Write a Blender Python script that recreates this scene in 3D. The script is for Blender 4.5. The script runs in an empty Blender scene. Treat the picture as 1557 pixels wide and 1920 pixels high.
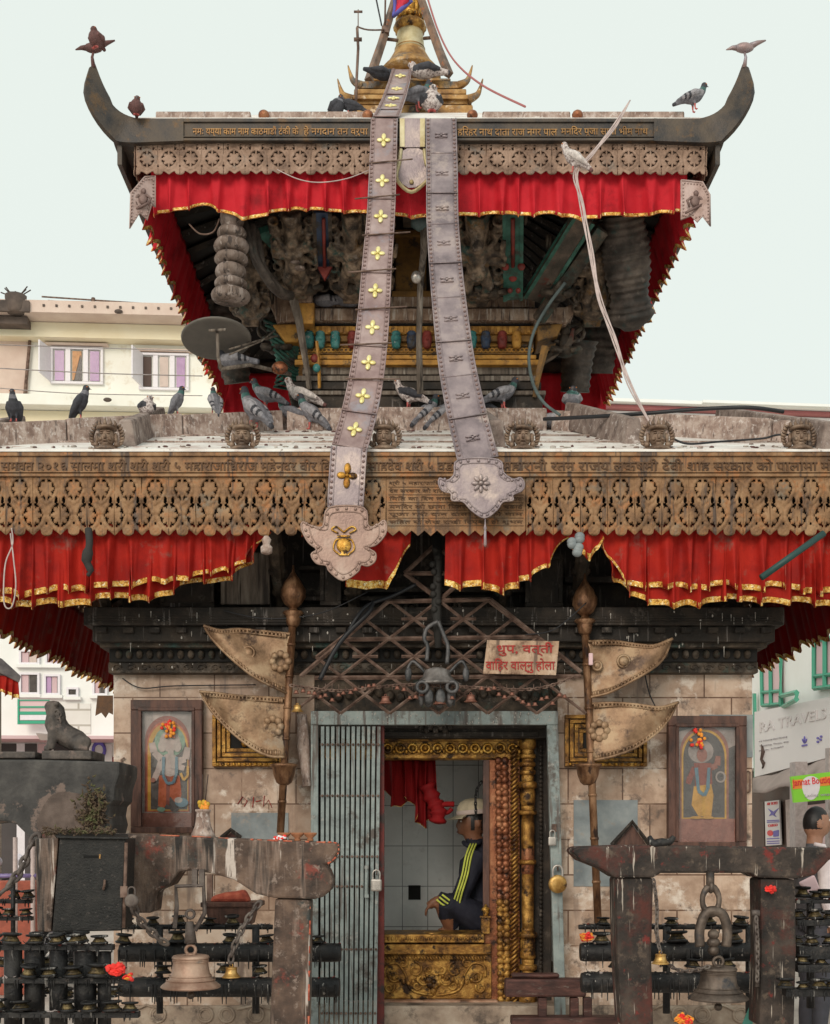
import bpy, math, random
from mathutils import Vector, Matrix, noise
random.seed(7)
R = math.radians
PI = math.pi
V = Vector
sc = bpy.context.scene
COL = sc.collection
# ---- camera geometry: photo pixels (1557 x 1920) to metres at a chosen depth
F, CX, CY, EYE = 2350.0, 758.0, 1560.0, 1.55
def P(px, py, Y): return V(((px-CX)*Y/F, Y, EYE+(CY-py)*Y/F))
def SX(px, Y): return (px-CX)*Y/F
def SZ(py, Y): return EYE+(CY-py)*Y/F
def N(x, y=0.0, z=0.0): return noise.noise(V((x, y, z)))

# ------------------------------------------------------------------ materials
M = {}
def _n(t, kind, **kw):
    n = t.nodes.new(kind)
    for k, v in kw.items():
        if k.startswith('i_'):
            key = k[2:].replace('_', ' ')
            n.inputs[key].default_value = v
        else: setattr(n, k, v)
    return n
def ramp(t, src, stops, interp='LINEAR'):
    r = t.nodes.new('ShaderNodeValToRGB'); e = r.color_ramp; e.interpolation = interp
    while len(e.elements) < len(stops): e.elements.new(0.5)
    for el, (p, c) in zip(e.elements, stops):
        el.position = p; el.color = (c, c, c, 1) if isinstance(c, (int, float)) else (*c, 1)
    t.links.new(src, r.inputs[0]); return r.outputs[0]
def mixc(t, fac, a, b, mode='MIX'):
    m = t.nodes.new('ShaderNodeMix'); m.data_type = 'RGBA'; m.blend_type = mode
    for s, v in ((m.inputs[0], fac), (m.inputs[6], a), (m.inputs[7], b)):
        if hasattr(v, 'is_output'): t.links.new(v, s)
        elif isinstance(v, (int, float)): s.default_value = v
        else: s.default_value = (*v, 1)
    return m.outputs[2]
def mat(name, cols, scale=6, rough=.7, metal=0.0, bump=.25, bscale=60, stains=(), streaks=(), squash=(1,1,1), brick=None, spec=.4, alpha=None):
    """cols: list of colours ramped by noise; stains: (colour, scale, lo, hi); streaks: (colour, xscale, zscale, lo, hi)"""
    m = bpy.data.materials.new(name); m.use_nodes = True; t = m.node_tree
    b = t.nodes['Principled BSDF']; L = t.links.new
    tc = t.nodes.new('ShaderNodeTexCoord')
    mp = _n(t, 'ShaderNodeMapping'); mp.inputs['Scale'].default_value = squash
    L(tc.outputs['Object'], mp.inputs['Vector']); co = mp.outputs['Vector']
    nz = _n(t, 'ShaderNodeTexNoise', i_Scale=scale, i_Detail=8.0, i_Roughness=.62); L(co, nz.inputs['Vector'])
    k = len(cols); adj = lambda q: .5+(q-.5)*.6
    c = ramp(t, nz.outputs['Fac'], [(.36+.28*i/max(1, k-1), cols[i]) for i in range(k)])
    if brick:
        bw, bh, mort, mcol, var = brick
        sp = t.nodes.new('ShaderNodeSeparateXYZ'); L(tc.outputs['Object'], sp.inputs[0])
        cb = t.nodes.new('ShaderNodeCombineXYZ'); L(sp.outputs['X'], cb.inputs['X']); L(sp.outputs['Z'], cb.inputs['Y'])
        br = _n(t, 'ShaderNodeTexBrick', i_Scale=1.0); br.inputs['Brick Width'].default_value = bw; br.inputs['Row Height'].default_value = bh
        br.inputs['Mortar Size'].default_value = mort; br.inputs['Color1'].default_value = (1, 1, 1, 1); br.inputs['Color2'].default_value = (*var, 1)
        br.inputs['Mortar'].default_value = (*mcol, 1); br.offset_frequency = 2; br.inputs['Bias'].default_value = -.2
        L(cb.outputs[0], br.inputs['Vector'])
        c = mixc(t, 1.0, c, br.outputs['Color'], 'MULTIPLY')
    for (sc_, s, lo, hi) in stains:
        n2 = _n(t, 'ShaderNodeTexNoise', i_Scale=s, i_Detail=7.0, i_Roughness=.7)
        m2 = _n(t, 'ShaderNodeMapping'); m2.inputs['Location'].default_value = (s*.37, s*.11, s*.7); L(co, m2.inputs['Vector']); L(m2.outputs[0], n2.inputs['Vector'])
        c = mixc(t, ramp(t, n2.outputs['Fac'], [(adj(lo), 0.0), (adj(hi), 1.0)]), c, sc_)
    for (sc_, xs, zs, lo, hi) in streaks:
        m3 = _n(t, 'ShaderNodeMapping'); m3.inputs['Scale'].default_value = (xs, xs, zs); L(tc.outputs['Object'], m3.inputs['Vector'])
        n3 = _n(t, 'ShaderNodeTexNoise', i_Scale=1.0, i_Detail=4.0, i_Roughness=.6); L(m3.outputs[0], n3.inputs['Vector'])
        c = mixc(t, ramp(t, n3.outputs['Fac'], [(adj(lo), 0.0), (adj(hi), 1.0)]), c, sc_)
    L(c, b.inputs['Base Color'])
    b.inputs['Metallic'].default_value = metal; b.inputs['Specular IOR Level'].default_value = spec
    rr = ramp(t, nz.outputs['Fac'], [(.3, max(.05, rough-.12)), (.75, min(1, rough+.12))]); L(rr, b.inputs['Roughness'])
    if bump:
        n4 = _n(t, 'ShaderNodeTexNoise', i_Scale=bscale, i_Detail=6.0, i_Roughness=.65); L(co, n4.inputs['Vector'])
        bp = _n(t, 'ShaderNodeBump', i_Strength=bump, i_Distance=.01); L(n4.outputs['Fac'], bp.inputs['Height']); L(bp.outputs[0], b.inputs['Normal'])
    M[name] = m; return m

mat('brass_brown', [(.12,.062,.03), (.25,.135,.065), (.36,.215,.115)], 9, .6, .25, .35, 90, stains=[((.2,.17,.13), 5, .62, .8), ((.34,.15,.06), 14, .55, .72)], streaks=[((.09,.06,.045), 25, 2, .58, .75)])
mat('brass_letter', [(.06,.03,.015), (.13,.065,.03)], 20, .55, .3, .3, 120)
mat('fascia_dark', [(.035,.033,.034), (.075,.06,.05), (.11,.085,.065)], 7, .55, .3, .3, 80, stains=[((.16,.09,.04), 6, .6, .8)])
mat('gilt_letter', [(.15,.075,.03), (.36,.2,.075)], 15, .45, .55, .2, 90)
mat('lattice_up', [(.15,.09,.062), (.27,.17,.12), (.38,.255,.19)], 10, .6, .25, .35, 90, stains=[((.18,.15,.13), 5, .62, .8)])
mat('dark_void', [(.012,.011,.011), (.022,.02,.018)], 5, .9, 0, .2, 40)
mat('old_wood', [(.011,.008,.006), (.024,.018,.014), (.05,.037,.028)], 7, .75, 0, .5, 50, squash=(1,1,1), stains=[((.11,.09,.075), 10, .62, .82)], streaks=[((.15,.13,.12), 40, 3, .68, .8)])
mat('carved_wood', [(.015,.011,.008), (.045,.032,.022), (.1,.072,.05)], 12, .72, 0, .6, 70, stains=[((.15,.12,.095), 7, .58, .78), ((.03,.07,.06), 5, .62, .8)])
mat('grey_wood', [(.09,.07,.055), (.16,.125,.1), (.23,.19,.155)], 5, .8, 0, .5, 60, squash=(6,6,1), streaks=[((.3,.26,.22), 30, 1.5, .6, .78), ((.04,.03,.025), 22, 1.2, .6, .75)])
mat('weathered_ledge', [(.15,.085,.055), (.27,.175,.12), (.4,.29,.22)], 9, .8, 0, .6, 60, streaks=[((.48,.4,.34), 60, 5, .56, .72), ((.09,.06,.05), 45, 4, .6, .75)])
mat('curb_stone', [(.2,.13,.105), (.34,.245,.205), (.47,.37,.32)], 14, .85, 0, .5, 70, stains=[((.6,.52,.48), 30, .6, .72)], streaks=[((.52,.43,.39), 60, 18, .6, .78), ((.15,.11,.095), 45, 12, .62, .78)])
mat('rib_stone', [(.14,.1,.085), (.24,.18,.155), (.34,.27,.235)], 12, .85, 0, .5, 70, stains=[((.5,.43,.4), 25, .62, .74)])
mat('patch_stone', [(.07,.05,.042), (.13,.095,.08), (.19,.145,.125)], 8, .85, 0, .6, 60)
mat('box_black', [(.006,.006,.006), (.014,.0135,.013), (.028,.026,.024)], 16, .55, .2, .5, 90, stains=[((.06,.05,.045), 45, .66, .74)])
mat('carved_brown', [(.022,.015,.011), (.11,.075,.05), (.27,.19,.13)], 16, .75, 0, .6, 90, stains=[((.2,.16,.13), 12, .6, .75), ((.025,.06,.05), 7, .6, .75), ((.14,.07,.02), 9, .64, .78)])
mat('roof_sheet', [(.62,.54,.5), (.76,.71,.67), (.83,.81,.77)], 4, .6, 0, .2, 40, stains=[((.5,.33,.28), 6, .6, .8), ((.3,.24,.21), 18, .68, .8)])
mat('ochre', [(.22,.10,.02), (.42,.20,.035), (.55,.29,.06)], 10, .6, .1, .35, 60, stains=[((.08,.05,.03), 9, .58, .75)])
mat('ochre_dark', [(.13,.065,.02), (.27,.14,.035)], 12, .65, .1, .35, 60, stains=[((.05,.035,.025), 9, .55, .72)])
mat('teal', [(.02,.10,.10), (.04,.19,.18), (.09,.25,.24)], 18, .55, 0, .2, 60, stains=[((.3,.32,.3), 30, .64, .72)])
mat('green_paint', [(.015,.055,.04), (.03,.11,.08), (.06,.15,.12)], 12, .65, 0, .3, 60, stains=[((.04,.03,.025), 8, .55, .72)])
mat('red_paint', [(.13,.02,.015), (.25,.035,.025)], 12, .6, 0, .3, 60, stains=[((.05,.03,.025), 8, .58, .75)])
mat('blue_paint', [(.02,.035,.075), (.05,.075,.13)], 12, .6, 0, .3, 60, stains=[((.05,.04,.035), 8, .55, .7)])
mat('cloth_red', [(.26,.007,.004), (.36,.012,.006), (.43,.02,.01)], 5, .75, 0, .25, 220, stains=[((.15,.007,.006), 3, .55, .85), ((.24,.09,.07), 7, .62, .85)], spec=.25)
mat('cloth_up', [(.4,.007,.014), (.52,.013,.024), (.58,.022,.034)], 5, .75, 0, .25, 220, stains=[((.25,.006,.012), 4, .58, .85)], spec=.25)
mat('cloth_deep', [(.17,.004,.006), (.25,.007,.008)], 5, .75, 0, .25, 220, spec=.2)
mat('gold_trim', [(.36,.14,.02), (.72,.4,.07), (.95,.74,.3)], 45, .32, .55, .6, 150, stains=[((.95,.9,.62), 60, .6, .68), ((.25,.08,.02), 35, .6, .7)])
mat('banner_metal', [(.25,.165,.16), (.34,.24,.23), (.44,.335,.32)], 6, .48, .35, .25, 70, stains=[((.3,.27,.3), 4, .55, .75)])
mat('banner_cool', [(.19,.15,.16), (.27,.215,.225), (.37,.3,.3)], 6, .45, .4, .25, 70, stains=[((.45,.36,.33), 4, .55, .75)])
mat('banner_copper', [(.24,.155,.13), (.33,.22,.18), (.42,.31,.26)], 6, .45, .4, .25, 70)
mat('gold', [(.22,.09,.015), (.48,.24,.04), (.72,.44,.11)], 12, .38, .7, .45, 80, stains=[((.05,.025,.012), 16, .53, .68)])
mat('gold_bright', [(.75,.62,.22), (.9,.82,.45)], 18, .35, .4, .2, 80)
mat('gold_old', [(.1,.045,.015), (.3,.145,.032), (.58,.33,.085)], 14, .4, .6, .5, 90, stains=[((.035,.018,.01), 14, .54, .7)])
mat('copper_carve', [(.11,.035,.018), (.26,.09,.04), (.36,.16,.08)], 10, .4, .55, .4, 80, stains=[((.04,.02,.014), 12, .56, .7)])
mat('gate_paint', [(.16,.185,.185), (.235,.275,.27), (.3,.34,.33)], 8, .6, .15, .3, 80, stains=[((.1,.085,.075), 7, .57, .75), ((.33,.33,.31), 18, .62, .75)], streaks=[((.12,.10,.09), 30, 2, .6, .78)])
mat('iron_red', [(.09,.014,.012), (.16,.025,.02)], 10, .55, .1, .3, 60, stains=[((.03,.02,.018), 9, .52, .7)])
mat('iron_black', [(.009,.009,.01), (.02,.019,.02), (.04,.037,.035)], 12, .5, .3, .5, 60, stains=[((.06,.05,.045), 20, .62, .76)], streaks=[((.3,.28,.26), 45, 4, .72, .78)])
mat('rust_iron', [(.08,.047,.036), (.17,.105,.08), (.26,.18,.145)], 14, .7, .25, .4, 90)
mat('marble_tile', [(.36,.235,.165), (.55,.39,.29), (.64,.5,.4)], 5, .5, 0, .12, 60, brick=(.33,.215,.0045,(.24,.17,.13),(.62,.58,.56)), stains=[((.3,.19,.13), 3.5, .54, .76), ((.68,.58,.5), 6, .58, .74), ((.13,.09,.07), 9, .62, .8)], streaks=[((.2,.14,.11), 9, 1.2, .62, .8)])
mat('grey_slab', [(.15,.17,.18), (.21,.235,.245), (.28,.3,.3)], 6, .5, 0, .12, 50, stains=[((.3,.25,.21), 6, .62, .8)])
mat('base_stone', [(.2,.145,.11), (.33,.25,.19), (.42,.34,.27)], 6, .75, 0, .4, 50, stains=[((.1,.075,.06), 5, .55, .72)])
mat('sooty_stone', [(.012,.009,.008), (.034,.025,.021), (.075,.055,.045)], 7, .75, 0, .7, 45, stains=[((.09,.025,.018), 4, .52, .74), ((.17,.025,.02), 9, .66, .76), ((.11,.08,.06), 16, .6, .76)], streaks=[((.42,.36,.31), 38, 2.4, .71, .76)])
mat('worn_stone', [(.03,.02,.016), (.095,.06,.045), (.19,.125,.092)], 6, .75, 0, .7, 45, stains=[((.21,.05,.035), 6, .64, .76), ((.05,.058,.056), 4, .58, .75), ((.24,.18,.15), 22, .6, .72)], streaks=[((.28,.2,.16), 14, 1.3, .54, .75), ((.55,.47,.42), 20, 1.6, .71, .76), ((.025,.02,.018), 14, 1.2, .6, .76)])
mat('slate_stone', [(.03,.028,.028), (.06,.056,.054), (.105,.098,.092)], 6, .8, 0, .6, 45, stains=[((.18,.13,.11), 3, .6, .66)])
mat('statue_stone', [(.04,.034,.032), (.085,.07,.062), (.14,.115,.1)], 14, .7, 0, .5, 60, stains=[((.18,.13,.11), 9, .62, .76)])
mat('sindoor', [(.55,.05,.02), (.75,.12,.04)], 20, .8, 0, .4, 80)
mat('bell_bronze', [(.27,.15,.105), (.42,.27,.2), (.54,.38,.29)], 7, .5, .3, .3, 60, stains=[((.22,.19,.17), 6, .62, .78)])
mat('bell_dark', [(.06,.045,.037), (.12,.09,.072), (.2,.155,.125)], 9, .5, .4, .35, 60, stains=[((.05,.05,.055), 7, .58, .74)])
mat('brass', [(.25,.12,.03), (.45,.25,.07), (.62,.4,.15)], 14, .38, .7, .25, 60, stains=[((.1,.05,.03), 12, .6, .72)])
mat('lamp_brass', [(.025,.018,.012), (.1,.07,.03), (.24,.18,.085)], 30, .45, .5, .4, 90, stains=[((.02,.018,.016), 18, .5, .64)])
mat('clay', [(.28,.11,.05), (.42,.18,.09)], 14, .85, 0, .3, 60)
mat('lock_steel', [(.4,.36,.33), (.55,.5,.46)], 20, .35, .7, .15, 90)
mat('pole_copper', [(.09,.04,.02), (.2,.1,.05), (.32,.18,.1)], 8, .45, .5, .3, 60, squash=(3,3,1), stains=[((.05,.03,.025), 5, .58, .72)])
mat('flag_brass', [(.15,.085,.045), (.29,.175,.1), (.42,.29,.18)], 8, .5, .35, .3, 70, stains=[((.33,.25,.18), 5, .6, .78), ((.08,.045,.028), 9, .58, .76)])
mat('frame_wood', [(.04,.018,.013), (.085,.037,.026), (.13,.06,.042)], 7, .5, 0, .3, 60, squash=(4,4,1))
def flat(name, c, rough=.6, metal=0, v=.18, s=14): 
    return mat(name, [tuple(x*(1-v) for x in c), c, tuple(min(.95, x*(1+v)) for x in c)], s, rough, metal, .12, 60)
flat('art_ground', (.10,.085,.08), .3); flat('art_grey', (.3,.25,.23), .3); flat('art_yellow', (.5,.28,.05), .3); flat('art_orange', (.42,.10,.04), .3)
flat('art_skin', (.42,.33,.3), .3); flat('art_green', (.2,.3,.22), .3); flat('art_blue', (.12,.2,.25), .3); flat('art_robe', (.5,.27,.06), .3); flat('art_maroon', (.23,.07,.05), .3); flat('art_pale', (.4,.33,.3), .3); flat('art_rose', (.28,.12,.09), .3)
mat('pigeon_grey', [(0.119, 0.115, 0.13), (0.17, 0.165, 0.185), (0.213, 0.206, 0.231)], 45, .75, 0, .5, 130, squash=(1,1,.6), stains=[((0.085, 0.083, 0.092), 90, .62, .8)]); mat('pigeon_light', [(0.21, 0.199, 0.213), (0.3, 0.285, 0.305), (0.375, 0.356, 0.381)], 45, .75, 0, .5, 130, squash=(1,1,.6), stains=[((0.15, 0.142, 0.152), 90, .62, .8)]); mat('pigeon_dark', [(0.032, 0.032, 0.038), (0.045, 0.045, 0.055), (0.056, 0.056, 0.069)], 45, .75, 0, .5, 130, squash=(1,1,.6), stains=[((0.022, 0.022, 0.028), 90, .62, .8)])
flat('pigeon_green', (.05,.12,.11), .35, .2, .3, 40); mat('pigeon_white', [(0.434, 0.385, 0.364), (0.62, 0.55, 0.52), (0.775, 0.688, 0.65)], 45, .75, 0, .5, 130, squash=(1,1,.6), stains=[((0.31, 0.275, 0.26), 90, .62, .8)]); mat('pigeon_brown', [(0.091, 0.042, 0.038), (0.13, 0.06, 0.055), (0.163, 0.075, 0.069)], 45, .75, 0, .5, 130, squash=(1,1,.6), stains=[((0.065, 0.03, 0.028), 90, .62, .8)]); flat('pigeon_foot', (.45,.10,.09), .6); flat('pigeon_beak', (.12,.1,.1), .5); flat('eye_orange', (.5,.15,.03), .3)
mat('pigeon_mottle', [(.1,.07,.07), (.5,.42,.4), (.68,.62,.6)], 60, .7, 0, .2, 90)
flat('skin', (.2,.085,.045), .55, 0, .15, 30); flat('skin_pale', (.33,.17,.11), .55, 0, .12, 30); flat('hair', (.012,.011,.012), .5); mat('navy', [(.006,.007,.013), (.012,.013,.025), (.022,.023,.036)], 9, .8, 0, 1.0, 16, squash=(1,1,.6)); flat('lime', (.5,.55,.09), .7); flat('cap_cream', (.55,.47,.33), .8); mat('shirt_white', [(.6,.53,.55), (.74,.67,.69)], 10, .8, 0, .9, 14); mat('vest_grey', [(.07,.07,.08), (.13,.13,.15)], 10, .8, 0, .9, 14); flat('trouser', (.06,.06,.075), .8); flat('eye_white', (.6,.58,.55), .3)  # two skin tones, the standing person's paler than the seated one's
mat('room_tile', [(.76,.77,.75), (.84,.85,.83), (.88,.88,.86)], 3, .3, 0, .03, 40, brick=(.182,.29,.003,(.3,.3,.3),(.96,.97,.97)), stains=[((.5,.5,.48), 5, .62, .85)])
for k in ('room_tile',):
    for n in M[k].node_tree.nodes:
        if n.type == 'TEX_BRICK': n.offset = 0.0
mat('cream_wall', [(.8,.77,.68), (.85,.83,.76), (.88,.87,.81)], .7, .85, 0, .1, 10, stains=[((.6,.5,.36), .8, .6, .8)])
mat('pink_slab', [(.6,.45,.38), (.72,.58,.5)], 1.2, .85, 0, .1, 10)
mat('yellow_band', [(.78,.66,.45), (.83,.74,.55)], 1.2, .85, 0, .1, 10)
mat('white_wall', [(.82,.82,.79), (.88,.88,.86)], .8, .85, 0, .08, 10)
mat('brick_pale', [(.74,.72,.68), (.82,.81,.78)], 1.5, .85, 0, .1, 10, brick=(.7,.3,.02,(.6,.57,.53),(.93,.92,.9)))
mat('concrete_dark', [(.06,.045,.04), (.16,.12,.1)], 2, .9, 0, .3, 10)
flat('pvc_white', (.76,.72,.76), .4, 0, .04); flat('lilac_glass', (.42,.26,.44), .2, 0, .15, 1.5); flat('dark_glass', (.06,.045,.04), .2); flat('curtain_pale', (.62,.5,.45), .8, 0, .12, 3); flat('orange_cloth', (.55,.3,.16), .8)
flat('rose_panel', (.62,.44,.46), .7, 0, .06, 1); flat('sign_green', (.03,.34,.2), .5, 0, .05, 1); flat('sign_pink', (.72,.5,.52), .6, 0, .05, 1); flat('shop_red', (.62,.05,.04), .6, 0, .1, 1); flat('shop_dark', (.06,.05,.05), .6, 0, .3, 1)
flat('banner_white', (.7,.66,.66), .6, 0, .03, 1); flat('banner_grey', (.61,.56,.56), .6, 0, .03, 2); flat('text_grey', (.45,.42,.44), .6); flat('logo_violet', (.13,.1,.42), .6); flat('green_window', (.06,.3,.2), .5, 0, .1, 2)
flat('awning', (.3,.24,.22), .85, 0, .18, 1.2); flat('lime_sign', (.25,.66,.05), .6, 0, .05, 1); flat('orange_sign', (.85,.28,.05), .6, 0, .05, 1); flat('sign_red', (.7,.04,.05), .6); flat('sky_print', (.6,.78,.85), .6); flat('brown_shop', (.09,.055,.045), .7, 0, .2, 1); flat('maroon_roof', (.38,.13,.13), .8, 0, .1, 1)
flat('wire_grey', (.35,.3,.29), .6); flat('wire_black', (.015,.015,.018), .5); flat('wire_pale', (.5,.4,.38), .6); flat('pipe_green', (.02,.06,.055), .5); flat('flag_red', (.5,.02,.05), .7); flat('flag_blue', (.1,.1,.38), .7)
flat('rope_dark', (.03,.028,.026), .8); flat('flower_red', (.75,.04,.03), .7); flat('flower_orange', (.8,.3,.04), .7); flat('marigold', (.5,.3,.03), .7); flat('stick', (.05,.03,.025), .8)
mat('sign_board', [(.33,.2,.125), (.46,.31,.21), (.56,.42,.31)], 9, .7, 0, .3, 60, stains=[((.14,.075,.045), 7, .54, .72)], streaks=[((.16,.1,.07), 20, 3, .6, .76)])
flat('sign_ink', (.33,.025,.02), .7); flat('bike_violet', (.22,.17,.36), .3); flat('bike_white', (.66,.63,.7), .4); flat('rubber', (.02,.02,.022), .7); flat('chrome', (.5,.5,.52), .2, .8)
flat('aqua_strip', (.07,.26,.21), .6); flat('box_slot', (.004,.004,.004), .9); flat('dish_metal', (.13,.115,.1), .6, .2, .15)
mat('paving', [(.4,.33,.29), (.5,.43,.38), (.57,.5,.46)], .8, .85, 0, .3, 14, stains=[((.3,.25,.22), .5, .55, .7)])
def glass_mat():
    m = bpy.data.materials.new('picture_glass'); m.use_nodes = True; t = m.node_tree
    b = t.nodes['Principled BSDF']; o = t.nodes['Material Output']
    g = t.nodes.new('ShaderNodeBsdfGlossy'); g.inputs['Roughness'].default_value = .06
    tr = t.nodes.new('ShaderNodeBsdfTransparent'); fr = t.nodes.new('ShaderNodeFresnel'); fr.inputs[0].default_value = 1.45
    mx = t.nodes.new('ShaderNodeMixShader'); t.links.new(fr.outputs[0], mx.inputs[0]); t.links.new(tr.outputs[0], mx.inputs[1]); t.links.new(g.outputs[0], mx.inputs[2])
    t.links.new(mx.outputs[0], o.inputs[0]); t.nodes.remove(b); M['picture_glass'] = m
glass_mat()

# ------------------------------------------------------------------ mesh builder
class MB:
    def __init__(s): s.v = []; s.f = []; s.m = []; s.s = []
    def add(s, vs, fs, mi=0, sm=False, X=None):
        o = len(s.v)
        s.v += [tuple(X @ V(v)) if X is not None else tuple(v) for v in vs]
        for f in fs: s.f.append([i+o for i in f]); s.m.append(mi); s.s.append(sm)
        return s
    def box2(s, a, b, mi=0, X=None):
        (x0,y0,z0), (x1,y1,z1) = a, b
        x0,x1 = min(x0,x1),max(x0,x1); y0,y1 = min(y0,y1),max(y0,y1); z0,z1 = min(z0,z1),max(z0,z1)
        return s.add([(x0,y0,z0),(x1,y0,z0),(x1,y1,z0),(x0,y1,z0),(x0,y0,z1),(x1,y0,z1),(x1,y1,z1),(x0,y1,z1)],
            [(0,3,2,1),(4,5,6,7),(0,1,5,4),(1,2,6,5),(2,3,7,6),(3,0,4,7)], mi, False, X)
    def box(s, c, d, mi=0, X=None):
        return s.box2([c[i]-d[i]/2 for i in range(3)], [c[i]+d[i]/2 for i in range(3)], mi, X)
    def pbox(s, px0, py0, px1, py1, Y, dep, mi=0):   # front face at depth Y, going back dep
        a = P(px0, py1, Y); b = P(px1, py0, Y); return s.box2(a, (b.x, Y+dep, b.z), mi)
    def prism(s, pts, back, mi=0, mside=None):       # pts: planar 3-D loop (as seen from the front), back: extrusion vector
        n = len(pts); back = V(back); vs = [V(p) for p in pts]+[V(p)+back for p in pts]
        s.add(vs, [list(range(n)), list(range(2*n-1, n-1, -1))], mi)
        o = len(s.v)-2*n
        for i in range(n):
            j = (i+1) % n; s.f.append([o+i, o+n+i, o+n+j, o+j]); s.m.append(mi if mside is None else mside); s.s.append(False)
        return s
    def tube(s, pts, r, n=8, mi=0, cap=True, sm=True, X=None):
        pts = [V(p) for p in pts]; k = len(pts); rs = r if isinstance(r, (list, tuple)) else [r]*k
        vs = []; up = None
        for i, p in enumerate(pts):
            d = (pts[min(i+1,k-1)]-pts[max(i-1,0)])
            d = d.normalized() if d.length > 1e-9 else V((0,0,1))
            if up is None:
                up = V((0,0,1)) if abs(d.z) < .9 else V((0,1,0))
            a = d.cross(up)
            if a.length < 1e-5: a = d.cross(V((1,0,0)))
            a.normalize(); b = d.cross(a).normalized(); up = -b if (-b).dot(up) > 0 else b
            for j in range(n):
                t = 2*PI*j/n; vs.append(p+(a*math.cos(t)+b*math.sin(t))*rs[i])
        fs = [[i*n+j, i*n+(j+1)%n, (i+1)*n+(j+1)%n, (i+1)*n+j] for i in range(k-1) for j in range(n)]
        if cap: fs += [list(range(n-1,-1,-1)), [(k-1)*n+j for j in range(n)]]
        return s.add(vs, fs, mi, sm, X)
    def lathe(s, prof, n=20, X=None, mi=0, sm=True, wob=None):
        vs = []; k = len(prof)
        for i, (r, z) in enumerate(prof):
            for j in range(n):
                t = 2*PI*j/n; q = r*(1+(wob(t, z) if wob else 0)); vs.append((q*math.cos(t), q*math.sin(t), z))
        fs = [[i*n+j, i*n+(j+1)%n, (i+1)*n+(j+1)%n, (i+1)*n+j] for i in range(k-1) for j in range(n)]
        fs += [list(range(n-1,-1,-1)), [(k-1)*n+j for j in range(n)]]
        return s.add(vs, fs, mi, sm, X)
    def ball(s, c, r, mi=0, n=10, m=6, X=None):
        r = (r, r, r) if isinstance(r, (int, float)) else r
        vs = [(c[0], c[1], c[2]-r[2])]
        for i in range(1, m):
            a = -PI/2+PI*i/m
            for j in range(n):
                t = 2*PI*j/n; vs.append((c[0]+r[0]*math.cos(a)*math.cos(t), c[1]+r[1]*math.cos(a)*math.sin(t), c[2]+r[2]*math.sin(a)))
        vs.append((c[0], c[1], c[2]+r[2])); L = len(vs)-1
        fs = [[0, 1+(j+1)%n, 1+j] for j in range(n)]
        fs += [[1+i*n+j, 1+i*n+(j+1)%n, 1+(i+1)*n+(j+1)%n, 1+(i+1)*n+j] for i in range(m-2) for j in range(n)]
        fs += [[L, 1+(m-2)*n+j, 1+(m-2)*n+(j+1)%n] for j in range(n)]
        return s.add(vs, fs, mi, True, X)
    def torus(s, c, R_, r, ax='y', n=16, m=6, mi=0, X=None, sq=1.0):
        vs = []
        for i in range(n):
            t = 2*PI*i/n
            for j in range(m):
                q = 2*PI*j/m; rr = R_+r*math.cos(q); a, b, h = rr*math.cos(t), rr*math.sin(t)*sq, r*math.sin(q)
                p = {'y': (a, h, b), 'z': (a, b, h), 'x': (h, a, b)}[ax]
                vs.append((c[0]+p[0], c[1]+p[1], c[2]+p[2]))
        return s.add(vs, [[i*m+j, ((i+1)%n)*m+j, ((i+1)%n)*m+(j+1)%m, i*m+(j+1)%m] for i in range(n) for j in range(m)], mi, True, X)
    def mesh(s, name, mats, org=(0,0,0)):
        me = bpy.data.meshes.new(name); o = V(org)
        me.from_pydata([tuple(V(v)-o) for v in s.v], [], s.f)
        for k in mats: me.materials.append(M[k])
        me.polygons.foreach_set('material_index', s.m); me.polygons.foreach_set('use_smooth', s.s)
        me.update(); return me

ORG = {}
def tag(o, label=None, cat=None, group=None, kind=None):
    if label: o['label'] = label
    if cat: o['category'] = cat
    if group: o['group'] = group
    if kind: o['kind'] = kind
    return o
def thing(name, label, cat, loc=(0,0,0), group=None):
    o = bpy.data.objects.new(name, None); COL.objects.link(o); o.location = loc; o.empty_display_size = .1
    ORG[o.name] = V(loc); return tag(o, label, cat, group)
def link(name, me, parent=None, org=(0,0,0), label=None):
    o = bpy.data.objects.new(name, me); COL.objects.link(o)
    if parent is not None: o.parent = parent; ORG[o.name] = ORG.get(parent.name, V((0,0,0)))
    else: o.location = org; ORG[o.name] = V(org)
    if label: o['label'] = label
    return o
def part(mb, name, mats, parent, bevel=0, label=None, solid=0):
    if isinstance(mats, str): mats = [mats]
    o = link(name, mb.mesh(name, mats, ORG.get(parent.name, V((0,0,0)))), parent, label=label)
    return mods(o, bevel, solid)
def mods(o, bevel=0, solid=0):
    if solid:
        s = o.modifiers.new('s', 'SOLIDIFY'); s.thickness = solid; s.offset = 0
    if bevel:
        b = o.modifiers.new('b', 'BEVEL'); b.width = bevel; b.segments = 2; b.limit_method = 'ANGLE'; b.angle_limit = R(40)
    return o
def single(mb, name, mats, label, cat, group=None, org=(0,0,0), bevel=0, kind=None):
    if isinstance(mats, str): mats = [mats]
    o = link(name, mb.mesh(name, mats, org), None, org)
    tag(o, label, cat, group, kind); return mods(o, bevel)
def copy_tree(o, parent=None):
    c = o.copy(); COL.objects.link(c)
    if parent is not None: c.parent = parent
    for ch in [x for x in bpy.data.objects if x.parent == o]: copy_tree(ch, c)
    return c
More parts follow.
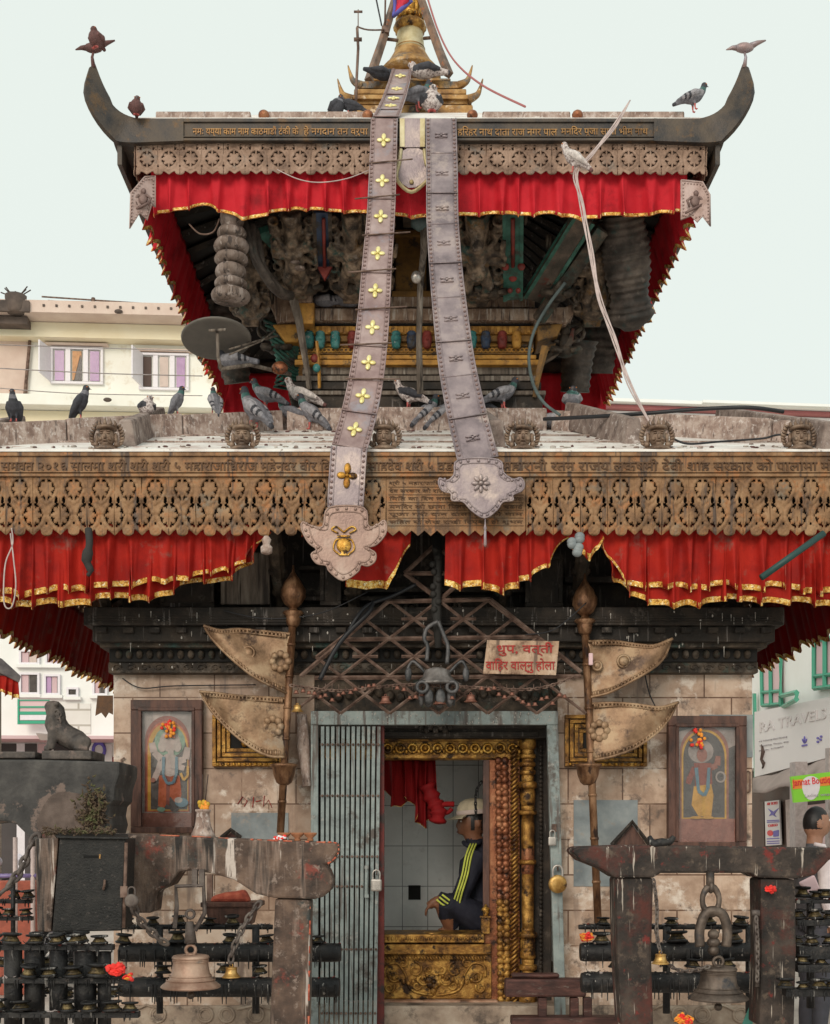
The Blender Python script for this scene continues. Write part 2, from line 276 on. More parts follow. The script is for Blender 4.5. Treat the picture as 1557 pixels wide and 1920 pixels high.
def organic(mb, voxel, iters=4, fn=None, mats=(), name='body', fac=.5):
    """fuse the builder's pieces into one continuous smooth skin, then colour faces by fn(centre)->slot"""
    me = mb.mesh(name, []); o = bpy.data.objects.new('tmp', me); COL.objects.link(o)
    r = o.modifiers.new('r', 'REMESH'); r.mode = 'VOXEL'; r.voxel_size = voxel
    s = o.modifiers.new('s', 'SMOOTH'); s.iterations = iters; s.factor = fac
    bpy.context.view_layer.update(); dg = bpy.context.evaluated_depsgraph_get()
    m2 = bpy.data.meshes.new_from_object(o.evaluated_get(dg)); m2.name = name
    bpy.data.objects.remove(o); bpy.data.meshes.remove(me)
    m2.materials.clear()
    for k in mats: m2.materials.append(M[k])
    for p in m2.polygons:
        p.use_smooth = True
        if fn: p.material_index = fn(p.center, p.normal)
    return m2
def text_mesh(body, width=None, height=None, ext=.004, bold=0.0, res=2, sx=1.0):
    c = bpy.data.curves.new('txt', 'FONT'); c.body = body; c.extrude = 0; c.offset = bold; c.resolution_u = res
    o = bpy.data.objects.new('txt', c); COL.objects.link(o); bpy.context.view_layer.update()
    dg = bpy.context.evaluated_depsgraph_get(); m = bpy.data.meshes.new_from_object(o.evaluated_get(dg))
    bpy.data.objects.remove(o); bpy.data.curves.remove(c)
    vs = [v.co.copy() for v in m.vertices]; fs = [list(p.vertices) for p in m.polygons]; bpy.data.meshes.remove(m)
    x0 = min(v.x for v in vs); x1 = max(v.x for v in vs); y0 = min(v.y for v in vs); y1 = max(v.y for v in vs)
    w = width or (x1-x0); h = height or (y1-y0)*(w/(x1-x0))
    pts = [((v.x-x0)/(x1-x0)*w, (v.y-y0)/(y1-y0)*h) for v in vs]
    # solid letters: front faces, plus side walls along the border edges
    ed = {}
    for f in fs:
        for i in range(len(f)):
            a, b = f[i], f[(i+1) % len(f)]; k = (min(a,b), max(a,b)); ed.setdefault(k, []).append((a, b))
    n = len(pts); V3 = [(x, 0, z) for x, z in pts]+[(x, ext, z) for x, z in pts]
    F3 = [f for f in fs]+[[a, a+n, b+n, b][::-1] for k, l in ed.items() if len(l) == 1 for a, b in l]
    return V3, F3
import re as _re
def deva(s):   # draw the short-i sign before its consonant, as it is written
    return _re.sub('((?:[\u0915-\u0939]\u094d)*[\u0915-\u0939])\u093f', lambda m: '\u093f'+m.group(1), s)
def put_text(mb, body, org, width, height, mi=0, ext=.004, bold=0.0, X=None):
    vs, fs = text_mesh(deva(body), width, height, ext, bold); T = Matrix.Translation(V(org))
    if X is not None: T = T @ X
    mb.add(vs, fs, mi, False, T); return mb
def smooth_loop(pts, it=2, closed=True):
    pts = [V(p) for p in pts]
    for _ in range(it):
        q = []; n = len(pts)
        for i in range(n if closed else n-1):
            a, b = pts[i], pts[(i+1) % n]; q += [a*.75+b*.25, a*.25+b*.75]
        if not closed: q = [pts[0]]+q+[pts[-1]]
        pts = q
    return pts
def spline(pts, k=6):
    pts = [V(p) for p in pts]; out = []; n = len(pts)
    for i in range(n-1):
        p0, p1, p2, p3 = pts[max(i-1,0)], pts[i], pts[i+1], pts[min(i+2,n-1)]
        for j in range(k):
            t = j/k; out.append(.5*((2*p1)+(p2-p0)*t+(2*p0-5*p1+4*p2-p3)*t*t+(3*p1-p0-3*p2+p3)*t**3))
    out.append(pts[-1]); return out
def lerp_tab(tab, x):
    if x <= tab[0][0]: return tab[0][1]
    for (a, va), (b, vb) in zip(tab, tab[1:]):
        if x <= b: return va+(vb-va)*(x-a)/(b-a)
    return tab[-1][1]
def chain(mb, pts, link_l=.045, r=.006, mi=0, wide=.5):
    pts = spline(pts, 8); d = [0]
    for a, b in zip(pts, pts[1:]): d.append(d[-1]+(b-a).length)
    n = max(1, int(d[-1]/(link_l*.74)))
    for i in range(n):
        s = (i+.5)/n*d[-1]; k = max(j for j in range(len(d)) if d[j] <= s); k = min(k, len(pts)-2)
        t = (s-d[k])/max(1e-6, d[k+1]-d[k]); p = pts[k].lerp(pts[k+1], t); z = (pts[k+1]-pts[k]).normalized()
        a = z.orthogonal().normalized(); b = z.cross(a)
        q = R(20)+(i % 2)*PI/2; u = a*math.cos(q)+b*math.sin(q); w = z.cross(u)
        X = Matrix(((u.x, w.x, z.x, p.x), (u.y, w.y, z.y, p.y), (u.z, w.z, z.z, p.z), (0,0,0,1)))
        mb.torus((0,0,0), link_l*wide*.55, r, 'y', 12, 5, mi, X @ Matrix.Diagonal((1,1,1/(wide*1.1)*1.0,1)))
    return mb
def frame_to(p, z, x=None):
    z = V(z).normalized(); x = V(x) if x is not None else z.orthogonal(); x = (x-z*x.dot(z)).normalized(); y = z.cross(x); p = V(p)
    return Matrix(((x.x, y.x, z.x, p.x), (x.y, y.y, z.y, p.y), (x.z, y.z, z.z, p.z), (0,0,0,1)))
mat('bell_dark_warm', [(.1,.06,.04), (.2,.13,.09), (.3,.21,.15)], 14, .5, .35, .35, 80, stains=[((.08,.06,.05), 9, .58, .74)])
mat('weathered_strut', [(.1,.07,.055), (.19,.14,.115), (.28,.225,.2)], 9, .85, 0, .6, 60, streaks=[((.34,.28,.25), 35, 3, .58, .74), ((.06,.045,.04), 30, 3, .6, .75)])
mat('dark_ring', [(.02,.016,.013), (.06,.046,.038), (.12,.095,.078)], 8, .75, 0, .5, 60, stains=[((.03,.06,.055), 6, .6, .78), ((.15,.12,.1), 9, .66, .8)])
mat('weathered_dim', [(.045,.036,.028), (.085,.065,.05), (.14,.1,.075)], 9, .8, 0, .5, 60, stains=[((.12,.03,.02), 6, .62, .75)])
mat('ochre_gilt', [(.16,.08,.03), (.36,.19,.06), (.52,.32,.13)], 9, .55, .3, .4, 70, stains=[((.14,.13,.12), 6, .55, .72), ((.6,.45,.3), 12, .64, .76)])
mat('gilt_pale', [(.36,.27,.13), (.5,.42,.24), (.62,.55,.36)], 6, .5, .3, .25, 60)
mat('prop_wood', [(.09,.06,.045), (.19,.13,.1), (.3,.18,.12)], 8, .7, 0, .4, 60, stains=[((.4,.13,.05), 12, .64, .72)])
mat('lattice_pink', [(.3,.2,.17), (.42,.3,.27), (.5,.38,.35)], 12, .55, .25, .3, 80)
mat('lattice_pink_dark', [(.16,.1,.09), (.24,.16,.14)], 12, .55, .25, .3, 80)
mat('smear_red', [(.3,.05,.03), (.5,.11,.06), (.6,.22,.13)], 40, .85, 0, .4, 90)
flat('dropping', (.5,.46,.42), .8, 0, .15, 50)

mat('bead_dark', [(.2,.13,.12), (.29,.2,.19)], 20, .5, .35, .2, 60)
mat('step_stone', [(.24,.11,.06), (.4,.22,.14), (.52,.34,.24)], 7, .6, 0, .4, 50, stains=[((.1,.05,.03), 7, .58, .72)])
mat('dish_dark', [(.035,.035,.037), (.08,.078,.08), (.14,.13,.13)], 14, .5, .3, .3, 60); mat('dish_grey', [(.1,.09,.085), (.19,.17,.16), (.28,.26,.25)], 12, .5, .3, .3, 60)
mat('bell_copper', [(.1,.035,.025), (.2,.08,.055), (.3,.14,.1)], 12, .5, .4, .3, 60) 
mat('moss', [(.05,.035,.025), (.11,.07,.045), (.09,.1,.04)], 20, .9, 0, .6, 60)
mat('rust_lock', [(.06,.045,.04), (.12,.095,.085), (.18,.15,.13)], 16, .6, .3, .4, 70)
mat('red_wood', [(.03,.011,.009), (.065,.025,.02), (.12,.05,.04)], 7, .65, 0, .4, 50, squash=(1,4,4), stains=[((.15,.12,.1), 9, .64, .76)])
mat('sindoor_dark', [(.22,.04,.025), (.36,.07,.04), (.45,.12,.07)], 20, .85, 0, .5, 70)
mat('old_slate', [(.06,.055,.06), (.13,.12,.12), (.2,.18,.16)], 5, .8, 0, .4, 40)
flat('low_wall_red', (.42,.12,.08), .85)
flat('wire_dim', (.1,.13,.13), .6)
flat('teal_dim', (.06,.09,.09), .5)
SUN_EL, SUN_AZ, SUN_ROT, SUN_E, SUN_ANG, SKY_K, EXPO = 24, 200, 200, 1.5, 25, 7.5, 0.06

# =================================================================== setting
g = MB(); g.add([(-90,-6,0),(90,-6,0),(90,140,0),(-90,140,0)], [(0,1,2,3)])
single(g, 'street_paving', 'paving', 'pale paved square in front of and around the temple', 'ground', kind='structure')

# =================================================================== the temple
XC, YC = .09, 9.55
temple = thing('temple', 'two-tiered brick and brass pagoda temple with red valances filling the photo', 'temple', (.17, 9.5, 0))
T = temple
WX = .175
# --- lower walls
w = MB()
def wall_panel(mb, x0, x1, z0, z1, y0=7.6, th=.22): mb.box2((x0, y0, z0), (x1, y0+th, z1))
xl, xr = SX(213, 7.6), SX(1411, 7.6); dl, dr = SX(590, 7.6), SX(1046, 7.6); zt = SZ(1262, 7.6)
for a_, b_ in (((xl, 7.6, .36), (dl, 7.82, zt)), ((dr, 7.6, .36), (xr, 7.82, zt)), ((xl, 7.822, .36), (xl+.22, 8.1, zt)), ((xl, 10.6, .36), (xl+.22, 11.4, zt)), ((xl+.222, 11.18, .36), (xr-.222, 11.4, zt)), ((xr-.22, 7.822, .36), (xr, 9.4, zt)), ((xr-.22, 10.6, .36), (xr, 11.179, zt))):
    w = MB(); w.box2(a_, b_); part(w, 'tiled_wall', 'marble_tile', T, .006)  # unseen gaps left in both side walls to let light into the shrine room
b = MB()
b.box2((xl-.1, 7.5, 0), (xr+.1, 11.5, .3)); b.box2((xl-.04, 7.57, .3), (xr+.04, 11.45, .5))
base = part(b, 'plinth', 'base_stone', T, .01)
for px in (296, 385, 425, 480, 1275, 1318, 1390):
    b = MB(); p = P(px, 1903, 7.56); b.torus((p.x, 7.567, p.z), .045, .009, 'y', 16, 6); b.torus((p.x, 7.567, p.z), .034, .007, 'y', 12, 5); part(b, 'carved_scroll', 'base_stone', T)
for a, c in ((300, 250), (445, 520), (1225, 1260), (1330, 1380)):
    b = MB(); b.tube([P(a, 1893, 7.565), P((a+c)/2, 1884, 7.56), P(c, 1896, 7.565)], .008, 6); part(b, 'carved_scroll', 'base_stone', T)
for (x0, y0, x1, y1) in ((434, 1524, 541, 1575), (1076, 1500, 1196, 1662), (1312, 1340, 1412, 1420)):
    s = MB(); s.pbox(x0, y0, x1, y1, 7.594, .02); part(s, 'grey_slab', 'grey_slab', T)
# red painted strokes on one pale tile
s = MB(); s.pbox(436, 1478, 520, 1522, 7.595, .02); tl = part(s, 'pale_tile', 'marble_tile', T)
s = MB()
for pts in (((446,1508),(455,1494),(464,1502),(458,1512)), ((476,1494),(474,1514)), ((496,1492),(494,1512),(504,1500),(510,1514)), ((480,1503),(490,1501))):
    s.tube([P(x, y, 7.591) for x, y in pts], .003, 5)
part(s, 'red_scrawl', 'sign_ink', tl)
# interior: tiled room
r = MB(); r.box2((-1.3, 9.0, .3), (1.55, 9.12, 2.9)); rw = part(r, 'shrine_room_wall', 'room_tile', T)
r = MB(); r.box2((-1.5, 7.83, .3), (1.85, 11.1, .62)); part(r, 'shrine_floor', 'base_stone', T)
r = MB(); r.pbox(766, 1660, 789, 1687, 8.994, .03); part(r, 'niche', 'dark_void', T)
# --- dark storey behind the valance
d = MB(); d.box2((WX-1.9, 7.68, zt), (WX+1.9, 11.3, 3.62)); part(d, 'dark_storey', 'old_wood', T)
# --- cornice
for (y0, y1, Y, hw, m) in ((1138, 1172, 7.33, 2.05, 'old_wood'), (1174, 1203, 7.38, 2.01, 'old_wood'), (1204, 1214, 7.43, 1.98, 'carved_wood'), (1241, 1262, 7.52, 1.95, 'carved_wood'), (1214, 1241, 7.5, 1.94, 'dark_void')):
    c = MB(); z0, z1 = SZ(y1, Y), SZ(y0, Y); c.box2((WX-hw, Y, z0), (WX+hw, 7.679, z1))
    if hw < 2.04 and m != 'dark_void': pass
    o = part(c, 'cornice_board', m, T, .006)
    if y0 == 1241:
        q = MB()
        for i in range(46):
            x = WX-1.9+i*.0845; z = (z0+z1)/2
            q.tube([(x+.03*math.cos(t)*(1-t/9), Y-.003, z+.022*math.sin(t)*(1-t/9)) for t in [k*.55 for k in range(12)]], .006, 5)
        part(q, 'scroll_carving', 'carved_wood', o)
    if y0 == 1214:
        q = MB()
        for i in range(62):
            x = WX-1.88+i*.0616; q.ball((x, Y-.005, (z0+z1)/2), (.022, .03, .028), n=8, m=5)
        part(q, 'bead_row', 'carved_wood', o)
c = MB()
for i in range(26):
    x = WX-1.95+i*.156; c.box2((x-.03, 7.345, SZ(1186, 7.345)), (x+.03, 7.379, SZ(1176, 7.345)))
for i in range(5): c.tube([(WX-2.0, 7.335-.002*i, SZ(1146+i*5, 7.33)), (WX+2.0, 7.335-.002*i, SZ(1146+i*5, 7.33))], .0045, 5)
part(c, 'cornice_dentil', 'old_wood', T, .004)
# boards, panels and brackets under the lower eave
c = MB(); c.pbox(414, 1036, 506, 1133, 7.42, .03); part(c, 'hanging_board', 'grey_wood', T, .004)
for x0, y0, x1, y1 in ((985, 1040, 1056, 1138), (300, 1030, 402, 1138), (1230, 1036, 1330, 1138), (600, 1030, 640, 1135)):
    c = MB(); c.pbox(x0, y0, x1, y1, 7.5, .03); c.pbox(x0, y0, x1, y0+8, 7.485, .0148); c.pbox(x0, y1-8, x1, y1, 7.485, .0148); c.pbox(x0, y0+8.5, x0+8, y1-8.5, 7.485, .0148); c.pbox(x1-8, y0+8.5, x1, y1-8.5, 7.485, .0148)
    part(c, 'wood_panel', 'old_wood', T, .003)
for px in (528, 664, 940, 1080, 200, 1420):
    c = MB(); a = P(px, 1140, 7.6); e = V((a.x*1.0, 7.0, 3.42))
    c.tube([a, a.lerp(e, .5)+V((0, -.03, 0)), e], [.035, .045, .035], 6, sm=False)
    for k in range(4): q = a.lerp(e, .15+.2*k); c.ball(q, (.06, .05, .035), n=8, m=5)
    part(c, 'carved_bracket', 'carved_wood', T)
for y0, y1, x0, x1 in ((1080, 1092, 1060, 1180), (1060, 1068, 560, 740), (1100, 1110, 640, 1000), (1118, 1126, 520, 760)):
    c = MB(); c.pbox(x0, y0, x1, y1, 7.55, .1); part(c, 'ledge_board', 'old_wood', T, .004)
# the carved torana behind the iron trellis
c = MB(); random.seed(3)
for i in range(40):
    t = i/39; px = 590+t*430; h = 1-abs(t-.5)*2
    for k in range(3):
        py = 1240-random.random()*120*h-10; p = P(px+random.uniform(-8, 8), py, 7.6)
        c.torus(p, .03+random.random()*.03, .012, 'y', 10, 5); c.ball(p, .018, n=6, m=4)
c.pbox(585, 1262, 1048, 1336, 7.62, .1)
for i in range(24): c.ball(P(596+i*19.4, 1300+6*math.sin(i), 7.6), (.028, .03, .035), n=8, m=5)
part(c, 'carved_tympanum', 'carved_wood', T)
c = MB()
for i in range(16):
    p = P(690+i*15, 1180+35*math.sin(i*1.9), 7.55); c.torus(p, .02, .007, 'y', 10, 5)
part(c, 'gilt_carving', 'gold_old', T)

# --- perforated brass valance (relief sheet with real holes)
def lace_unit(kind, nu=26, nv=44):
    hs = {}; w = 1.0
    def bottom(u):
        if kind == 'low':
            a = abs(u)
            return .925+.075*math.sqrt(max(0, 1-(a/.23)**2)) if a < .23 else .9+.1*max(0, 1-(.5-a)/.22)
        a = .5-abs(u)
        return .92+.08*math.sqrt(max(0, 1-(a/.22)**2)) if a < .22 else .9+.1*max(0, 1-abs(u)/.22)
    def ev(u, v):
        a = abs(u); h = .42; hole = False
        if kind == 'low':
            L = [(.5-a, v-.66, .37, .22), (a, v-.21, .31, .2)]; small = [(a-.0, v-.80, .05, .03), (a-.36, v-.4, .05, .07), (a-.2, v-.02, .07, .03)]
        else:
            L = [(a, v-.5, .35, .27), (.5-a, v-.08, .27, .15)]; small = [((.5-a), v-.74, .06, .04), (a-.3, v-.17, .05, .05)]
        for (x, y, rx, ry) in L:
            e = (abs(x/rx)**1.55+abs(y/ry)**1.55)**(1/1.55); th = math.atan2(y/ry, x/rx)
            lobes = .78+.14*math.cos(th*7 if kind == 'up' else th*8)
            if e < lobes:
                h = .5+.5*(1-e/lobes)**.6*(.7+.3*abs(math.cos(x*38))) ; return h, False
            if e < 1.0 and not abs(x) < .035: hole = True
            elif e < 1.0: h = .35
            if 1.0 <= e < 1.42:
                q = abs(((th/(2*PI)*14) % 1)-.5)*2; k = 1-((e-1.21)/.17)**2-(q*.95)**2
                if k > 0: h = max(h, .5+.5*math.sqrt(k))
            if 1.0 <= e < 1.07: h = max(h, .6)
        for (x, y, rx, ry) in small:
            if (x/rx)**2+(y/ry)**2 < 1: hole = True
        mu = a if kind == 'low' else .5-a
        k = math.hypot(mu/.17, (v-.92)/.075)
        if k < 1: h = .95 if .55 < k < .9 else (.6 if k > .35 else 1.0); hole = False
        if v < .035: h = .8; hole = False
        return h, hole
    vs = []; fs = []
    for j in range(nv+1):
        for i in range(nu+1):
            u = i/nu-.5; v = j/nv*1.0; vb = min(v, bottom(u)); h, ho = ev(u, vb)
            vs.append((u, h, -vb))
    for j in range(nv):
        for i in range(nu):
            u = (i+.5)/nu-.5; v = (j+.5)/nv
            if v > bottom(u)+.02: continue
            if ev(u, v)[1]: continue
            a = j*(nu+1)+i; fs.append((a, a+1, a+nu+2, a+nu+1))
    return vs, fs
def lace_strip(n, w, h, relief, unit):
    mb = MB(); vs, fs = unit
    for k in range(n):
        q = [((k+.5)*w+x*w, -y*relief*(.85+.3*N(k*1.7, 3)), z*h*(1+.012*N(k*.9+x, 8))) for x, y, z in vs]
        mb.add([(x+.004*N(x*9, z*9, k), y-.012*N(x*1.1, z*3, 5)-.004*N(x*7, z*9, 2), z) for x, y, z in q], [f[::-1] for f in fs], 0, True)
    return mb
UL, UU = lace_unit('low'), lace_unit('up', 24, 34)
def weld(o):
    m = o.modifiers.new('w', 'WELD'); m.merge_threshold = .0006
    s = o.modifiers.new('s', 'SOLIDIFY'); s.thickness = .006; s.offset = 1
def lace(name, n, w, h, relief, unit, X, mname):
    mb = lace_strip(n, w, h, relief, unit); q = MB(); q.v = [tuple(X @ V(v)) for v in mb.v]; q.f, q.m, q.s = mb.f, mb.m, mb.s
    o = part(q, name, mname, T); weld(o); return o
LW, YL = 2.7, 6.85
zA, zB, zC_ = SZ(850, YL), SZ(893, YL), SZ(1003, YL)
ulow = .1485; hl = zB-zC_
XL0 = SX(527, YL)-ulow*.5          # a leaf column of the low pattern sits at px 527
def rotz(a, p): return Matrix.Translation(V(p)) @ Matrix.Rotation(a, 4, 'Z')
# front, in two runs either side of the inscription plaque (px 730..985)
nl = int((SX(722, YL)-(XC-LW+.03))/ulow)
xs = SX(724, YL)-nl*ulow
lace('lattice_valance', nl, ulow, hl, .012, UL, rotz(0, (xs, YL+.02, zB)), 'brass_brown')
xs2 = SX(987, YL); nr = int((XC+LW-.03-xs2)/ulow)
lace('lattice_valance', nr, ulow, hl, .012, UL, rotz(0, (xs2, YL+.02, zB)), 'brass_brown')
ns = int((2*LW-.1)/ulow)
lace('lattice_valance', ns, ulow, hl, .012, UL, rotz(-PI/2, (XC-LW+.03, YL+LW*2-.05, zB)), 'brass_brown')
lace('lattice_valance', ns, ulow, hl, .012, UL, rotz(PI/2, (XC+LW-.03, YL+.05, zB)), 'brass_brown')
# inscription plaque with scalloped lower edge
pl = []; x0, x1 = SX(725, YL), SX(986, YL); k = 11
pl = [V((x0, YL+.012, zB)), V((x1, YL+.012, zB))]
for i in range(k):
    xa = x1-(x1-x0)*i/k; xb = x1-(x1-x0)*(i+1)/k
    pl += [V((xa, YL+.012, zC_+.028)), V(((xa+xb)/2, YL+.012, zC_-.002))]
pl.append(V((x0, YL+.012, zC_+.028)))
c = MB(); c.prism(pl, (0, .012, 0)); pq = part(c, 'inscription_plaque', 'brass_brown', T)
c = MB(); lines = ['श्री ५ महाराजाधिराज महेन्द्र वीर विक्रम शाह', 'देव सरकार को राज्य काल मा साल माघ महिना', 'मिति का दिन नगर का बासिनदा हरु बाट', 'मनदिर को छाना पितल ले मोहरी चढाई', 'पूजा गरी दान दाता हरु को नाम', 'सहित यो लेख राखी दिएको हो शुभम']
for i, s in enumerate(lines):
    z = zB-.038-i*.0425; put_text(c, s, (x0+.015, YL+.0075, z-.012), x1-x0-.03, .03, 0, .008, .0)
    c.box2((x0+.01, YL+.008, z-.0185), (x1-.01, YL+.011, z-.0165))
part(c, 'lettering', 'brass_letter', pq)
# inscription band (fascia) of the lower eave, four sides with lips
def eave_band(hw, yf, z0, z1, mname, lip=.012):
    c = MB(); t = .05
    for side in range(4):
        X = Matrix.Translation(V((XC, YC, 0))) @ Matrix.Rotation(side*PI/2, 4, 'Z')
        e = 0 if side % 2 == 0 else t+.001
        c.box2((-hw+e, -hw, z0), (hw-e, -hw+t, z1), 0, X)
        for (a, b_) in ((z1-.018, z1+.004), (z0-.004, z0+.012), (z0+.018, z0+.026)):
            c.box2((-hw-lip+e, -hw-lip, a), (hw+lip-e, -hw-.0005, b_), 0, X)
    return part(c, 'eave_fascia', mname, T, .003)
fl = eave_band(YC-YL, YL, zB, zA, 'brass_brown')
c = MB(); zl = SZ(889, YL)
for s, a, e in (('सम्वत २०१६ सालमा श्री श्री श्री ५ महाराजाधिराज महेन्द्र वीर वि', 2, 622), ('साहदेव श्री ५ वडा', 690, 856), ('महारानी रत्न राज्य लक्ष्मी देवी शाह सरकार को पालामा मोहरी', 942, 1600), ('श्री', -100, -30)):
    put_text(c, s, (SX(a, YL), YL-.007, zl-.004), SX(e, YL)-SX(a, YL), .088, 0, .0072, .012)
part(c, 'lettering', 'brass_letter', fl)

# --- lower roof
ze, zr = zA+.018, SZ(806, 8.6)
c = MB(); H0, H1 = YC-YL+.016, .95
q = [(-H0,-H0,ze),(H0,-H0,ze),(H0,H0,ze),(-H0,H0,ze),(-H1,-H1,zr),(H1,-H1,zr),(H1,H1,zr),(-H1,H1,zr)]
q = [(x+XC, y+YC, z) for x, y, z in q]; q2 = [(x, y, z-.013) for x, y, z in q]
c.add(q+q2, [(0,1,5,4),(1,2,6,5),(2,3,7,6),(3,0,4,7),(4,5,6,7),(8,12,13,9),(9,13,14,10),(10,14,15,11),(11,15,12,8)])
for i, j in ((0,1),(1,2),(2,3),(3,0)): c.f.append([i, 8+i, 8+j, j]); c.m.append(0); c.s.append(False)
part(c, 'lower_roof', 'roof_sheet', T)
def roofz(x, y):
    d = max(abs(x-XC), abs(y-YC)); t = (H0-d)/(H0-H1); return ze+(zr-ze)*min(1, t)
def roof_at(px, py):      # where a photo ray meets the front slope of the lower roof
    lo, hi = YL, 8.6
    for _ in range(40):
        m = (lo+hi)/2
        if SZ(py, m) > roofz(XC, m): lo = m
        else: hi = m
    return m
for s in range(4):
    sx, sy = ((-1,-1),(1,-1),(1,1),(-1,1))[s]
    a = V((XC+sx*(H0-.02), YC+sy*(H0-.02), ze)); e = V((XC+sx*H1, YC+sy*H1, zr)); nrm = V((sx, -sy, 0)).normalized()*.07
    c = MB(); up = V((0, 0, .13)); dn = V((0, 0, -.03)); k = 3
    for i in range(k):
        p, q_ = a.lerp(e, i/k), a.lerp(e, (i+1)/k-.004); up = V((0, 0, .125+.008*(i % 2)))
        c.add([p-nrm+dn, p+nrm+dn, q_+nrm+dn, q_-nrm+dn, p-nrm*.8+up, p+nrm*.8+up, q_+nrm*.8+up, q_-nrm*.8+up], [(0,3,2,1),(4,5,6,7),(0,1,5,4),(1,2,6,5),(2,3,7,6),(3,0,4,7)])
    part(c, 'hip_ridge', 'curb_stone', T, .012)
for s in range(4):
    X = Matrix.Translation(V((XC, YC, 0))) @ Matrix.Rotation(s*PI/2, 4, 'Z'); c = MB(); n = 3
    for i in range(n):
        x0 = -H1+.06+(2*H1-.12)*i/n; x1 = -H1+.06+(2*H1-.12)*(i+1)/n-.006
        c.box2((x0, -H1-.06, zr-.04), (x1, -H1+.06, zr+.135+.006*(i % 2)), 0, X)
    part(c, 'roof_curb', 'curb_stone', T, .014)
def rib(a, e, hw=.06, h=.15):
    c = MB(); d = (e-a); nr_ = V((d.y, -d.x, 0)).normalized()*hw; up = V((0,0,h)); dn = V((0,0,-.03))
    c.add([a-nr_+dn, a+nr_+dn, e+nr_+dn, e-nr_+dn, a-nr_*.6+up, a+nr_*.6+up, e+nr_*.6+up, e-nr_*.6+up], [(0,3,2,1),(4,5,6,7),(0,1,5,4),(1,2,6,5),(2,3,7,6),(3,0,4,7)])
    part(c, 'roof_rib', 'rib_stone', T, .012)
for (ax, ay, ex, ey) in ((236, 837, 299, 804), (-58, 846, 38, 826), (1190, 832, 1070, 795), (1560, 842, 1352, 804), (930, 838, 905, 812)):
    Ya, Ye = roof_at(ax, ay), roof_at(ex, ey); rib(P(ax, ay, Ya), P(ex, ey, Ye))
c = MB()
for y0 in (7.35, 7.95):
    h = YC-y0
    c.tube([(XC-h, y0, roofz(XC, y0)+.004), (XC+h, y0, roofz(XC, y0)+.004)], .007, 5)
part(c, 'sheet_seam', 'curb_stone', T)
# soffit with rafters, closing the space under the roof
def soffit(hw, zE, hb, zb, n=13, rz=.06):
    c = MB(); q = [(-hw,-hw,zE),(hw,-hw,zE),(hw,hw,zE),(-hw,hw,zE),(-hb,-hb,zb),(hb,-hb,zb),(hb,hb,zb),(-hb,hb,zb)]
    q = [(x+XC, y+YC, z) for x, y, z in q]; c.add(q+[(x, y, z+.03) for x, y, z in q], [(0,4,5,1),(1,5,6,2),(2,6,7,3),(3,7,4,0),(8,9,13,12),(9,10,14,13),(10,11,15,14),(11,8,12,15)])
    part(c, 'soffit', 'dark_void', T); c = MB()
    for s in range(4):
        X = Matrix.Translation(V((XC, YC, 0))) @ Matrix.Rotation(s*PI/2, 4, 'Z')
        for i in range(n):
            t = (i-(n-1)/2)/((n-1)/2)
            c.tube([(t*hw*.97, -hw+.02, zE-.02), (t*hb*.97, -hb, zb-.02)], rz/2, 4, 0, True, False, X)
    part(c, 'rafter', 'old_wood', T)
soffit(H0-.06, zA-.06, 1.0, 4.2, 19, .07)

# --- crowned head ornaments along the lower eave
def head_ornament(px, py, Y, s=1.0):
    base = P(px, py, Y); X = Matrix.Translation(base) @ Matrix.Diagonal((s, s, s, 1))
    c = MB()
    c.ball((0, 0, .075), (.046, .04, .058), n=14, m=10, X=X); c.ball((0, -.042, .068), (.009, .012, .016), n=8, m=6, X=X)
    for q in (-1, 1):
        c.ball((q*.018, -.036, .086), (.011, .008, .005), n=8, m=5, X=X); c.ball((q*.018, -.035, .097), (.014, .008, .004), n=8, m=4, X=X)
        c.ball((q*.05, 0, .07), (.012, .012, .028), n=8, m=6, X=X); c.ball((q*.055, 0, .035), (.017, .014, .017), n=8, m=6, X=X); c.ball((q*.024, -.026, .058), (.014, .012, .012), n=8, m=5, X=X)
    c.ball((0, -.039, .047), (.014, .008, .006), n=8, m=5, X=X); c.ball((0, -.03, .03), (.02, .015, .012), n=8, m=5, X=X)
    c.lathe([(.075, -.005), (.07, .01), (.05, .02), (.035, .03)], 14, X); c.box2((-.085, -.05, -.012), (.085, .05, .0), 0, X)
    o = part(c, 'head_ornament', 'bell_dark_warm', T)
    k = MB(); k.lathe([(.05, .11), (.056, .115), (.054, .128), (.045, .13)], 16, X)
    for i in range(5):
        a = (i-2)*.55; ch = .045-.006*abs(i-2); pt = [(.05*math.sin(a), -.035*math.cos(a), .125), (.058*math.sin(a), -.036*math.cos(a), .14), (.05*math.sin(a), -.03*math.cos(a), .13+ch)]
        k.tube(pt, [.012, .01, .001], 6, X=X); k.ball((.054*math.sin(a), -.042*math.cos(a), .135), .007, n=6, m=4, X=X)
    for q in (-1, 1):
        for j in range(7):
            z = .035+j*.016; x = q*(.062+.016*math.sin(j*.5+.4)); k.tube([(x*.9, .01, z), (x+q*.012, .01, z+.008), (x+q*.02, .01, z+.018)], [.01, .008, .001], 5, X=X)
    part(k, 'crown', 'bell_dark_warm', o)
for px in (200, 455, 720, 980, 1233, 1499, -60): head_ornament(px, 846, 6.9, 1.03)

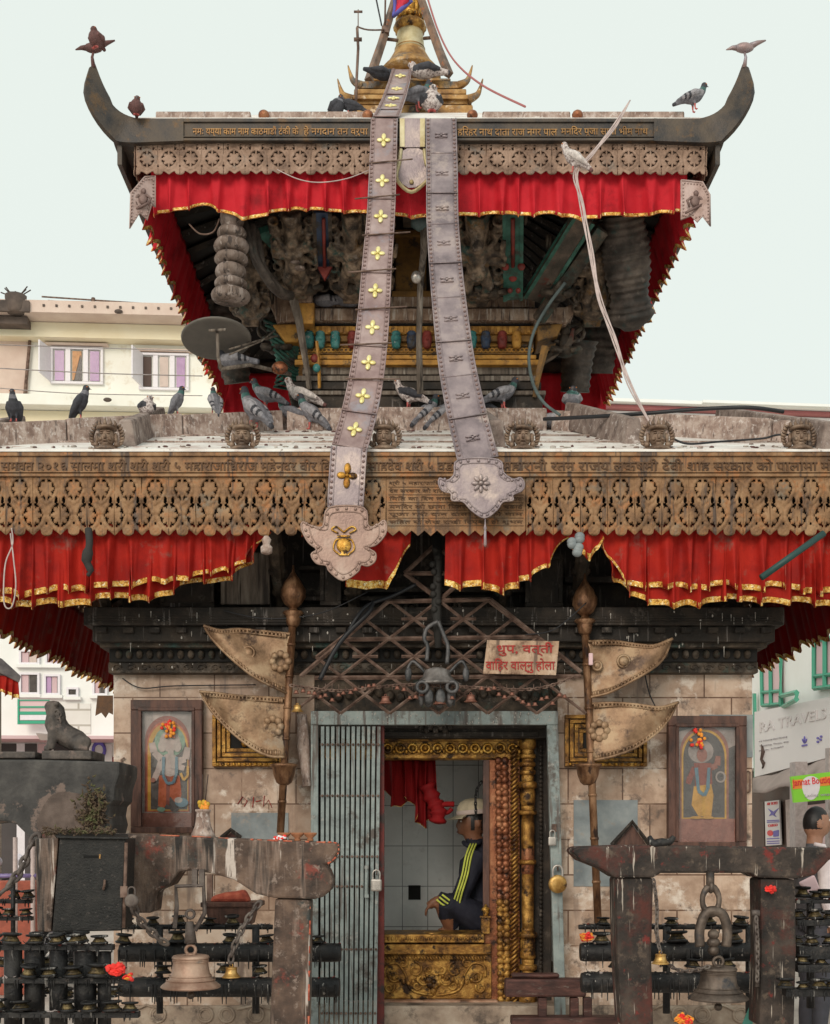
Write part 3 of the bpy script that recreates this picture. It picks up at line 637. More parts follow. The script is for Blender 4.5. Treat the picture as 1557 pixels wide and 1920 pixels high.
# --- upper body
UB = .80; yb = YC-UB
def ub_box(c, y0, y1, hw, X_=XC, mi=0): c.box2((X_-hw, YC-hw, SZ(y1, YC-hw)), (X_+hw, YC+hw, SZ(y0, YC-hw)), mi)
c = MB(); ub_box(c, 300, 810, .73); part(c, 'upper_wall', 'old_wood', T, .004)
for (y0, y1, hw, m) in ((578, 600, .86, 'weathered_ledge'), (556, 575, .82, 'weathered_ledge'), (602, 610, .80, 'dark_void'), (611, 626, .83, 'ochre'), (628, 640, .81, 'ochre_dark'), (642, 650, .775, 'ochre'), (651, 664, .80, 'ochre_dark'), (665, 673, .83, 'ochre'), (674, 684, .85, 'ochre'), (686, 702, .80, 'grey_wood'), (704, 714, .84, 'grey_wood'), (716, 730, .86, 'old_wood'), (732, 740, .89, 'grey_wood'), (742, 770, .87, 'old_wood')):
    c = MB(); ub_box(c, y0, y1, hw); part(c, 'frieze_band', m, T, .005)
c = MB(); Y = YC-.83
for i in range(40):
    x = XC-.82+i*.042; c.box2((x-.012, Y-.014, SZ(625, Y)), (x+.012, Y+.0, SZ(613, Y)))
part(c, 'dentil_row', 'ochre', T, .003)
c = MB(); Y = YC-.80
for i in range(54):
    x = XC-.795+i*.03; c.torus((x, Y-.004, SZ(657, Y)), .014, .005, 'y', 10, 5)
part(c, 'wave_carving', 'ochre', T)
jar = None
for px, m in ((580,'teal'),(601,'teal'),(629,'teal'),(661,'red_paint'),(743,'teal'),(772,'blue_paint'),(801,'red_paint'),(885,'teal'),(911,'blue_paint'),(942,'red_paint'),(969,'ochre'),(848,'teal')):
    c = MB(); p = P(px, 648, YC-.83); X = Matrix.Translation(p-V((0,0,.02))) @ Matrix.Diagonal((1.4,1.4,1.45,1))
    c.lathe([(.012,0),(.02,.006),(.024,.03),(.026,.055),(.02,.066),(.024,.072),(.018,.08),(.006,.083)], 12, X)
    for q in (-1, 1): c.ball((q*.009, -.022, .05), .005, n=6, m=4, X=X)
    c.ball((0, -.024, .035), (.008, .008, .006), n=6, m=4, X=X)
    part(c, 'frieze_figure', m, T)
# beam ends sticking out of the ledge corners
def beam_end(p, d, l, w, h, m):
    c = MB(); X = frame_to(p, d, (0, 0, 1)); c.box2((-h/2, -w/2, -.35), (h/2, w/2, l), 0, X); c.box2((-h/2-.012, -w/2-.012, l-.03), (h/2+.035, w/2+.012, l+.012), 0, X)
    part(c, 'beam_end', m, T, .006)
def flare(pts, Y, dep, m, nm='ledge_flare'):
    c = MB(); c.prism([P(x, y, Y) for x, y in pts][::-1], (0, dep, 0)); part(c, nm, m, T, .008)
flare([(560,565),(560,600),(520,605),(505,566),(496,521),(504,518),(513,552)], 8.64, .3, 'weathered_ledge')
flare([(1004,577),(1060,575),(1080,566),(1076,588),(1062,606),(1004,601)], 8.64, .3, 'weathered_ledge')
flare([(560,607),(560,641),(535,641),(511,608)], 8.66, .25, 'ochre'); flare([(1008,610),(1056,606),(1046,630),(1008,640)], 8.66, .25, 'ochre_dark')
flare([(533,486),(548,508),(580,508),(597,484),(597,520),(585,542),(586,566),(556,566),(547,540)], 8.55, .12, 'weathered_ledge', 'post_cup'); flare([(553,567),(590,567),(588,607),(560,607)], 8.57, .1, 'ochre', 'post_block')
c = MB()
c.tube([P(545, 545, 8.5), P(560, 600, 8.55), P(575, 690, 8.6), P(580, 730, 8.65)], [.035, .03, .022, .02], 5, sm=False); part(c, 'corner_slat', 'grey_wood', T)
c = MB()
for dx in (0, 24): c.tube([P(570+dx, 640, 8.62), P(574+dx, 680, 8.62), P(580+dx*.8, 728, 8.66)], .012, 5, sm=False)
part(c, 'corner_slat', 'ochre', T)
c = MB()
c.tube([P(1022, 650, 8.6), P(1010, 700, 8.62), P(1002, 745, 8.66)], [.03, .022, .015], 5, sm=False); part(c, 'corner_slat', 'ochre_dark', T)
for k, (px, py) in enumerate(((590, 672), (594, 690))):
    c = MB(); c.ball(P(px, py, 8.62), (.028, .02, .03), n=10, m=6); part(c, 'frieze_figure', 'red_paint' if k == 0 else 'teal', T)
# window behind the banners
c = MB(); c.pbox(742, 440, 800, 552, 8.76, .04); c.pbox(735, 430, 810, 442, 8.73, .06); c.pbox(735, 545, 812, 556, 8.73, .06); part(c, 'carved_window', 'ochre_dark', T, .004)

# --- upper roof
HU = 1.86; YU = YC-HU
uA, uB, uC = SZ(225, YU), SZ(264, YU), SZ(322, YU)
fu = eave_band(HU, YU, uB, uA, 'fascia_dark', .012)
c = MB(); zl = SZ(258, YU)
for s, a, e in (('नमः यय्या काम नाम काठमाडौं टंकी के', 362, 560), ('हे नगदान तन वरुपा', 570, 690), ('हरिहर नाथ दाता राज नगर पाल', 858, 1045), ('मनदिर पूजा सामा भीम नाथ', 1052, 1215)):
    put_text(c, s, (SX(a, YU), YU-.007, zl), SX(e, YU)-SX(a, YU), .068, 0, .0072, .006)
part(c, 'lettering', 'gilt_letter', fu)
uup = .1325; YLT = YU+.04
x0 = SX(256, YLT); n = int((SX(1324, YLT)-x0)/uup); uw = (SX(1322, YLT)-x0)/n
lace('lattice_valance', n, uw, uB-uC, .009, UU, rotz(0, (x0, YLT, uB)), 'lattice_up')
xr_ = SX(1322, YLT)
lace('lattice_valance', n, uw, uB-uC, .009, UU, rotz(-PI/2, (x0-.004, YLT+n*uw, uB)), 'lattice_up')
lace('lattice_valance', n, uw, uB-uC, .009, UU, rotz(PI/2, (xr_+.004, YLT, uB)), 'lattice_up')
lace('lattice_valance', n, uw, uB-uC, .009, UU, rotz(PI, (xr_, YC+HU-.03, uB)), 'lattice_up')
c = MB(); c.box2((XC-HU+.1, YC+HU-.1, uC), (XC+HU-.1, YC+HU-.08, uB)); part(c, 'barge_board', 'fascia_dark', T, .003)
# plain side boards below the side fascia
for s in (-1, 1):
    c = MB(); c.box2((XC+s*(HU-.005), YU+.02, SZ(306, YU)), (XC+s*(HU-.035), YC+HU-.06, uB-.006)); part(c, 'barge_board', 'fascia_dark', T, .003)
c = MB(); HP = .44; za = SZ(214, YC-HP)
q = [(-HU,-HU,uA+.002),(HU,-HU,uA+.002),(HU,HU,uA+.002),(-HU,HU,uA+.002),(-HP,-HP,za),(HP,-HP,za),(HP,HP,za),(-HP,HP,za)]
q = [(x+XC, y+YC, z) for x, y, z in q]; c.add(q, [(0,1,5,4),(1,2,6,5),(2,3,7,6),(3,0,4,7),(4,5,6,7)]); part(c, 'upper_roof', 'roof_sheet', T, 0, None, .02)
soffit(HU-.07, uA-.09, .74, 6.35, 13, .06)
for a, e in ((292, 470), (500, 692), (905, 1070), (1092, 1284)):
    c = MB(); yk = YU+.1; c.box2((SX(a, yk), yk, uA+.02), (SX(e, yk), yk+.09, SZ(208, yk))); part(c, 'roof_kerb', 'curb_stone', T, .008)
for px in (495, 690, 886, 1083):
    c = MB(); c.ball(P(px, 216, YU+.08), (.035, .035, .03), n=12, m=7); part(c, 'kerb_knob', 'copper_carve', T)
for s in (0, 1, 2, 3):   # swept-up corner wings
    Tp = [(345,224),(318,226),(290,228),(262,225),(234,216),(213,199),(197,171),(186,140)]
    Bp = [(345,266),(318,267),(290,268),(240,269),(210,262),(184,236),(170,200),(178,150)]
    Tp = [(p.x, p.z) for p in spline([(x, 0, y) for x, y in Tp], 3)]
    Bp = [(p.x, p.z) for p in spline([(x, 0, y) for x, y in Bp], 3)]
    cx = XC-HU-.014; yfr = YU-.014; k = len(Tp); f1 = []; f2 = []
    def conv(px, py, i, sgn):
        X_ = SX(px, YU); d = max(0, cx-X_); th = .03*(1-i/k)+.004 if d > 0 else 0
        p = V((X_+sgn*th*.7 if d > 0 else X_, yfr-d-sgn*th*.7, SZ(py, YU))); return p
    vs = []
    for i in range(k):
        for (px, py) in (Tp[i], Bp[i]):
            vs.append(conv(px, py, i, 1))
    mir = []
    for v in vs:   # mirror over the diagonal through the corner
        dx, dy = v.x-cx, v.y-yfr; mir.append(V((cx+dy, yfr+dx, v.z)))
    fs = []
    for i in range(k-1):
        a = 2*i; fs += [(a, a+1, a+3, a+2)]; m_ = 2*k+a; fs += [(m_, m_+2, m_+3, m_+1)]; fs += [(a, a+2, m_+2, m_)]; fs += [(a+1, m_+1, m_+3, a+3)]
    fs += [(2*k-2, 2*k-1, 4*k-1, 4*k-2)]
    X = Matrix.Translation(V((XC, YC, 0))) @ Matrix.Rotation(s*PI/2, 4, 'Z') @ Matrix.Translation(V((-XC, -YC, 0)))
    c = MB(); c.add(vs+mir, fs, 0, False, X)
    o = part(c, 'corner_wing', 'fascia_dark', T)
    mm = o.modifiers.new('sh', 'EDGE_SPLIT'); mm.split_angle = R(45)
    for p_ in o.data.polygons: p_.use_smooth = True
    # metal bird perched on a thin stem at the tip
    tip = X @ conv(184, 141, k-1, 0)
    d = X.to_3x3() @ V((-1, -1, 0)).normalized()
    q = MB(); q.tube([tip-V((0,0,.02)), tip+V((0,0,.04))+d*.01, tip+V((0,0,.075))-d*.0], [.014, .009, .007], 6)
    bb = tip+V((0,0,.1)); q.ball(bb, (.06, .03, .03), n=10, m=6); q.tube([bb+V((.04,0,.01)), bb+V((.08,0,.03)), bb+V((.13,0,.045))], [.02,.014,.004], 6)
    q.tube([bb-V((.04,0,0)), bb-V((.075,0,.0)), bb-V((.11,0,.012))], [.018,.012,.003], 6)
    part(q, 'bird_finial', 'pigeon_brown' if s == 0 else 'banner_metal', o)

# --- carved struts and figures under the upper eave
def ring_stack(name, pts, prof, m, n=18, ripple=0):
    """a lathe whose axis runs through pts[0] -> pts[1]"""
    a, e = pts; L_ = (e-a).length; c = MB(); X = frame_to(a, e-a, (1, 0, 0))
    pr = [(r, z*L_) for r, z in prof]
    if ripple:
        q = []
        for i in range(ripple*4+1):
            z = i/(ripple*4); r = lerp_tab([(zz, rr) for rr, zz in prof], z); zq = z+.022*N(z*9, a.x*5, 1.7); q.append((r*(1+.05*math.cos(i*PI/2)+.05*N(z*5, a.x*3, 4)), zq*L_))
        pr = q
    c.lathe(pr, n*2, X, wob=lambda t, z: .09*N(math.cos(t)*1.3+a.x, math.sin(t)*1.3, z*3)+.03*N(math.cos(t)*5, math.sin(t)*5+a.x, z*16)); return part(c, name, m, T)
def discs(spec):
    out = []; z = 0; tot = sum(h for r, h in spec)
    for r, h in spec:
        for t in (0, .12, .3, .5, .7, .88, 1): out.append((r*(.66+.34*math.sin(PI*min(1, max(0, t)))**.5), (z+h*t)/tot))
        z += h
    return out
ring_stack('carved_strut', (P(432, 568, 7.95), P(436, 388, 7.9)), discs([(.125,.06),(.105,.045),(.1,.06),(.108,.05),(.113,.06),(.095,.05),(.08,.09)]), 'weathered_strut')
c = MB()
for i in range(13):
    u = i/12; c.tube(spline([P(452+u*30, 400+u*30, 8.1), P(470+u*22, 470+u*30, 8.0+u*.1), P(505+u*25, 530+u*18, 8.15+u*.15), P(535+u*12, 556-u*2, 8.4)], 5), [.02+.012*math.sin(k*.6+i) for k in range(16)], 6)
part(c, 'drapery_carving', 'dark_ring', T)
def carved_strut(px0, py0, Y0, px1, py1, Y1, seed, w=.16):
    """a roof strut carved as a many-armed standing figure on a lotus, leaning out to the eave"""
    rnd = random.Random(seed); m_ = MB(); a, e = P(px0, py0, Y0), P(px1, py1, Y1); d = e-a; L_ = d.length; X = frame_to(a, d, (1, 0, 0)); k = w/.16
    def pt(x, y, z): return X @ V((x*k, y*k, z*L_))
    sg = -1 if (X.to_3x3() @ V((0,1,0))).y > 0 else 1
    m_.tube([pt(0,0,0), pt(0,0,.5), pt(0,0,1)], [.05*k,.06*k,.07*k], 6); m_.tube([pt(-.06,0,0), pt(.06,0,0)], .05*k, 8); m_.ball(pt(0,sg*.03,.08), (.1*k,.07*k,.04), n=12, m=8)
    for s in (-1, 1):
        m_.tube([pt(s*.035,sg*.05,.12), pt(s*.06,sg*.075,.25), pt(s*.03,sg*.06,.4)], [.03*k,.034*k,.038*k], 8)
        for i in range(3):
            z = .52+i*.07; x = .1+rnd.random()*.06; m_.tube([pt(s*.04,sg*.05,z), pt(s*x,sg*.07,z+rnd.uniform(-.08,.05)), pt(s*(x-.02+.03*rnd.random()),sg*.08,z+rnd.uniform(.05,.16))], [.024*k,.02*k,.015*k], 7); 
        for i in range(8): z = .1+i*.11; m_.ball(pt(s*(.1+.03*math.sin(i*2.1)),0,z), (.035*k,.03*k,.04*k), n=8, m=6); m_.torus(pt(s*.115,sg*.02,z+.05), .028*k, .012*k, 'y', 10, 5)
    m_.ball(pt(0,sg*.055,.47), (.065*k,.05*k,.09*k), n=12, m=8); m_.ball(pt(0,sg*.05,.6), (.07*k,.05*k,.07*k), n=12, m=8); m_.ball(pt(0,sg*.07,.73), (.042*k,.042*k,.052*k), n=12, m=8); m_.tube([pt(0,sg*.05,.78), pt(0,sg*.04,.88)], [.04*k,.014*k], 8)
    m_.torus(pt(0,sg*.0,.74), .1*k, .02*k, 'y', 18, 6)
    me = organic(m_, .0085, 2, None, ['carved_brown'], 'carved_strut'); me.transform(Matrix.Translation(-ORG[T.name])); link('carved_strut', me, T)
for a_ in ((560, 548, 8.5, 545, 398, 8.0, 1, .16), (660, 556, 8.55, 660, 398, 8.0, 2, .16), (700, 556, 8.6, 700, 398, 8.0, 7, .15), (895, 560, 8.55, 895, 398, 8.0, 3, .19), (1110, 600, 8.7, 1125, 420, 8.25, 5, .16), (470, 600, 8.6, 462, 440, 8.3, 6, .15)): carved_strut(*a_)
ring_stack('ringed_strut', (P(1186, 618, 8.5), P(1168, 400, 8.15)), [(.05,0),(.15,.1),(.14,.2),(.125,.32),(.155,.5),(.16,.75),(.13,1)], 'dark_ring', 24, 16)
ring_stack('ringed_strut', (P(1078, 735, 9.2), P(1085, 640, 9.1)), [(.1,0),(.11,.4),(.12,.7),(.14,1)], 'dark_ring', 18, 7)
ring_stack('ringed_strut', (P(1120, 700, 10.2), P(1130, 560, 10.0)), [(.12,0),(.15,.4),(.17,.7),(.14,1)], 'dark_ring', 18, 9)
ring_stack('ringed_strut', (P(445, 720, 10.2), P(420, 560, 10.0)), [(.1,0),(.15,.4),(.17,.7),(.14,1)], 'dark_ring', 18, 9)
def plank(a, e, w, th, m, name='roof_strut', edge=None):
    c = MB(); d = e-a; X = frame_to(a, d, (1, 0, 0)); L_ = d.length
    c.box2((-w/2, -th/2, 0), (w/2, th/2, L_), 0, X); ms = [m]
    o = part(c, name, ms, T, .006)
    if edge:
        q = MB()
        for s in (-1, 1): q.box2((s*w/2-.012, -th/2-.006, 0), (s*w/2+.012, -th/2-.0005, L_), 0, X); q.box2((s*w/2-.012, th/2+.0005, 0), (s*w/2+.012, th/2+.006, L_), 0, X)
        part(q, 'painted_edge', edge, o)
    return o
o = plank(P(962, 560, 8.55), P(962, 395, 7.95), .11, .04, 'green_paint', edge='green_paint')
for (px, py, r) in ((948, 500, .026), (978, 500, .026), (962, 520, .03), (957, 545, .018), (972, 545, .018)):
    q = MB(); q.ball(P(px, py, 8.28 if py < 510 else 8.38), (r, .016, r), n=10, m=6); part(q, 'painted_boss', 'red_paint', o)
q = MB(); q.tube([P(962, 410, 7.97), P(962, 500, 8.3)], .014, 6); part(q, 'painted_rib', 'red_paint', o)
o = plank(P(608, 520, 8.45), P(604, 395, 7.95), .1, .04, 'blue_paint', edge='carved_wood')
q = MB(); q.prism([P(595, 500, 8.3), P(623, 500, 8.3), P(609, 524, 8.3)], (0, .03, 0)); part(q, 'painted_tip', 'red_paint', o)
q = MB(); q.tube([P(607, 410, 7.96), P(609, 500, 8.3)], .012, 6); part(q, 'painted_rib', 'red_paint', o)
plank(P(1000, 560, 8.55), P(1095, 408, 7.95), .13, .05, 'weathered_dim', edge='green_paint')
plank(P(1010, 600, 8.6), P(1130, 430, 8.1), .09, .05, 'carved_wood')
plank(P(560, 500, 8.5), P(495, 430, 8.1), .1, .05, 'green_paint')
c = MB()
for i in range(6): c.ball(P(520+i*8.5, 448+i*11, 8.2), (.035, .03, .014), n=10, m=5)
part(c, 'carved_beads', 'weathered_strut', T)
plank(P(700, 560, 8.7), P(690, 395, 8.0), .1, .05, 'old_wood'); plank(P(840, 560, 8.7), P(850, 395, 8.0), .1, .05, 'old_wood')
plank(P(770, 420, 8.5), P(770, 395, 7.95), .1, .05, 'carved_wood')
# seated carved figures between the struts
random.seed(11)
def carved_figure(px, py, Y, s, m='carved_wood'):
    c = MB(); o_ = P(px, py, Y); X = Matrix.Translation(o_) @ Matrix.Diagonal((s, s, s, 1))
    c.ball((0, 0, .16), (.035, .035, .042), n=10, m=8, X=X); c.ball((0, 0, .09), (.05, .04, .06), n=10, m=8, X=X); c.ball((0, 0, .02), (.07, .06, .04), n=10, m=8, X=X); c.lathe([(.045,.19),(.035,.21),(.012,.25),(.004,.26)], 10, X)
    for q in (-1, 1):
        c.tube([(q*.05, 0, .13), (q*.085, -.02, .09), (q*.05, -.05, .07)], [.02,.017,.012], 6, X=X); c.tube([(q*.03, -.01, .02), (q*.09, -.05, .02), (q*.03, -.07, .0)], [.03,.026,.015], 6, X=X)
        c.tube([(q*.055, 0, .14), (q*.11, 0, .18), (q*.1, -.01, .23)], [.018,.014,.01], 6, X=X); c.torus((q*.075, .02, .16), .06, .012, 'y', 12, 5, X=X)
    part(c, 'carved_figure', m, T)
for px, py, s in ((530, 525, 1.1), (580, 548, .9), (655, 548, 1.0), (880, 552, 1.1), (925, 556, .9), (1045, 560, 1.1), (1105, 480, 1.2), (500, 600, 1.0), (1060, 665, 1.0), (520, 660, 1.0)):
    carved_figure(px, py, 8.45 if py < 600 else 8.75, s)
random.seed(5)
for i in range(44):
    px = random.choice((random.uniform(470, 690), random.uniform(855, 1120))); py = random.uniform(395, 560); Y = 8.05+(py-395)/165*.55
    p = P(px, py, Y); c = MB(); c.torus(p, random.uniform(.02, .05), .011, random.choice('yx'), 10, 5); part(c, 'foliage_carving', 'carved_wood', T)
c = MB()
for i in range(14): c.tube([P(495+i*3, 600+i*9, 8.7), P(540-i*2, 620+i*8, 8.72), P(560, 655+i*6, 8.75)], .012, 5)
part(c, 'drapery_carving', 'green_paint', T)
c = MB()
for i in range(9): c.tube([P(1005+i*4, 690-i*4, 8.8), P(1035+i*4, 672-i*3, 8.75), P(1075, 640-i*3, 8.7)], .012, 5)
part(c, 'drapery_carving', 'weathered_dim', T)

# --- pinnacle
XG = SX(769, 9.5)
for (y0, y1, hw) in ((196, 216, .455), (186, 195, .42), (177, 185, .45), (166, 176, .41), (152, 165, .375), (146, 151, .3)):
    c = MB(); Y = YC-hw; c.box2((XG-hw, YC-hw, SZ(y1, Y)), (XG+hw, YC+hw, SZ(y0, Y)))
    if y0 in (177, 152):
        for sx in (-1, 1):
            for sy in (-1, 1):
                b_ = V((XG+sx*hw*.96, YC+sy*hw*.96, SZ(y0+6, Y))); d = V((sx, sy*.5, 0)).normalized()
                c.tube(spline([b_, b_+d*.06+V((0,0,.015)), b_+d*.085+V((0,0,.06)), b_+d*.105+V((0,0,.12))], 4), [.03*(1-i/13)+.002 for i in range(13)], 6)
    part(c, 'pinnacle_step', 'ochre_gilt', T, .008)
c = MB(); Y = YC; pf = [(58,146),(57,140),(52,134),(44,126),(38,116),(33,107),(30,101),(28,97),(29,94)]
c.lathe([(a*Y/F, SZ(b_, Y)) for a, b_ in pf], 28, Matrix.Translation(V((XG, YC, 0)))); sp = part(c, 'pinnacle_bell', 'ochre_gilt', T)
c = MB(); c.lathe([(a*Y/F, SZ(b_, Y)) for a, b_ in ((29,99),(27,90),(26,78),(24.5,66),(24,62))], 28, Matrix.Translation(V((XG, YC, 0)))); part(c, 'pinnacle_drum', 'gilt_pale', T)
c = MB(); c.lathe([(a*Y/F, SZ(b_, Y)) for a, b_ in ((24,63),(29,58),(30,52),(28,46),(22,42))], 28, Matrix.Translation(V((XG, YC, 0))), wob=lambda t, z: .05*math.cos(t*16)); part(c, 'pinnacle_lotus', 'gold_old', T)
c = MB()
for i in range(12):
    t = i*PI/6; c.ball((XG+.085*math.cos(t), YC+.085*math.sin(t), SZ(37, Y)), .025, n=10, m=7)
for i in range(9):
    t = i*2*PI/9; c.ball((XG+.06*math.cos(t), YC+.06*math.sin(t), SZ(17, Y)), (.036, .036, .06), n=10, m=7)
c.lathe([(a*Y/F, SZ(b_, Y)) for a, b_ in ((18,44),(20,30),(16,10),(19,4),(14,-6),(8,-22),(10,-28),(2,-50))], 20, Matrix.Translation(V((XG, YC, 0)))); part(c, 'pinnacle_crown', 'gold', T)
for pts in (((692,152,9.25),(716,82,9.4),(748,-25,9.5)), ((842,140,9.3),(822,90,9.4),(782,-25,9.5))):
    c = MB(); c.tube([P(*p) for p in pts], [.038,.034,.03], 4, sm=False); part(c, 'pinnacle_prop', 'prop_wood', T, .004)
for a_, b_ in ((P(724, 73, 9.45), P(748, 76, 9.5)), (P(795, 72, 9.5), P(816, 70, 9.42))):
    c = MB(); c.tube([a_, b_], .012, 6); part(c, 'iron_tie', 'rust_iron', T)
c = MB(); c.pbox(716, 48, 730, 60, 9.38, .05); part(c, 'iron_clamp', 'rust_iron', T)

# =================================================================== red valances
def curtain(label, top, drop, folds, amp, nrm, mname='cloth_red', trim=.028, cols=260, rows=12, seed=0, group=None, second=None, hem=.03, name='red_valance', gather=.35, lean=0):
    """top(u)->point, drop(u)->length; pleats displace along nrm and sideways"""
    nrm = V(nrm)
    def grid(off, dscale, v0, v1, rows, extra=0.0, sd=0):
        vs = []
        for i in range(cols+1):
            u = i/cols; t = top(u); d = drop(u)*dscale; tn = (top(min(1, u+.002))-top(max(0, u-.002)))
            tn = tn.normalized() if tn.length > 1e-6 else V((1,0,0))
            ph = folds*u+.9*N(u*folds*.3, seed+sd, 3.1)+.25*N(u*folds*1.1, seed+sd, 9.7)
            s1 = math.sin(2*PI*ph); f = math.copysign(abs(s1)**.75, s1)+.2*math.sin(2*PI*ph*2.3+seed)+.6*N(u*folds*.8, seed+sd, 1.3)
            g = math.cos(2*PI*ph)
            am = .6+.7*abs(N(u*folds*.25, 7.7, seed+sd)*1.6)
            for j in range(rows+1):
                v = v0+(v1-v0)*j/rows; k = gather+(1-gather)*v
                hemw = d+hem*N(u*folds*.55, seed+4.4+sd, 2)*1.4+hem*.55*f
                p = t+V((0, 0, -hemw*v))+nrm*(off+amp*k*f*am+lean*v)+tn*(amp*.7*v*g*am)
                vs.append(p)
        return vs, [(i*(rows+1)+j, i*(rows+1)+j+1, (i+1)*(rows+1)+j+1, (i+1)*(rows+1)+j) for i in range(cols) for j in range(rows)]
    mb = MB(); a = top(.5); org = (a.x, a.y, a.z); davg = sum(drop(i/10) for i in range(11))/11
    vs, fs = grid(0, 1, 0, 1, rows); mb.add(vs, fs, 0, True)
    if second:
        vs, fs = grid(-amp*1.1, second, 0, 1, rows, sd=5); mb.add(vs, fs, 0, True)
    o = link(name, mb.mesh(name, [mname], org), None, org); tag(o, label, 'valance', group)
    s = o.modifiers.new('s', 'SOLIDIFY'); s.thickness = .004; s.offset = 0
    def trim_part(dscale, off, sd):
        tb = MB(); ft = trim/max(.05, davg*dscale)
        for e in (.0045, -.0045):
            vs, fs = grid(off+e, dscale, 1-ft, 1.002, 2, sd=sd); tb.add(vs, fs if e > 0 else [f[::-1] for f in fs], 0, True)
        part(tb, 'gold_trim', 'gold_trim', o)
    trim_part(1, 0, 0)
    if second: trim_part(second, -amp*1.1, 5)
    return o
def tabfn(tab, Y):      # bottom edge given in photo pixels: [(px, py)...] -> drop from the lace's lower edge
    return tab
def front_curtain(label, x0, x1, ytop, tab, Y, folds, amp, **kw):
    A, B = P(x0, ytop, Y), P(x1, ytop, Y)
    curtain(label, lambda u: A.lerp(B, u), lambda u: max(.02, (lerp_tab(tab, x0+(x1-x0)*u)-ytop)*Y/F), folds, amp, (0, -1, 0), **kw)
YV = 6.93
gL = 'red cloth valances under the lower eave'; gU = 'red cloth valances under the upper eave'
front_curtain('long double red valance with two gold hems left of the tall metal banner', -150, 500, 985, [(-150,1112),(60,1112),(170,1110),(260,1102),(340,1088),(400,1078),(440,1066),(470,1042),(490,1015),(500,1000)], YV, 15, .036, gather=.5, second=1.16, group=gL, seed=1.5, cols=420)
front_curtain('narrow red swag with one gold hem behind the tip of the tall metal banner', 560, 772, 985, [(560,1006),(590,1022),(630,1070),(650,1094),(690,1102),(720,1098),(745,1075),(772,1030)], YV, 4, .036, gather=.5, group=gL, seed=8.2, cols=160)
front_curtain('red swag with one rising gold hem right of the top of the iron trellis', 836, 1068, 985, [(836,1100),(870,1104),(905,1096),(930,1108),(960,1107),(990,1094),(1015,1070),(1035,1045),(1055,1020),(1068,1004)], YV, 6, .034, gather=.5, group=gL, seed=3.3, cols=180)
front_curtain('short looped red cloth end with gold hem hanging between two lower valances', 1066, 1128, 990, [(1066,1008),(1080,1035),(1095,1047),(1110,1046),(1122,1030),(1128,1005)], YV-.03, 2, .02, group=gL, seed=5.1, cols=60)
front_curtain('long double red valance with two gold hems at the right edge of the photo', 1130, 1705, 985, [(1130,1012),(1143,1050),(1160,1078),(1185,1098),(1230,1108),(1300,1106),(1360,1098),(1420,1106),(1500,1108),(1705,1108)], YV, 14, .036, gather=.5, second=1.2, group=gL, seed=6.4, cols=420)
# the receding side valances of the lower eave
zl0, zl1 = SZ(985, YV), SZ(1132, YV)
for s, lab in ((-1, 'dark red valance receding along the left side of the lower roof above the stone lion'), (1, 'dark red valance receding along the right side of the lower roof above the street shops')):
    x = XC+s*(LW-.12)
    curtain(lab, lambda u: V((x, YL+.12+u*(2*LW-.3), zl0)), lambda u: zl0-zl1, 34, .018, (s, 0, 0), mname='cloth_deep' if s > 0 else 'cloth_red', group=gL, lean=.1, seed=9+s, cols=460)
curtain('red valance along the hidden back edge of the lower roof', lambda u: V((XC-LW+.1+u*(2*LW-.2), YC+LW-.15, zl0)), lambda u: zl0-zl1, 22, .02, (0, 1, 0), group=gL, seed=14, cols=200)
# upper eave
YW = YU+.09; zu0 = SZ(314, YW)
front_curtain('bright red valance with thin gold hem across the front of the upper eave', 283, 1288, 316, [(283,404),(320,392),(380,396),(450,402),(560,400),(700,402),(900,406),(1000,402),(1100,404),(1200,406),(1270,398),(1288,402)], YW, 25, .036, gather=.45, mname='cloth_up', trim=.018, group=gU, seed=2.2, cols=560, hem=.035)
zu1 = SZ(412, YW)
for s, lab in ((-1, 'red valance receding along the left side of the upper eave beside the carved struts'), (1, 'red valance receding along the right side of the upper eave behind the twisted wires')):
    x = XC+s*(HU-.235)
    curtain(lab, lambda u: V((x, YU+.14+u*(2*HU-.3), zu0)), lambda u: zu0-zu1, 24, .022, (s, 0, 0), mname='cloth_up', trim=.024, group=gU, lean=.09, seed=4+s, cols=360, hem=.03)
curtain('red valance along the back of the upper eave seen low under the roof', lambda u: V((XC-HU+.14+u*(2*HU-.28), YC+HU-.14, zu0)), lambda u: zu0-zu1+.13, 24, .02, (0, -1, 0), mname='cloth_up', trim=.02, group=gU, seed=7.7, cols=300)

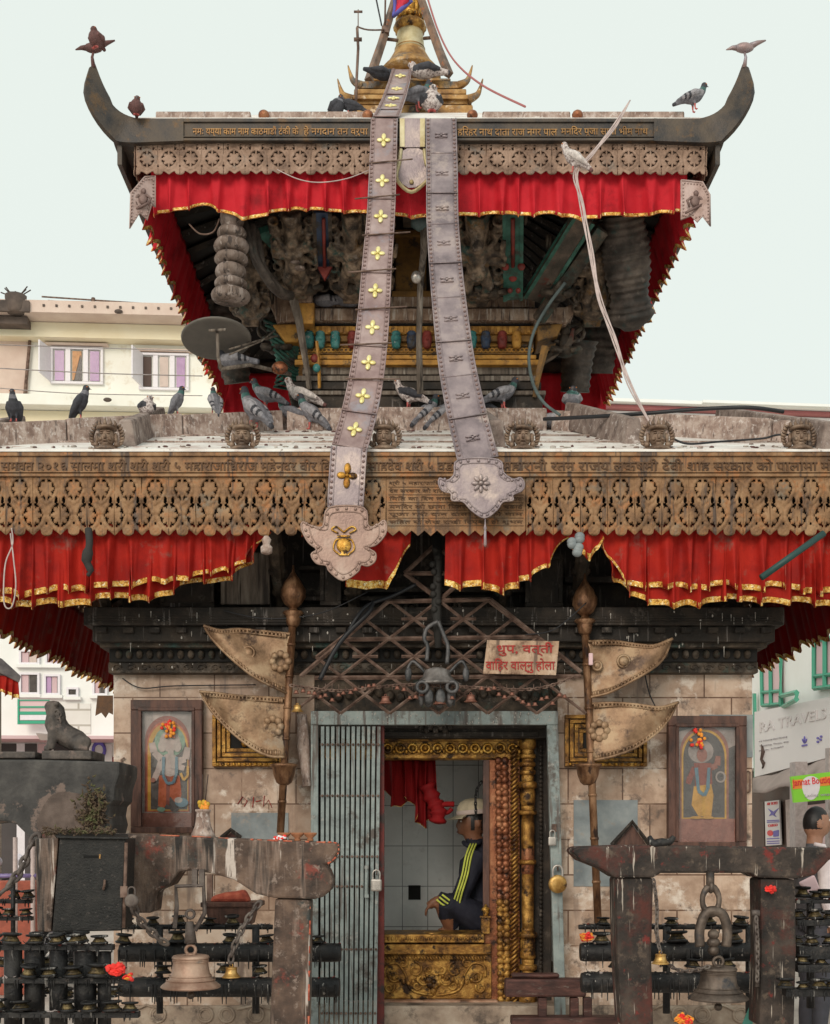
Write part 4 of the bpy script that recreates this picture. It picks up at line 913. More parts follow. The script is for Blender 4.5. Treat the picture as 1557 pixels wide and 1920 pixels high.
# =================================================================== hanging metal banners
def banner_strip(root, stations, cuts, mname, name='banner_plate'):
    """stations: (px, py, Y, width_px) sampled along the strip; one plate between successive cuts (0..1)"""
    pts = spline([P(a, b, y) for a, b, y, w in stations], 10); ws = spline([(w*y/F, 0, 0) for a, b, y, w in stations], 10); n = len(pts)-1
    d = [0]
    for a, b in zip(pts, pts[1:]): d.append(d[-1]+(b-a).length)
    def at(t):
        s = t*d[-1]; k = 0
        while k < n-1 and d[k+1] < s: k += 1
        q = (s-d[k])/max(1e-6, d[k+1]-d[k]); p = pts[k].lerp(pts[k+1], q); w = ws[k].x+(ws[k+1].x-ws[k].x)*q
        z = (pts[min(k+1,n)]-pts[max(k,0)]).normalized(); x = V((1, 0, 0)); x = (x-z*x.dot(z)).normalized(); nn = z.cross(x)
        if nn.y > 0: nn = -nn
        return p, z, x, nn, w
    out = []
    for i, (t0, t1) in enumerate(zip(cuts, cuts[1:])):
        c = MB(); m = 6; off = .003*(i % 2)
        for lay in range(2):
            vs = []
            for k in range(m+1):
                p, z, x, nn, w = at(t0+(t1-t0)*k/m+(.0008 if k == m else 0))
                for sx in (-.5, .5): vs.append(p+x*w*sx+nn*(off+(-.004 if lay else 0)))
            fs = [(2*k, 2*k+1, 2*k+3, 2*k+2) for k in range(m)]; c.add(vs, fs if lay else [f[::-1] for f in fs])
        for e in (-.5, .5, -.36, .36):
            r = .0045 if abs(e) > .4 else .003
            c.tube([at(t0+(t1-t0)*k/m)[0]+at(t0+(t1-t0)*k/m)[2]*at(t0+(t1-t0)*k/m)[4]*e+at(t0+(t1-t0)*k/m)[3]*(off+.001) for k in range(m+1)], r, 5)
        p, z, x, nn, w = at(t1); c.tube([p-x*w*.5+nn*(off+.003), p+x*w*.5+nn*(off+.003)], .0045, 5)
        L_ = (at(t1)[0]-at(t0)[0]).length; nb = max(3, int(L_/.03))
        for k in range(nb):
            p, z, x, nn, w = at(t0+(t1-t0)*(k+.5)/nb)
            for e in (-.43, .43): c.ball(p+x*w*e+nn*(off+.001), .0085, 1, n=7, m=4)
        out.append(part(c, name, [mname, 'bead_dark'], root)); 
    return at, out
def flower(at, t, s, root, m, petals=4):
    p, z, x, nn, w = at(t); c = MB(); X = frame_to(p+nn*.006, nn, x)
    for i in range(petals):
        a = i*2*PI/petals+(0 if petals == 4 else .3); l = 1.25 if (petals == 4 and i % 2) else 1
        c.ball((0, 0, 0), (s*.46*l, s*.34, .008), n=12, m=6, X=X @ Matrix.Rotation(a, 4, 'Z') @ Matrix.Translation(V((s*.55*l, 0, 0))))
    c.ball((0, 0, .004), (s*.2, s*.2, .009), 0, n=10, m=5, X=X)
    return part(c, 'flower_boss', m, root)
def leaf_arcs(at, t, s, root, m):
    p, z, x, nn, w = at(t); c = MB(); X = frame_to(p+nn*.004, nn, x)
    c.ball((0, 0, .003), (s*.2, s*.2, .008), n=10, m=5, X=X)
    for sg in (-1, 1):
        for k in (-1, 1): c.ball((0, 0, 0), (s*.55, s*.2, .009), n=12, m=6, X=X @ Matrix.Rotation(sg*k*.2+(PI if sg < 0 else 0), 4, 'Z') @ Matrix.Translation(V((s*.62, k*sg*s*.16, 0))))
    c.torus((0, 0, 0), s*.62, .003, 'z', 20, 5, 0, X, .8)
    part(c, 'flower_boss', m, root)
def end_plate(root, outline, Y, m, rim, it=1):
    c = MB(); q0 = [P(x, y, Y) for x, y in outline]; lp = spline(q0[-2:]+q0+q0[:3], 4)[8:8+4*len(q0)]; c.prism(lp, (0, .006, 0))
    o = part(c, 'end_plate', m, root)
    q = MB(); q.tube(lp+[lp[0]], .0055, 6); cx = sum((p.x for p in lp))/len(lp); cz = sum((p.z for p in lp))/len(lp)
    inner = [V((cx+(p.x-cx)*.82, Y-.001, cz+(p.z-cz)*.84)) for p in lp]; q.tube(inner+[inner[0]], .0035, 5)
    d = 0; last = lp[0]
    for a, b in zip(lp, lp[1:]+lp[:1]):
        d += (b-a).length
        if d > .034: d = 0; q.ball((cx+(b.x-cx)*.91, Y-.001, cz+(b.z-cz)*.92), .0095, n=7, m=4)
    part(q, 'beaded_rim', rim, o); return o
# the tall gold-flowered banner
bl = thing('metal_banner', 'tall pinkish metal banner with gold four-petal flowers, a gold vase on its pointed end', 'banner', P(655, 835, 6.75))
top_y = 7.66
at0, _ = banner_strip(bl, [(754,130,9.12,36),(747,160,8.75,40),(735,195,8.2,44),(724,219,7.66,48)], [0, .25, .45, .62, .8, 1], 'banner_metal')
for t in (.12, .35, .54, .71): flower(at0, t, .04, bl, 'gold_bright')
st = [(721,222,top_y,48),(718,320,7.52,49),(714,410,7.36,51),(707,500,7.22,54),(700,600,7.08,58),(690,690,6.96,62),(675,770,6.86,65),(656,838,6.75,66)]
st0 = [(755,130,9.12,36)]
cuts = [0, .145, .265, .385, .5, .61, .715, .81, .9, 1]
at1, pl_ = banner_strip(bl, st, cuts, 'banner_metal')
for a, b in zip(cuts, cuts[1:]): flower(at1, (a+b)/2, .042, bl, 'gold_bright')
at2, _ = banner_strip(bl, [(655,838,6.74,66),(651,895,6.73,66),(648,952,6.73,66)], [0, 1], 'banner_cool')
flower(at2, .48, .055, bl, 'gold', 4)
ep = end_plate(bl, [(617,952),(682,952),(690,984),(704,988),(719,976),(725,985),(722,1003),(706,1021),(690,1027),(704,1037),(703,1052),(690,1061),(677,1059),(671,1072),(643,1088),(618,1071),(612,1060),(594,1056),(584,1040),(594,1030),(578,1016),(566,992),(568,979),(584,986),(606,987)], 6.72, 'banner_copper', 'banner_copper')
c = MB(); o_ = P(645, 1040, 6.712); X = Matrix.Translation(o_)
for s in (-1, 1):
    c.tube(spline([V((s*.02, 0, .0)), V((s*.055, 0, .03)), V((s*.045, 0, .075)), V((s*.02, 0, .085))], 5), .005, 6, X=X); c.tube(spline([V((s*.03, 0, .115)), V((s*.065, 0, .135)), V((s*.04, 0, .15)), V((0, 0, .12))], 5), .005, 6, X=X)
c.ball((0, 0, .05), (.04, .012, .04), n=14, m=8, X=X); c.box2((-.035, -.006, .095), (.035, .006, .103), 0, X); c.box2((-.028, -.006, -.004), (.028, .006, .003), 0, X); c.box2((-.014, -.006, .003), (.014, .006, .02), 0, X)
part(c, 'vase_emblem', 'gold', ep)
for k in range(7):  # iron rods tying the plates
    t = cuts[k+1]; p, z, x, nn, w = at1(t); q = MB(); q.tube([p-x*(w*.5+.06*(k % 2)+.02)+nn*.012-V((0,0,.012)), p+x*(w*.5+.07*((k+1) % 2)+.03)+nn*.012+V((0,0,.018))], .0045, 5); part(q, 'tie_rod', 'rust_iron', bl)
# the plain silver banner
br = thing('metal_banner', 'plain silvery metal banner with embossed leaf bosses, right of the gold-flowered one', 'banner', P(897, 860, 6.75))
st = [(827,222,top_y,56),(829,320,7.52,57),(830,410,7.36,58),(836,500,7.22,60),(846,600,7.08,64),(858,690,6.96,68),(874,770,6.86,72),(897,862,6.76,76)]
cuts = [0, .11, .24, .34, .46, .56, .685, .78, .89, 1]
at3, _ = banner_strip(br, st, cuts, 'banner_cool')
for a, b in zip(cuts, cuts[1:]): leaf_arcs(at3, (a+b)/2, .036, br, 'banner_cool')
ep = end_plate(br, [(860,862),(934,862),(944,886),(962,899),(976,896),(983,906),(980,919),(962,928),(962,938),(943,941),(932,956),(909,971),(885,957),(868,940),(848,938),(846,925),(830,920),(823,908),(825,897),(838,902),(852,890)], 6.735, 'banner_cool', 'banner_cool')
c = MB(); X = frame_to(P(902, 906, 6.728), (0, -1, 0), (1, 0, 0))
for i in range(8): c.ball((0,0,0), (.02, .011, .007), n=10, m=5, X=X @ Matrix.Rotation(i*PI/4, 4, 'Z') @ Matrix.Translation(V((.032,0,0))))
c.ball((0,0,.004), .012, n=8, m=5, X=X); part(c, 'flower_boss', 'banner_cool', ep)
c = MB(); p = P(910, 973, 6.735); c.lathe([(.004,-.15),(.009,-.14),(.007,-.07),(.004,-.06),(.01,-.05),(.004,-.03),(.003,0)], 8, Matrix.Translation(p)); part(c, 'tassel', 'banner_metal', ep)
# short tongue between them
bs = thing('metal_banner', 'short metal tongue with pale yellow borders over the middle of the upper eave', 'banner', P(775, 222, 7.66))
c = MB(); c.prism([P(x, y, 7.662) for x, y in ((753,222),(796,222),(796,276),(753,276))], (0, .005, 0)); c.prism(smooth_loop([P(x, y, 7.655) for x, y in ((753,278),(796,278),(799,305),(804,322),(800,338),(772,356),(748,340),(744,326),(750,305))], 1), (0, .005, 0)); part(c, 'banner_plate', 'banner_cool', bs)
c = MB()
for x in (754, 792): c.prism([P(x-4, 222, 7.655), P(x+5, 222, 7.655), P(x+5, 275, 7.655), P(x-4, 275, 7.655)], (0, .004, 0))
lo = [P(x, y, 7.65) for x, y in ((752,280),(749,305),(744,326),(748,342),(772,360),(800,340),(812,325),(803,312),(799,305),(796,280))]
c.tube(spline(lo, 4), .012, 6); c.ball(P(772, 341, 7.648), (.014, .008, .014), n=10, m=6); part(c, 'yellow_border', 'gilt_pale', bs)
# plaques hanging at the two front corners of the upper eave
for lab, pts, cen in (('pinkish metal plaque with swallow-tail end hanging at the left corner of the upper eave', ((272,332),(291,330),(291,388),(284,384),(276,412),(262,398),(244,428),(246,362)), (268, 372)), ('pinkish metal plaque with swallow-tail end hanging at the right corner of the upper eave', ((1278,338),(1318,342),(1331,365),(1332,424),(1318,405),(1308,416),(1296,404),(1278,412)), (1304, 376))):
    h = thing('hanging_plaque', lab, 'plaque', P(cen[0], 330, 7.62), 'metal plaques at the eave corners')
    c = MB(); lp = [P(x, y, 7.62+.0016*(x-cen[0])*(1 if cen[0] < 700 else -1)) for x, y in pts]; c.prism(lp, (0, .008, 0)); o = part(c, 'plaque_plate', 'lattice_pink', h)
    q = MB(); q.tube(lp+[lp[0]], .006, 6)
    for a, b in zip(lp, lp[1:]+lp[:1]):
        L_ = (b-a).length; n = int(L_/.022)
        for i in range(n): m_ = a.lerp(b, (i+.5)/n).lerp(P(cen[0], cen[1], 7.62), .13); q.ball(m_-V((0,.004,0)), .006, n=6, m=4)
    part(q, 'beaded_rim', 'lattice_pink', o)
    q = MB(); e = P(cen[0], cen[1], 7.606); q.tube([e+V((-.06,0,-.075)), e+V((.05,0,-.02))], .008, 6); q.ball(e+V((.0,.004,.0)), (.03,.012,.035), n=10, m=6); q.ball(e+V((.005,.002,.045)), (.016,.012,.018), n=8, m=6)
    for s in (-1, 1): q.tube([e+V((s*.02,0,.02)), e+V((s*.05,-.002,.0)), e+V((s*.035,0,-.04))], [.01,.008,.006], 6)
    part(q, 'embossed_figure', 'lattice_pink_dark', o)
h = thing('hanging_plaque', 'dark brass plaque with swallow-tail end hanging at the rear left corner of the lower eave', 'plaque', P(196, 1304, 12.1), 'metal plaques at the eave corners')
c = MB(); c.prism([P(x, y, 12.1) for x, y in ((183,1304),(212,1304),(212,1340),(204,1336),(198,1346),(190,1336),(179,1342))], (0, .012, 0)); part(c, 'plaque_plate', 'brass_letter', h)

# =================================================================== pigeons
def pigeon_mesh(pose, coat):
    mb = MB()
    if pose in ('stand', 'tall', 'lean'):
        pit = {'stand': 22, 'tall': 62, 'lean': 40}[pose]; q = R(pit); d = V((math.cos(q), 0, math.sin(q))); u = V((-math.sin(q), 0, math.cos(q)))
        c0 = V((0, 0, {'stand': .115, 'tall': .13, 'lean': .12}[pose]))
        mb.tube([c0-d*.1, c0-d*.06, c0-d*.01, c0+d*.045, c0+d*.075], [.02,.04,.056,.05,.03], 12)
        hd = c0+d*.07+V((.03 if pit < 50 else .012, 0, .075 if pit < 50 else .055))
        mb.tube([c0+d*.045, (c0+d*.07+hd)*.5+V((.004,0,0)), hd], [.045,.03,.024], 10); mb.ball(hd+V((.004,0,.008)), (.027,.023,.024), n=10, m=8)
        mb.tube([hd+V((.02,0,.004)), hd+V((.05,0,-.004))], [.009,.002], 6)
        te = c0-d*.2-u*.012; mb.tube([c0-d*.08, c0-d*.14-u*.004, te], [.028,.022,.014], 8)
        for s in (-1, 1):
            w = [c0+d*.05+V((0, s*.042, 0))+u*.01, c0-d*.0+V((0, s*.052, 0))+u*.012, c0-d*.08+V((0, s*.04, 0))+u*.012, c0-d*.165+V((0, s*.018, 0))+u*.008]
            mb.tube(w, [.02,.031,.024,.006], 8)
            f = c0+V((.005, s*.022, -.045)); mb.tube([f, V((.008, s*.024, .008))], [.012,.006], 6)
            for t in (-.5, 0, .5): mb.tube([V((.004, s*.024, .006)), V((.034*math.cos(t), s*.024+.03*math.sin(t), .004))], [.006,.004], 5)
    elif pose == 'huddle':
        c0 = V((0, 0, .09)); mb.ball(c0, (.075, .06, .075), n=14, m=10); mb.ball(c0+V((.035, .01, .062)), (.034, .03, .03), n=10, m=8); mb.tube([c0+V((.06,.01,.062)), c0+V((.082,.012,.05))], [.008,.003], 6)
        mb.tube([c0+V((-.05,0,-.01)), c0+V((-.12,0,-.045))], [.03,.014], 8); hd = c0+V((.035,.01,.062)); d = V((1,0,0)); u = V((0,0,1))
        for s in (-1, 1): mb.tube([c0+V((.03,s*.05,.02)), c0+V((-.02,s*.058,.0)), c0+V((-.09,s*.03,-.03))], [.02,.03,.008], 8); mb.tube([V((.0,s*.022,.03)), V((.0,s*.022,.006))], [.012,.007], 6); mb.ball((.012, s*.022, .006), (.02, .012, .006), n=8, m=4)
    else:  # lying
        c0 = V((0, 0, .055)); mb.ball(c0, (.1, .06, .052), n=14, m=10); hd = c0+V((.085, 0, .045)); mb.ball(hd, (.03, .025, .026), n=10, m=8); mb.tube([c0+V((.06,0,.0)), hd], [.04,.024], 8); mb.tube([hd+V((.02,0,0)), hd+V((.045,0,-.006))], [.008,.002], 6)
        mb.tube([c0+V((-.08,0,0)), c0+V((-.19,0,-.01))], [.035,.016], 8); d = V((1,0,0)); u = V((0,0,1))
        for s in (-1, 1): mb.tube([c0+V((.04,s*.045,.01)), c0+V((-.03,s*.055,.008)), c0+V((-.14,s*.02,.0))], [.02,.032,.008], 8)
    C = {'grey': ('pigeon_grey','pigeon_light','pigeon_dark','pigeon_green'), 'dark': ('pigeon_dark','pigeon_dark','pigeon_dark','pigeon_grey'), 'pale': ('pigeon_mottle','pigeon_white','pigeon_brown','pigeon_mottle'), 'pied': ('pigeon_mottle','pigeon_dark','pigeon_dark','pigeon_mottle'), 'slate': ('pigeon_grey','pigeon_grey','pigeon_dark','pigeon_green'), 'brown': ('pigeon_brown','pigeon_brown','pigeon_dark','pigeon_brown')}[coat]
    mats = list(C)+['pigeon_foot','pigeon_beak','eye_orange']
    def fn(p, n):
        p = V(p); r = p-c0; a = r.dot(d); b = r.dot(u); side = abs(p.y)
        if p.z < (.05 if pose != 'tall' else .03) and pose in ('stand','tall','lean') and -.012 < p.x < .06 and .008 < abs(p.y) < .05: return 4
        if p.z < .02 and pose == 'huddle' and p.x > -.02: return 4
        q = p-hd
        if q.x > .028 and abs(q.z) < .02 and side < .012: return 5
        if q.length < .033: return 2 if coat in ('grey','slate') else 0
        if q.length < .062 and pose != 'lie': return 3
        if a < -.12: return 2 if a < -.175 else 0
        if side > .03 and b > -.02:
            if coat in ('grey',) and (-.065 < a < -.045 or -.1 < a < -.085): return 2
            return 1
        return 0
    me = organic(mb, .0058, 3, fn, mats, 'pigeon')
    e = MB()
    for s in (-1, 1): e.ball((hd.x+.012, s*(.0215 if pose != 'huddle' else .026)+hd.y*0+(.01 if pose == 'huddle' else 0), hd.z+.01), .0055, n=8, m=6)
    return me, e.mesh('eye', ['eye_orange'])
PG = {}
def pigeon(label, pos, face, pose='stand', coat='grey', s=1.0, roll=0):
    """face: heading in degrees, 0 = right, 90 = away, 180 = left, -90 = to camera"""
    k = (pose, coat)
    if k not in PG: PG[k] = pigeon_mesh(*k)
    me, em = PG[k]
    o = bpy.data.objects.new('pigeon', me); COL.objects.link(o); o.location = pos; o.rotation_euler = (0, R(roll), R(face)); o.scale = (s, s, s); tag(o, label, 'pigeon', 'pigeons on the temple')
    e = bpy.data.objects.new('eye', em); COL.objects.link(e); e.parent = o
def hip_at(px, left=True):
    sx = -1 if left else 1; best = None
    for i in range(400):
        t = i/399; X_ = XC+sx*(H0+(H1-H0)*t); Y = YC-(H0+(H1-H0)*t); q = CX+X_*F/Y
        if best is None or abs(q-px) < best[0]: best = (abs(q-px), X_, Y, ze+(zr-ze)*t)
    return V((best[1], best[2], best[3]+.125))
def curb_at(px, dy=0): return V((SX(px, YC-H1+dy), YC-H1+dy, zr+.138))
def roof_pt(px, py): return P(px, py, roof_at(px, py))
pigeon('dark pigeon sitting upright nearest the left edge of the photo on the hip ridge', hip_at(27), -90, 'tall', 'dark', 0.66)
pigeon('dark pigeon standing tall with beak to the right below the lilac window', hip_at(150), 10, 'tall', 'dark', 0.76)
pigeon('puffed dark pigeon preening on the hip ridge under the second window of the cream building', hip_at(277), -60, 'huddle', 'pied', 0.72)
pigeon('slim grey pigeon leaning to the right on the ridge, next to the puffed one', hip_at(331), 15, 'tall', 'slate', 0.7)
pigeon('grey pigeon seen from behind at the lower left corner of the upper eave', hip_at(403), 120, 'tall', 'grey', 0.68)
pigeon('large green-necked pigeon with its long dark tail over the roof, behind a crowned head ornament', roof_pt(478, 812)+V((0,0,.02)), 140, 'lean', 'grey', 1.15)
pigeon('grey pigeon facing left on the roof curb in front of the red valance', curb_at(500), 170, 'stand', 'grey', 0.9)
pigeon('pale mottled pigeon facing left on the roof curb', curb_at(566, .02), 175, 'stand', 'pale', 0.95)
pigeon('slate pigeon facing left, partly hidden by its neighbour, below the pale mottled one', roof_pt(548, 802), 165, 'stand', 'slate', 0.88)
pigeon('grey pigeon with long tail pointing down right towards the tall metal banner', roof_pt(585, 807), 160, 'lean', 'grey', 0.98)
pigeon('black and white pied pigeon on the roof curb between the two banners', curb_at(768, .0), 160, 'stand', 'pied', 0.9)
pigeon('grey pigeon with lowered tail, left of the pair between the two banners', roof_pt(800, 802), 35, 'lean', 'grey', 0.92)
pigeon('grey pigeon half hidden by the silvery banner, right of the pair between the banners', roof_pt(826, 806), 30, 'lean', 'grey', 0.92)
pigeon('dark pigeon whose tail shows right of the silvery banner', roof_pt(905, 785)+V((0,.1,0)), 150, 'stand', 'dark', 1.0)
pigeon('grey pigeon facing right on the roof curb right of the silvery banner', curb_at(942), 15, 'stand', 'grey', 0.95)
pigeon('round hunched blue-grey pigeon on the curb at the lower right corner of the upper eave', curb_at(1073), -100, 'huddle', 'grey', 0.85)
pigeon('grey pigeon lying flat on the roof below the cable', roof_pt(1035, 802), 180, 'lie', 'grey', .95)
pigeon('grey pigeon sitting on the curled beam end under the upper eave', P(570, 548, 8.45), -70, 'huddle', 'slate', 0.8)
pigeon('dim grey pigeon roosting on the stone ledge under the upper eave', P(655, 576, 8.7), 0, 'lie', 'slate', .95)
pigeon('dim grey pigeon roosting left of another on the stone ledge', P(610, 576, 8.7), 180, 'lie', 'grey', .8)
pigeon('dark pigeon on the ledge right of the silvery banner under the upper eave', P(892, 560, 8.7), 180, 'stand', 'dark', 1.0)
pigeon('pale grey pigeon resting below the round metal dish', P(437, 690, 8.2), 180, 'lie', 'grey', .92)
pigeon('brown pigeon perched on the metal bird at the tip of the left roof corner', P(180, 92, 7.45), -120, 'huddle', 'brown', 0.66)
pigeon('brown pigeon crouched where the left corner of the upper roof starts to curve up', P(256, 218, 7.62), -80, 'huddle', 'brown', 0.62)
pigeon('lone pale grey pigeon standing on the right end of the upper roof', P(1300, 208, 7.75), 10, 'stand', 'grey', 0.74)
pigeon('white pigeon with dark tail perched on the bent wire right of the upper eave', P(1078, 326, 7.2), 150, 'lean', 'pale', 0.74)
pigeon('small dark pigeon left of the pinnacle base, nearest the antenna', P(633, 217, 8.9), -30, 'huddle', 'dark', .75)
pigeon('small dark pigeon squeezed between the antenna and the pinnacle base', P(656, 219, 8.9), 160, 'stand', 'dark', .7)
pigeon('dark pigeon with white breast facing the camera at the foot of the pinnacle', P(810, 212, 8.95), -90, 'huddle', 'pied', 1.0)
pigeon('dark pigeon on the pinnacle steps beside the gold-flowered strip', P(782, 206, 9.0), 20, 'stand', 'slate', .95)
pigeon('dark pigeon sheltering under the bell of the pinnacle, left side', P(716, 150, 9.1), 30, 'lie', 'dark', .8)
pigeon('dark pigeon sheltering under the bell of the pinnacle, right side', P(795, 148, 9.1), 180, 'lie', 'pied', 1.0)

# =================================================================== doorway (part of the temple)
YD = 7.78
c = MB(); c.box2((SX(590,7.6)+.001, 7.66, SZ(1384,7.66)), (SX(1046,7.6)-.001, 7.82, SZ(1336,7.66))); c.pbox(718, 1352, 1030, 1366, 7.63, .03); c.pbox(718, 1372, 1010, 1381, 7.64, .02)
for i in range(7): c.ball(P(790+i*9, 1366+(3 if i % 2 else -3), 7.62), (.02, .02, .022), n=8, m=5)
part(c, 'door_head', 'old_wood', T, .004)
c = MB(); c.pbox(600, 1384, 975, 1424, YD, .12); c.pbox(600, 1384, 972, 1390, YD-.02, .02); c.pbox(600, 1415, 930, 1422, YD-.015, .015); lt = part(c, 'door_lintel', 'gold_old', T, .004)
def rosette(c, p, r, mi=0, n=4):
    for i in range(n):
        a = i*2*PI/n+PI/4; c.ball((p.x+r*.55*math.cos(a), p.y, p.z+r*.55*math.sin(a)), (r*.5, r*.32, r*.5), mi, 9, 6)
    c.ball((p.x, p.y-r*.2, p.z), (r*.3, r*.25, r*.3), mi, 8, 6)
c = MB()
for i in range(11):
    x = 727+i*23.5
    c.torus(P(x, 1403, YD-.012), .026, .009, 'y', 14, 6); c.ball(P(x, 1403, YD-.012), (.014, .014, .014), n=8, m=6); c.ball(P(x+11.7, 1409, YD-.01), (.012, .012, .016), n=8, m=5)
part(c, 'rosette_row', 'gold', lt)
c = MB(); c.pbox(908, 1424.5, 975, 1905, YD+.005, .12); jb = part(c, 'door_jamb', 'copper_carve', T, .004); c = MB(); c.pbox(906, 1424.5, 918, 1752, YD-.012, .016); part(c, 'jamb_strip', 'frame_wood', jb, .003)
c = MB()
for i in range(20): rosette(c, P(941+i*.25, 1432+i*24.2, YD-.008), .05, 0 if i < 11 else 1)
part(c, 'rosette_row', ['copper_carve','gold_old'], jb)
c = MB()
for i in range(60):
    z0, z1 = 1400+i*8.4, 1400+i*8.4+14; c.tube([P(958, z1, YD-.012), P(965, (z0+z1)/2, YD-.03), P(972, z0, YD-.012)], .008, 6)
part(c, 'rope_moulding', 'gold_old', T)
c = MB(); c.pbox(976, 1384, 1034, 1905, YD+.03, .1); part(c, 'door_reveal', 'old_wood', T, .004)
c = MB(); p0 = P(990, 1905, YD-.02); S_ = YD/F
prof = []; py = 1905
segs = [(22,16),(14,17),(10,12),(10,17),(8,11),(8,16),(8,11),(10,17),(10,12),(14,15),(22,14),(10,18),(8,12),(110,11.5),(8,16),(8,12),(70,12.5),(8,17),(8,13),(30,14),(12,17),(12,12),(8,15),(6,11),(8,15),(6,11),(8,15),(8,12),(20,16)]
z = 0
for h, r in segs: prof += [(r*S_*.9, z*S_), (r*S_, (z+h*.25)*S_), (r*S_, (z+h*.75)*S_), (r*S_*.9, (z+h)*S_)]; z += h
k_ = 520/z; prof = [(r, zz*k_) for r, zz in prof]
c.lathe(prof, 18, Matrix.Translation(p0)); part(c, 'door_column', 'gold_old', T)
c = MB(); X = Matrix.Translation(P(990, 1640, YD-.02)); c.lathe([(.036,0),(.04,.02),(.04,.3),(.036,.32)], 18, X); part(c, 'column_shaft', 'copper_carve', T)
c = MB()
for i in range(62): c.ball(P(1014, 1400+i*8.1, YD+.0), (.012, .012, .014), n=7, m=5)
part(c, 'bead_moulding', 'old_wood', T)
# sill and embossed gilt apron panel
c = MB(); c.box2((SX(716,YD), YD-.06, SZ(1768,YD-.06)), (SX(908,YD)-.002, YD+.3, SZ(1752,YD-.06))); c.box2((SX(718,YD), YD-.03, SZ(1790,YD-.03)), (SX(922,YD)-.002, YD+.14, SZ(1770,YD-.03)))
sl = part(c, 'door_sill', 'gold_old', T, .006)
c = MB()
for i in range(26): c.ball(P(722+i*7.1, 1760, YD-.064), (.009, .006, .012), n=7, m=5)
for i in range(34): p = P(724+i*5.6, 1796, YD-.01); c.tube([p+V((-.008,0,.014)), p+V((.008,-.006,-.014))], .007, 5)
part(c, 'sill_beading', 'gold_old', sl)
c = MB(); c.pbox(716, 1790, 922, 1873, YD-.005, .2); ap = part(c, 'apron_panel', 'gold_old', T, .004)
c = MB(); Yp = YD-.01
def scroll(c, cx, cy, r, turns, sgn, r0=.008, ph=0):
    pts = []
    for i in range(26):
        t = i/25; a = ph+sgn*t*turns*2*PI; q = r*(1-t*.85); pts.append(P(cx, cy, Yp)+V((q*math.cos(a), -.004, q*math.sin(a))))
    c.tube(pts, [r0*(1-.5*i/25) for i in range(26)], 6)
for s in (-1, 1):
    c.tube(spline([P(816+s*4, 1866, Yp), P(816+s*30, 1862, Yp), P(816+s*48, 1852, Yp), P(816+s*56, 1826, Yp), P(816+s*72, 1806, Yp), P(816+s*92, 1812, Yp), P(816+s*94, 1832, Yp)], 5), .009, 6)
    for (dx, dy, r, t, ph) in ((38,1818,.05,1.2,0),(22,1836,.045,1.3,1),(78,1830,.04,1.2,2),(60,1806,.03,1.1,.5),(86,1852,.035,1.2,1),(12,1818,.03,1.2,2.5),(34,1848,.028,1.1,1.8)): scroll(c, 816+s*dx, dy, r, t, s, .009, PI/2+s*ph)
    for k in range(9): c.ball(P(816+s*(14+k*9), 1845-abs(k-4)*4, Yp), (.014, .01, .02), n=8, m=5)
rosette(c, P(813, 1841, Yp), .05, 0, 6); c.ball(P(813, 1858, Yp), (.02,.012,.03), n=8, m=5)
part(c, 'scroll_relief', 'gold_old', ap)
c = MB(); c.pbox(716, 1876, 935, 1900, 7.72, .3); c.pbox(716, 1903, 1036, 1935, 7.6, .4); part(c, 'door_step', 'step_stone', T, .012)
# dark recess frame on the left of the doorway
c = MB(); c.box2((SX(590,7.6)+.001, 7.826, .5), (SX(716,YD)-.002, 7.95, SZ(1386,7.8))); part(c, 'door_reveal', 'old_wood', T, .004)
c = MB(); c.pbox(705, 1352, 721, 1930, 7.50, .03); part(c, 'gate_post', 'iron_red', T, .003)
# gilt windows beside the flags
for lab, x0, x1 in (('l', 398, 530), ('r', 1060, 1214)):
    c = MB(); y0, y1 = 1340, 1437
    for k in range(4):
        a = 9*k; d = .012*k; c2 = 'x'
        for (p, q, r, s) in ((x0+a, y0+a, x1-a, y0+a+7), (x0+a, y1-a-7, x1-a, y1-a), (x0+a, y0+a+7.2, x0+a+7, y1-a-7.2), (x1-a-7, y0+a+7.2, x1-a, y1-a-7.2)): c.pbox(p, q, r, s, 7.545+d, .05)
    wd = part(c, 'gilt_window', 'gold_old', T, .003)
    c = MB(); c.pbox(x0+34, y0+34, x1-34, y1-34, 7.594, .004); part(c, 'window_opening', 'dark_void', wd)
    c = MB()
    for i in range(12): c.ball(P(x0+10+i*(x1-x0-20)/11, y1-4, 7.543), (.012, .008, .012), n=7, m=5)
    rosette(c, P((x0+x1)/2, (y0+y1)/2, 7.585), .045); part(c, 'window_boss', 'gold', wd)

# =================================================================== iron gate
gt = thing('folding_gate', 'grey-blue painted iron door frame with a folded concertina gate on its left side', 'gate', P(815, 1925, 7.45))
c = MB(); c.pbox(583, 1333, 1047, 1359, 7.44, .05)
c.add([*[P(x, y, 7.442) for x, y in ((1026,1359.2),(1047,1359.2),(1062,1925),(1042,1925))], *[P(x, y, 7.442)+V((0,.05,0)) for x, y in ((1026,1359.2),(1047,1359.2),(1062,1925),(1042,1925))]], [(0,3,2,1),(4,5,6,7),(0,1,5,4),(1,2,6,5),(2,3,7,6),(3,0,4,7)])
c.pbox(583, 1359.2, 597, 1925, 7.442, .05); part(c, 'frame', 'gate_paint', gt, .004)
for i in range(12):
    xa = 602+i*9.6; xb = xa-1.2-i*.55; y = 7.45+.006*(i % 2)
    pts = [P(xa, 1362, y), P(xa+6.4, 1362, y), P(xb+6.4, 1922, y), P(xb, 1922, y)]; c = MB(); c.prism(pts, (0, .022, 0)); part(c, 'gate_slat', 'gate_paint', gt, .002)
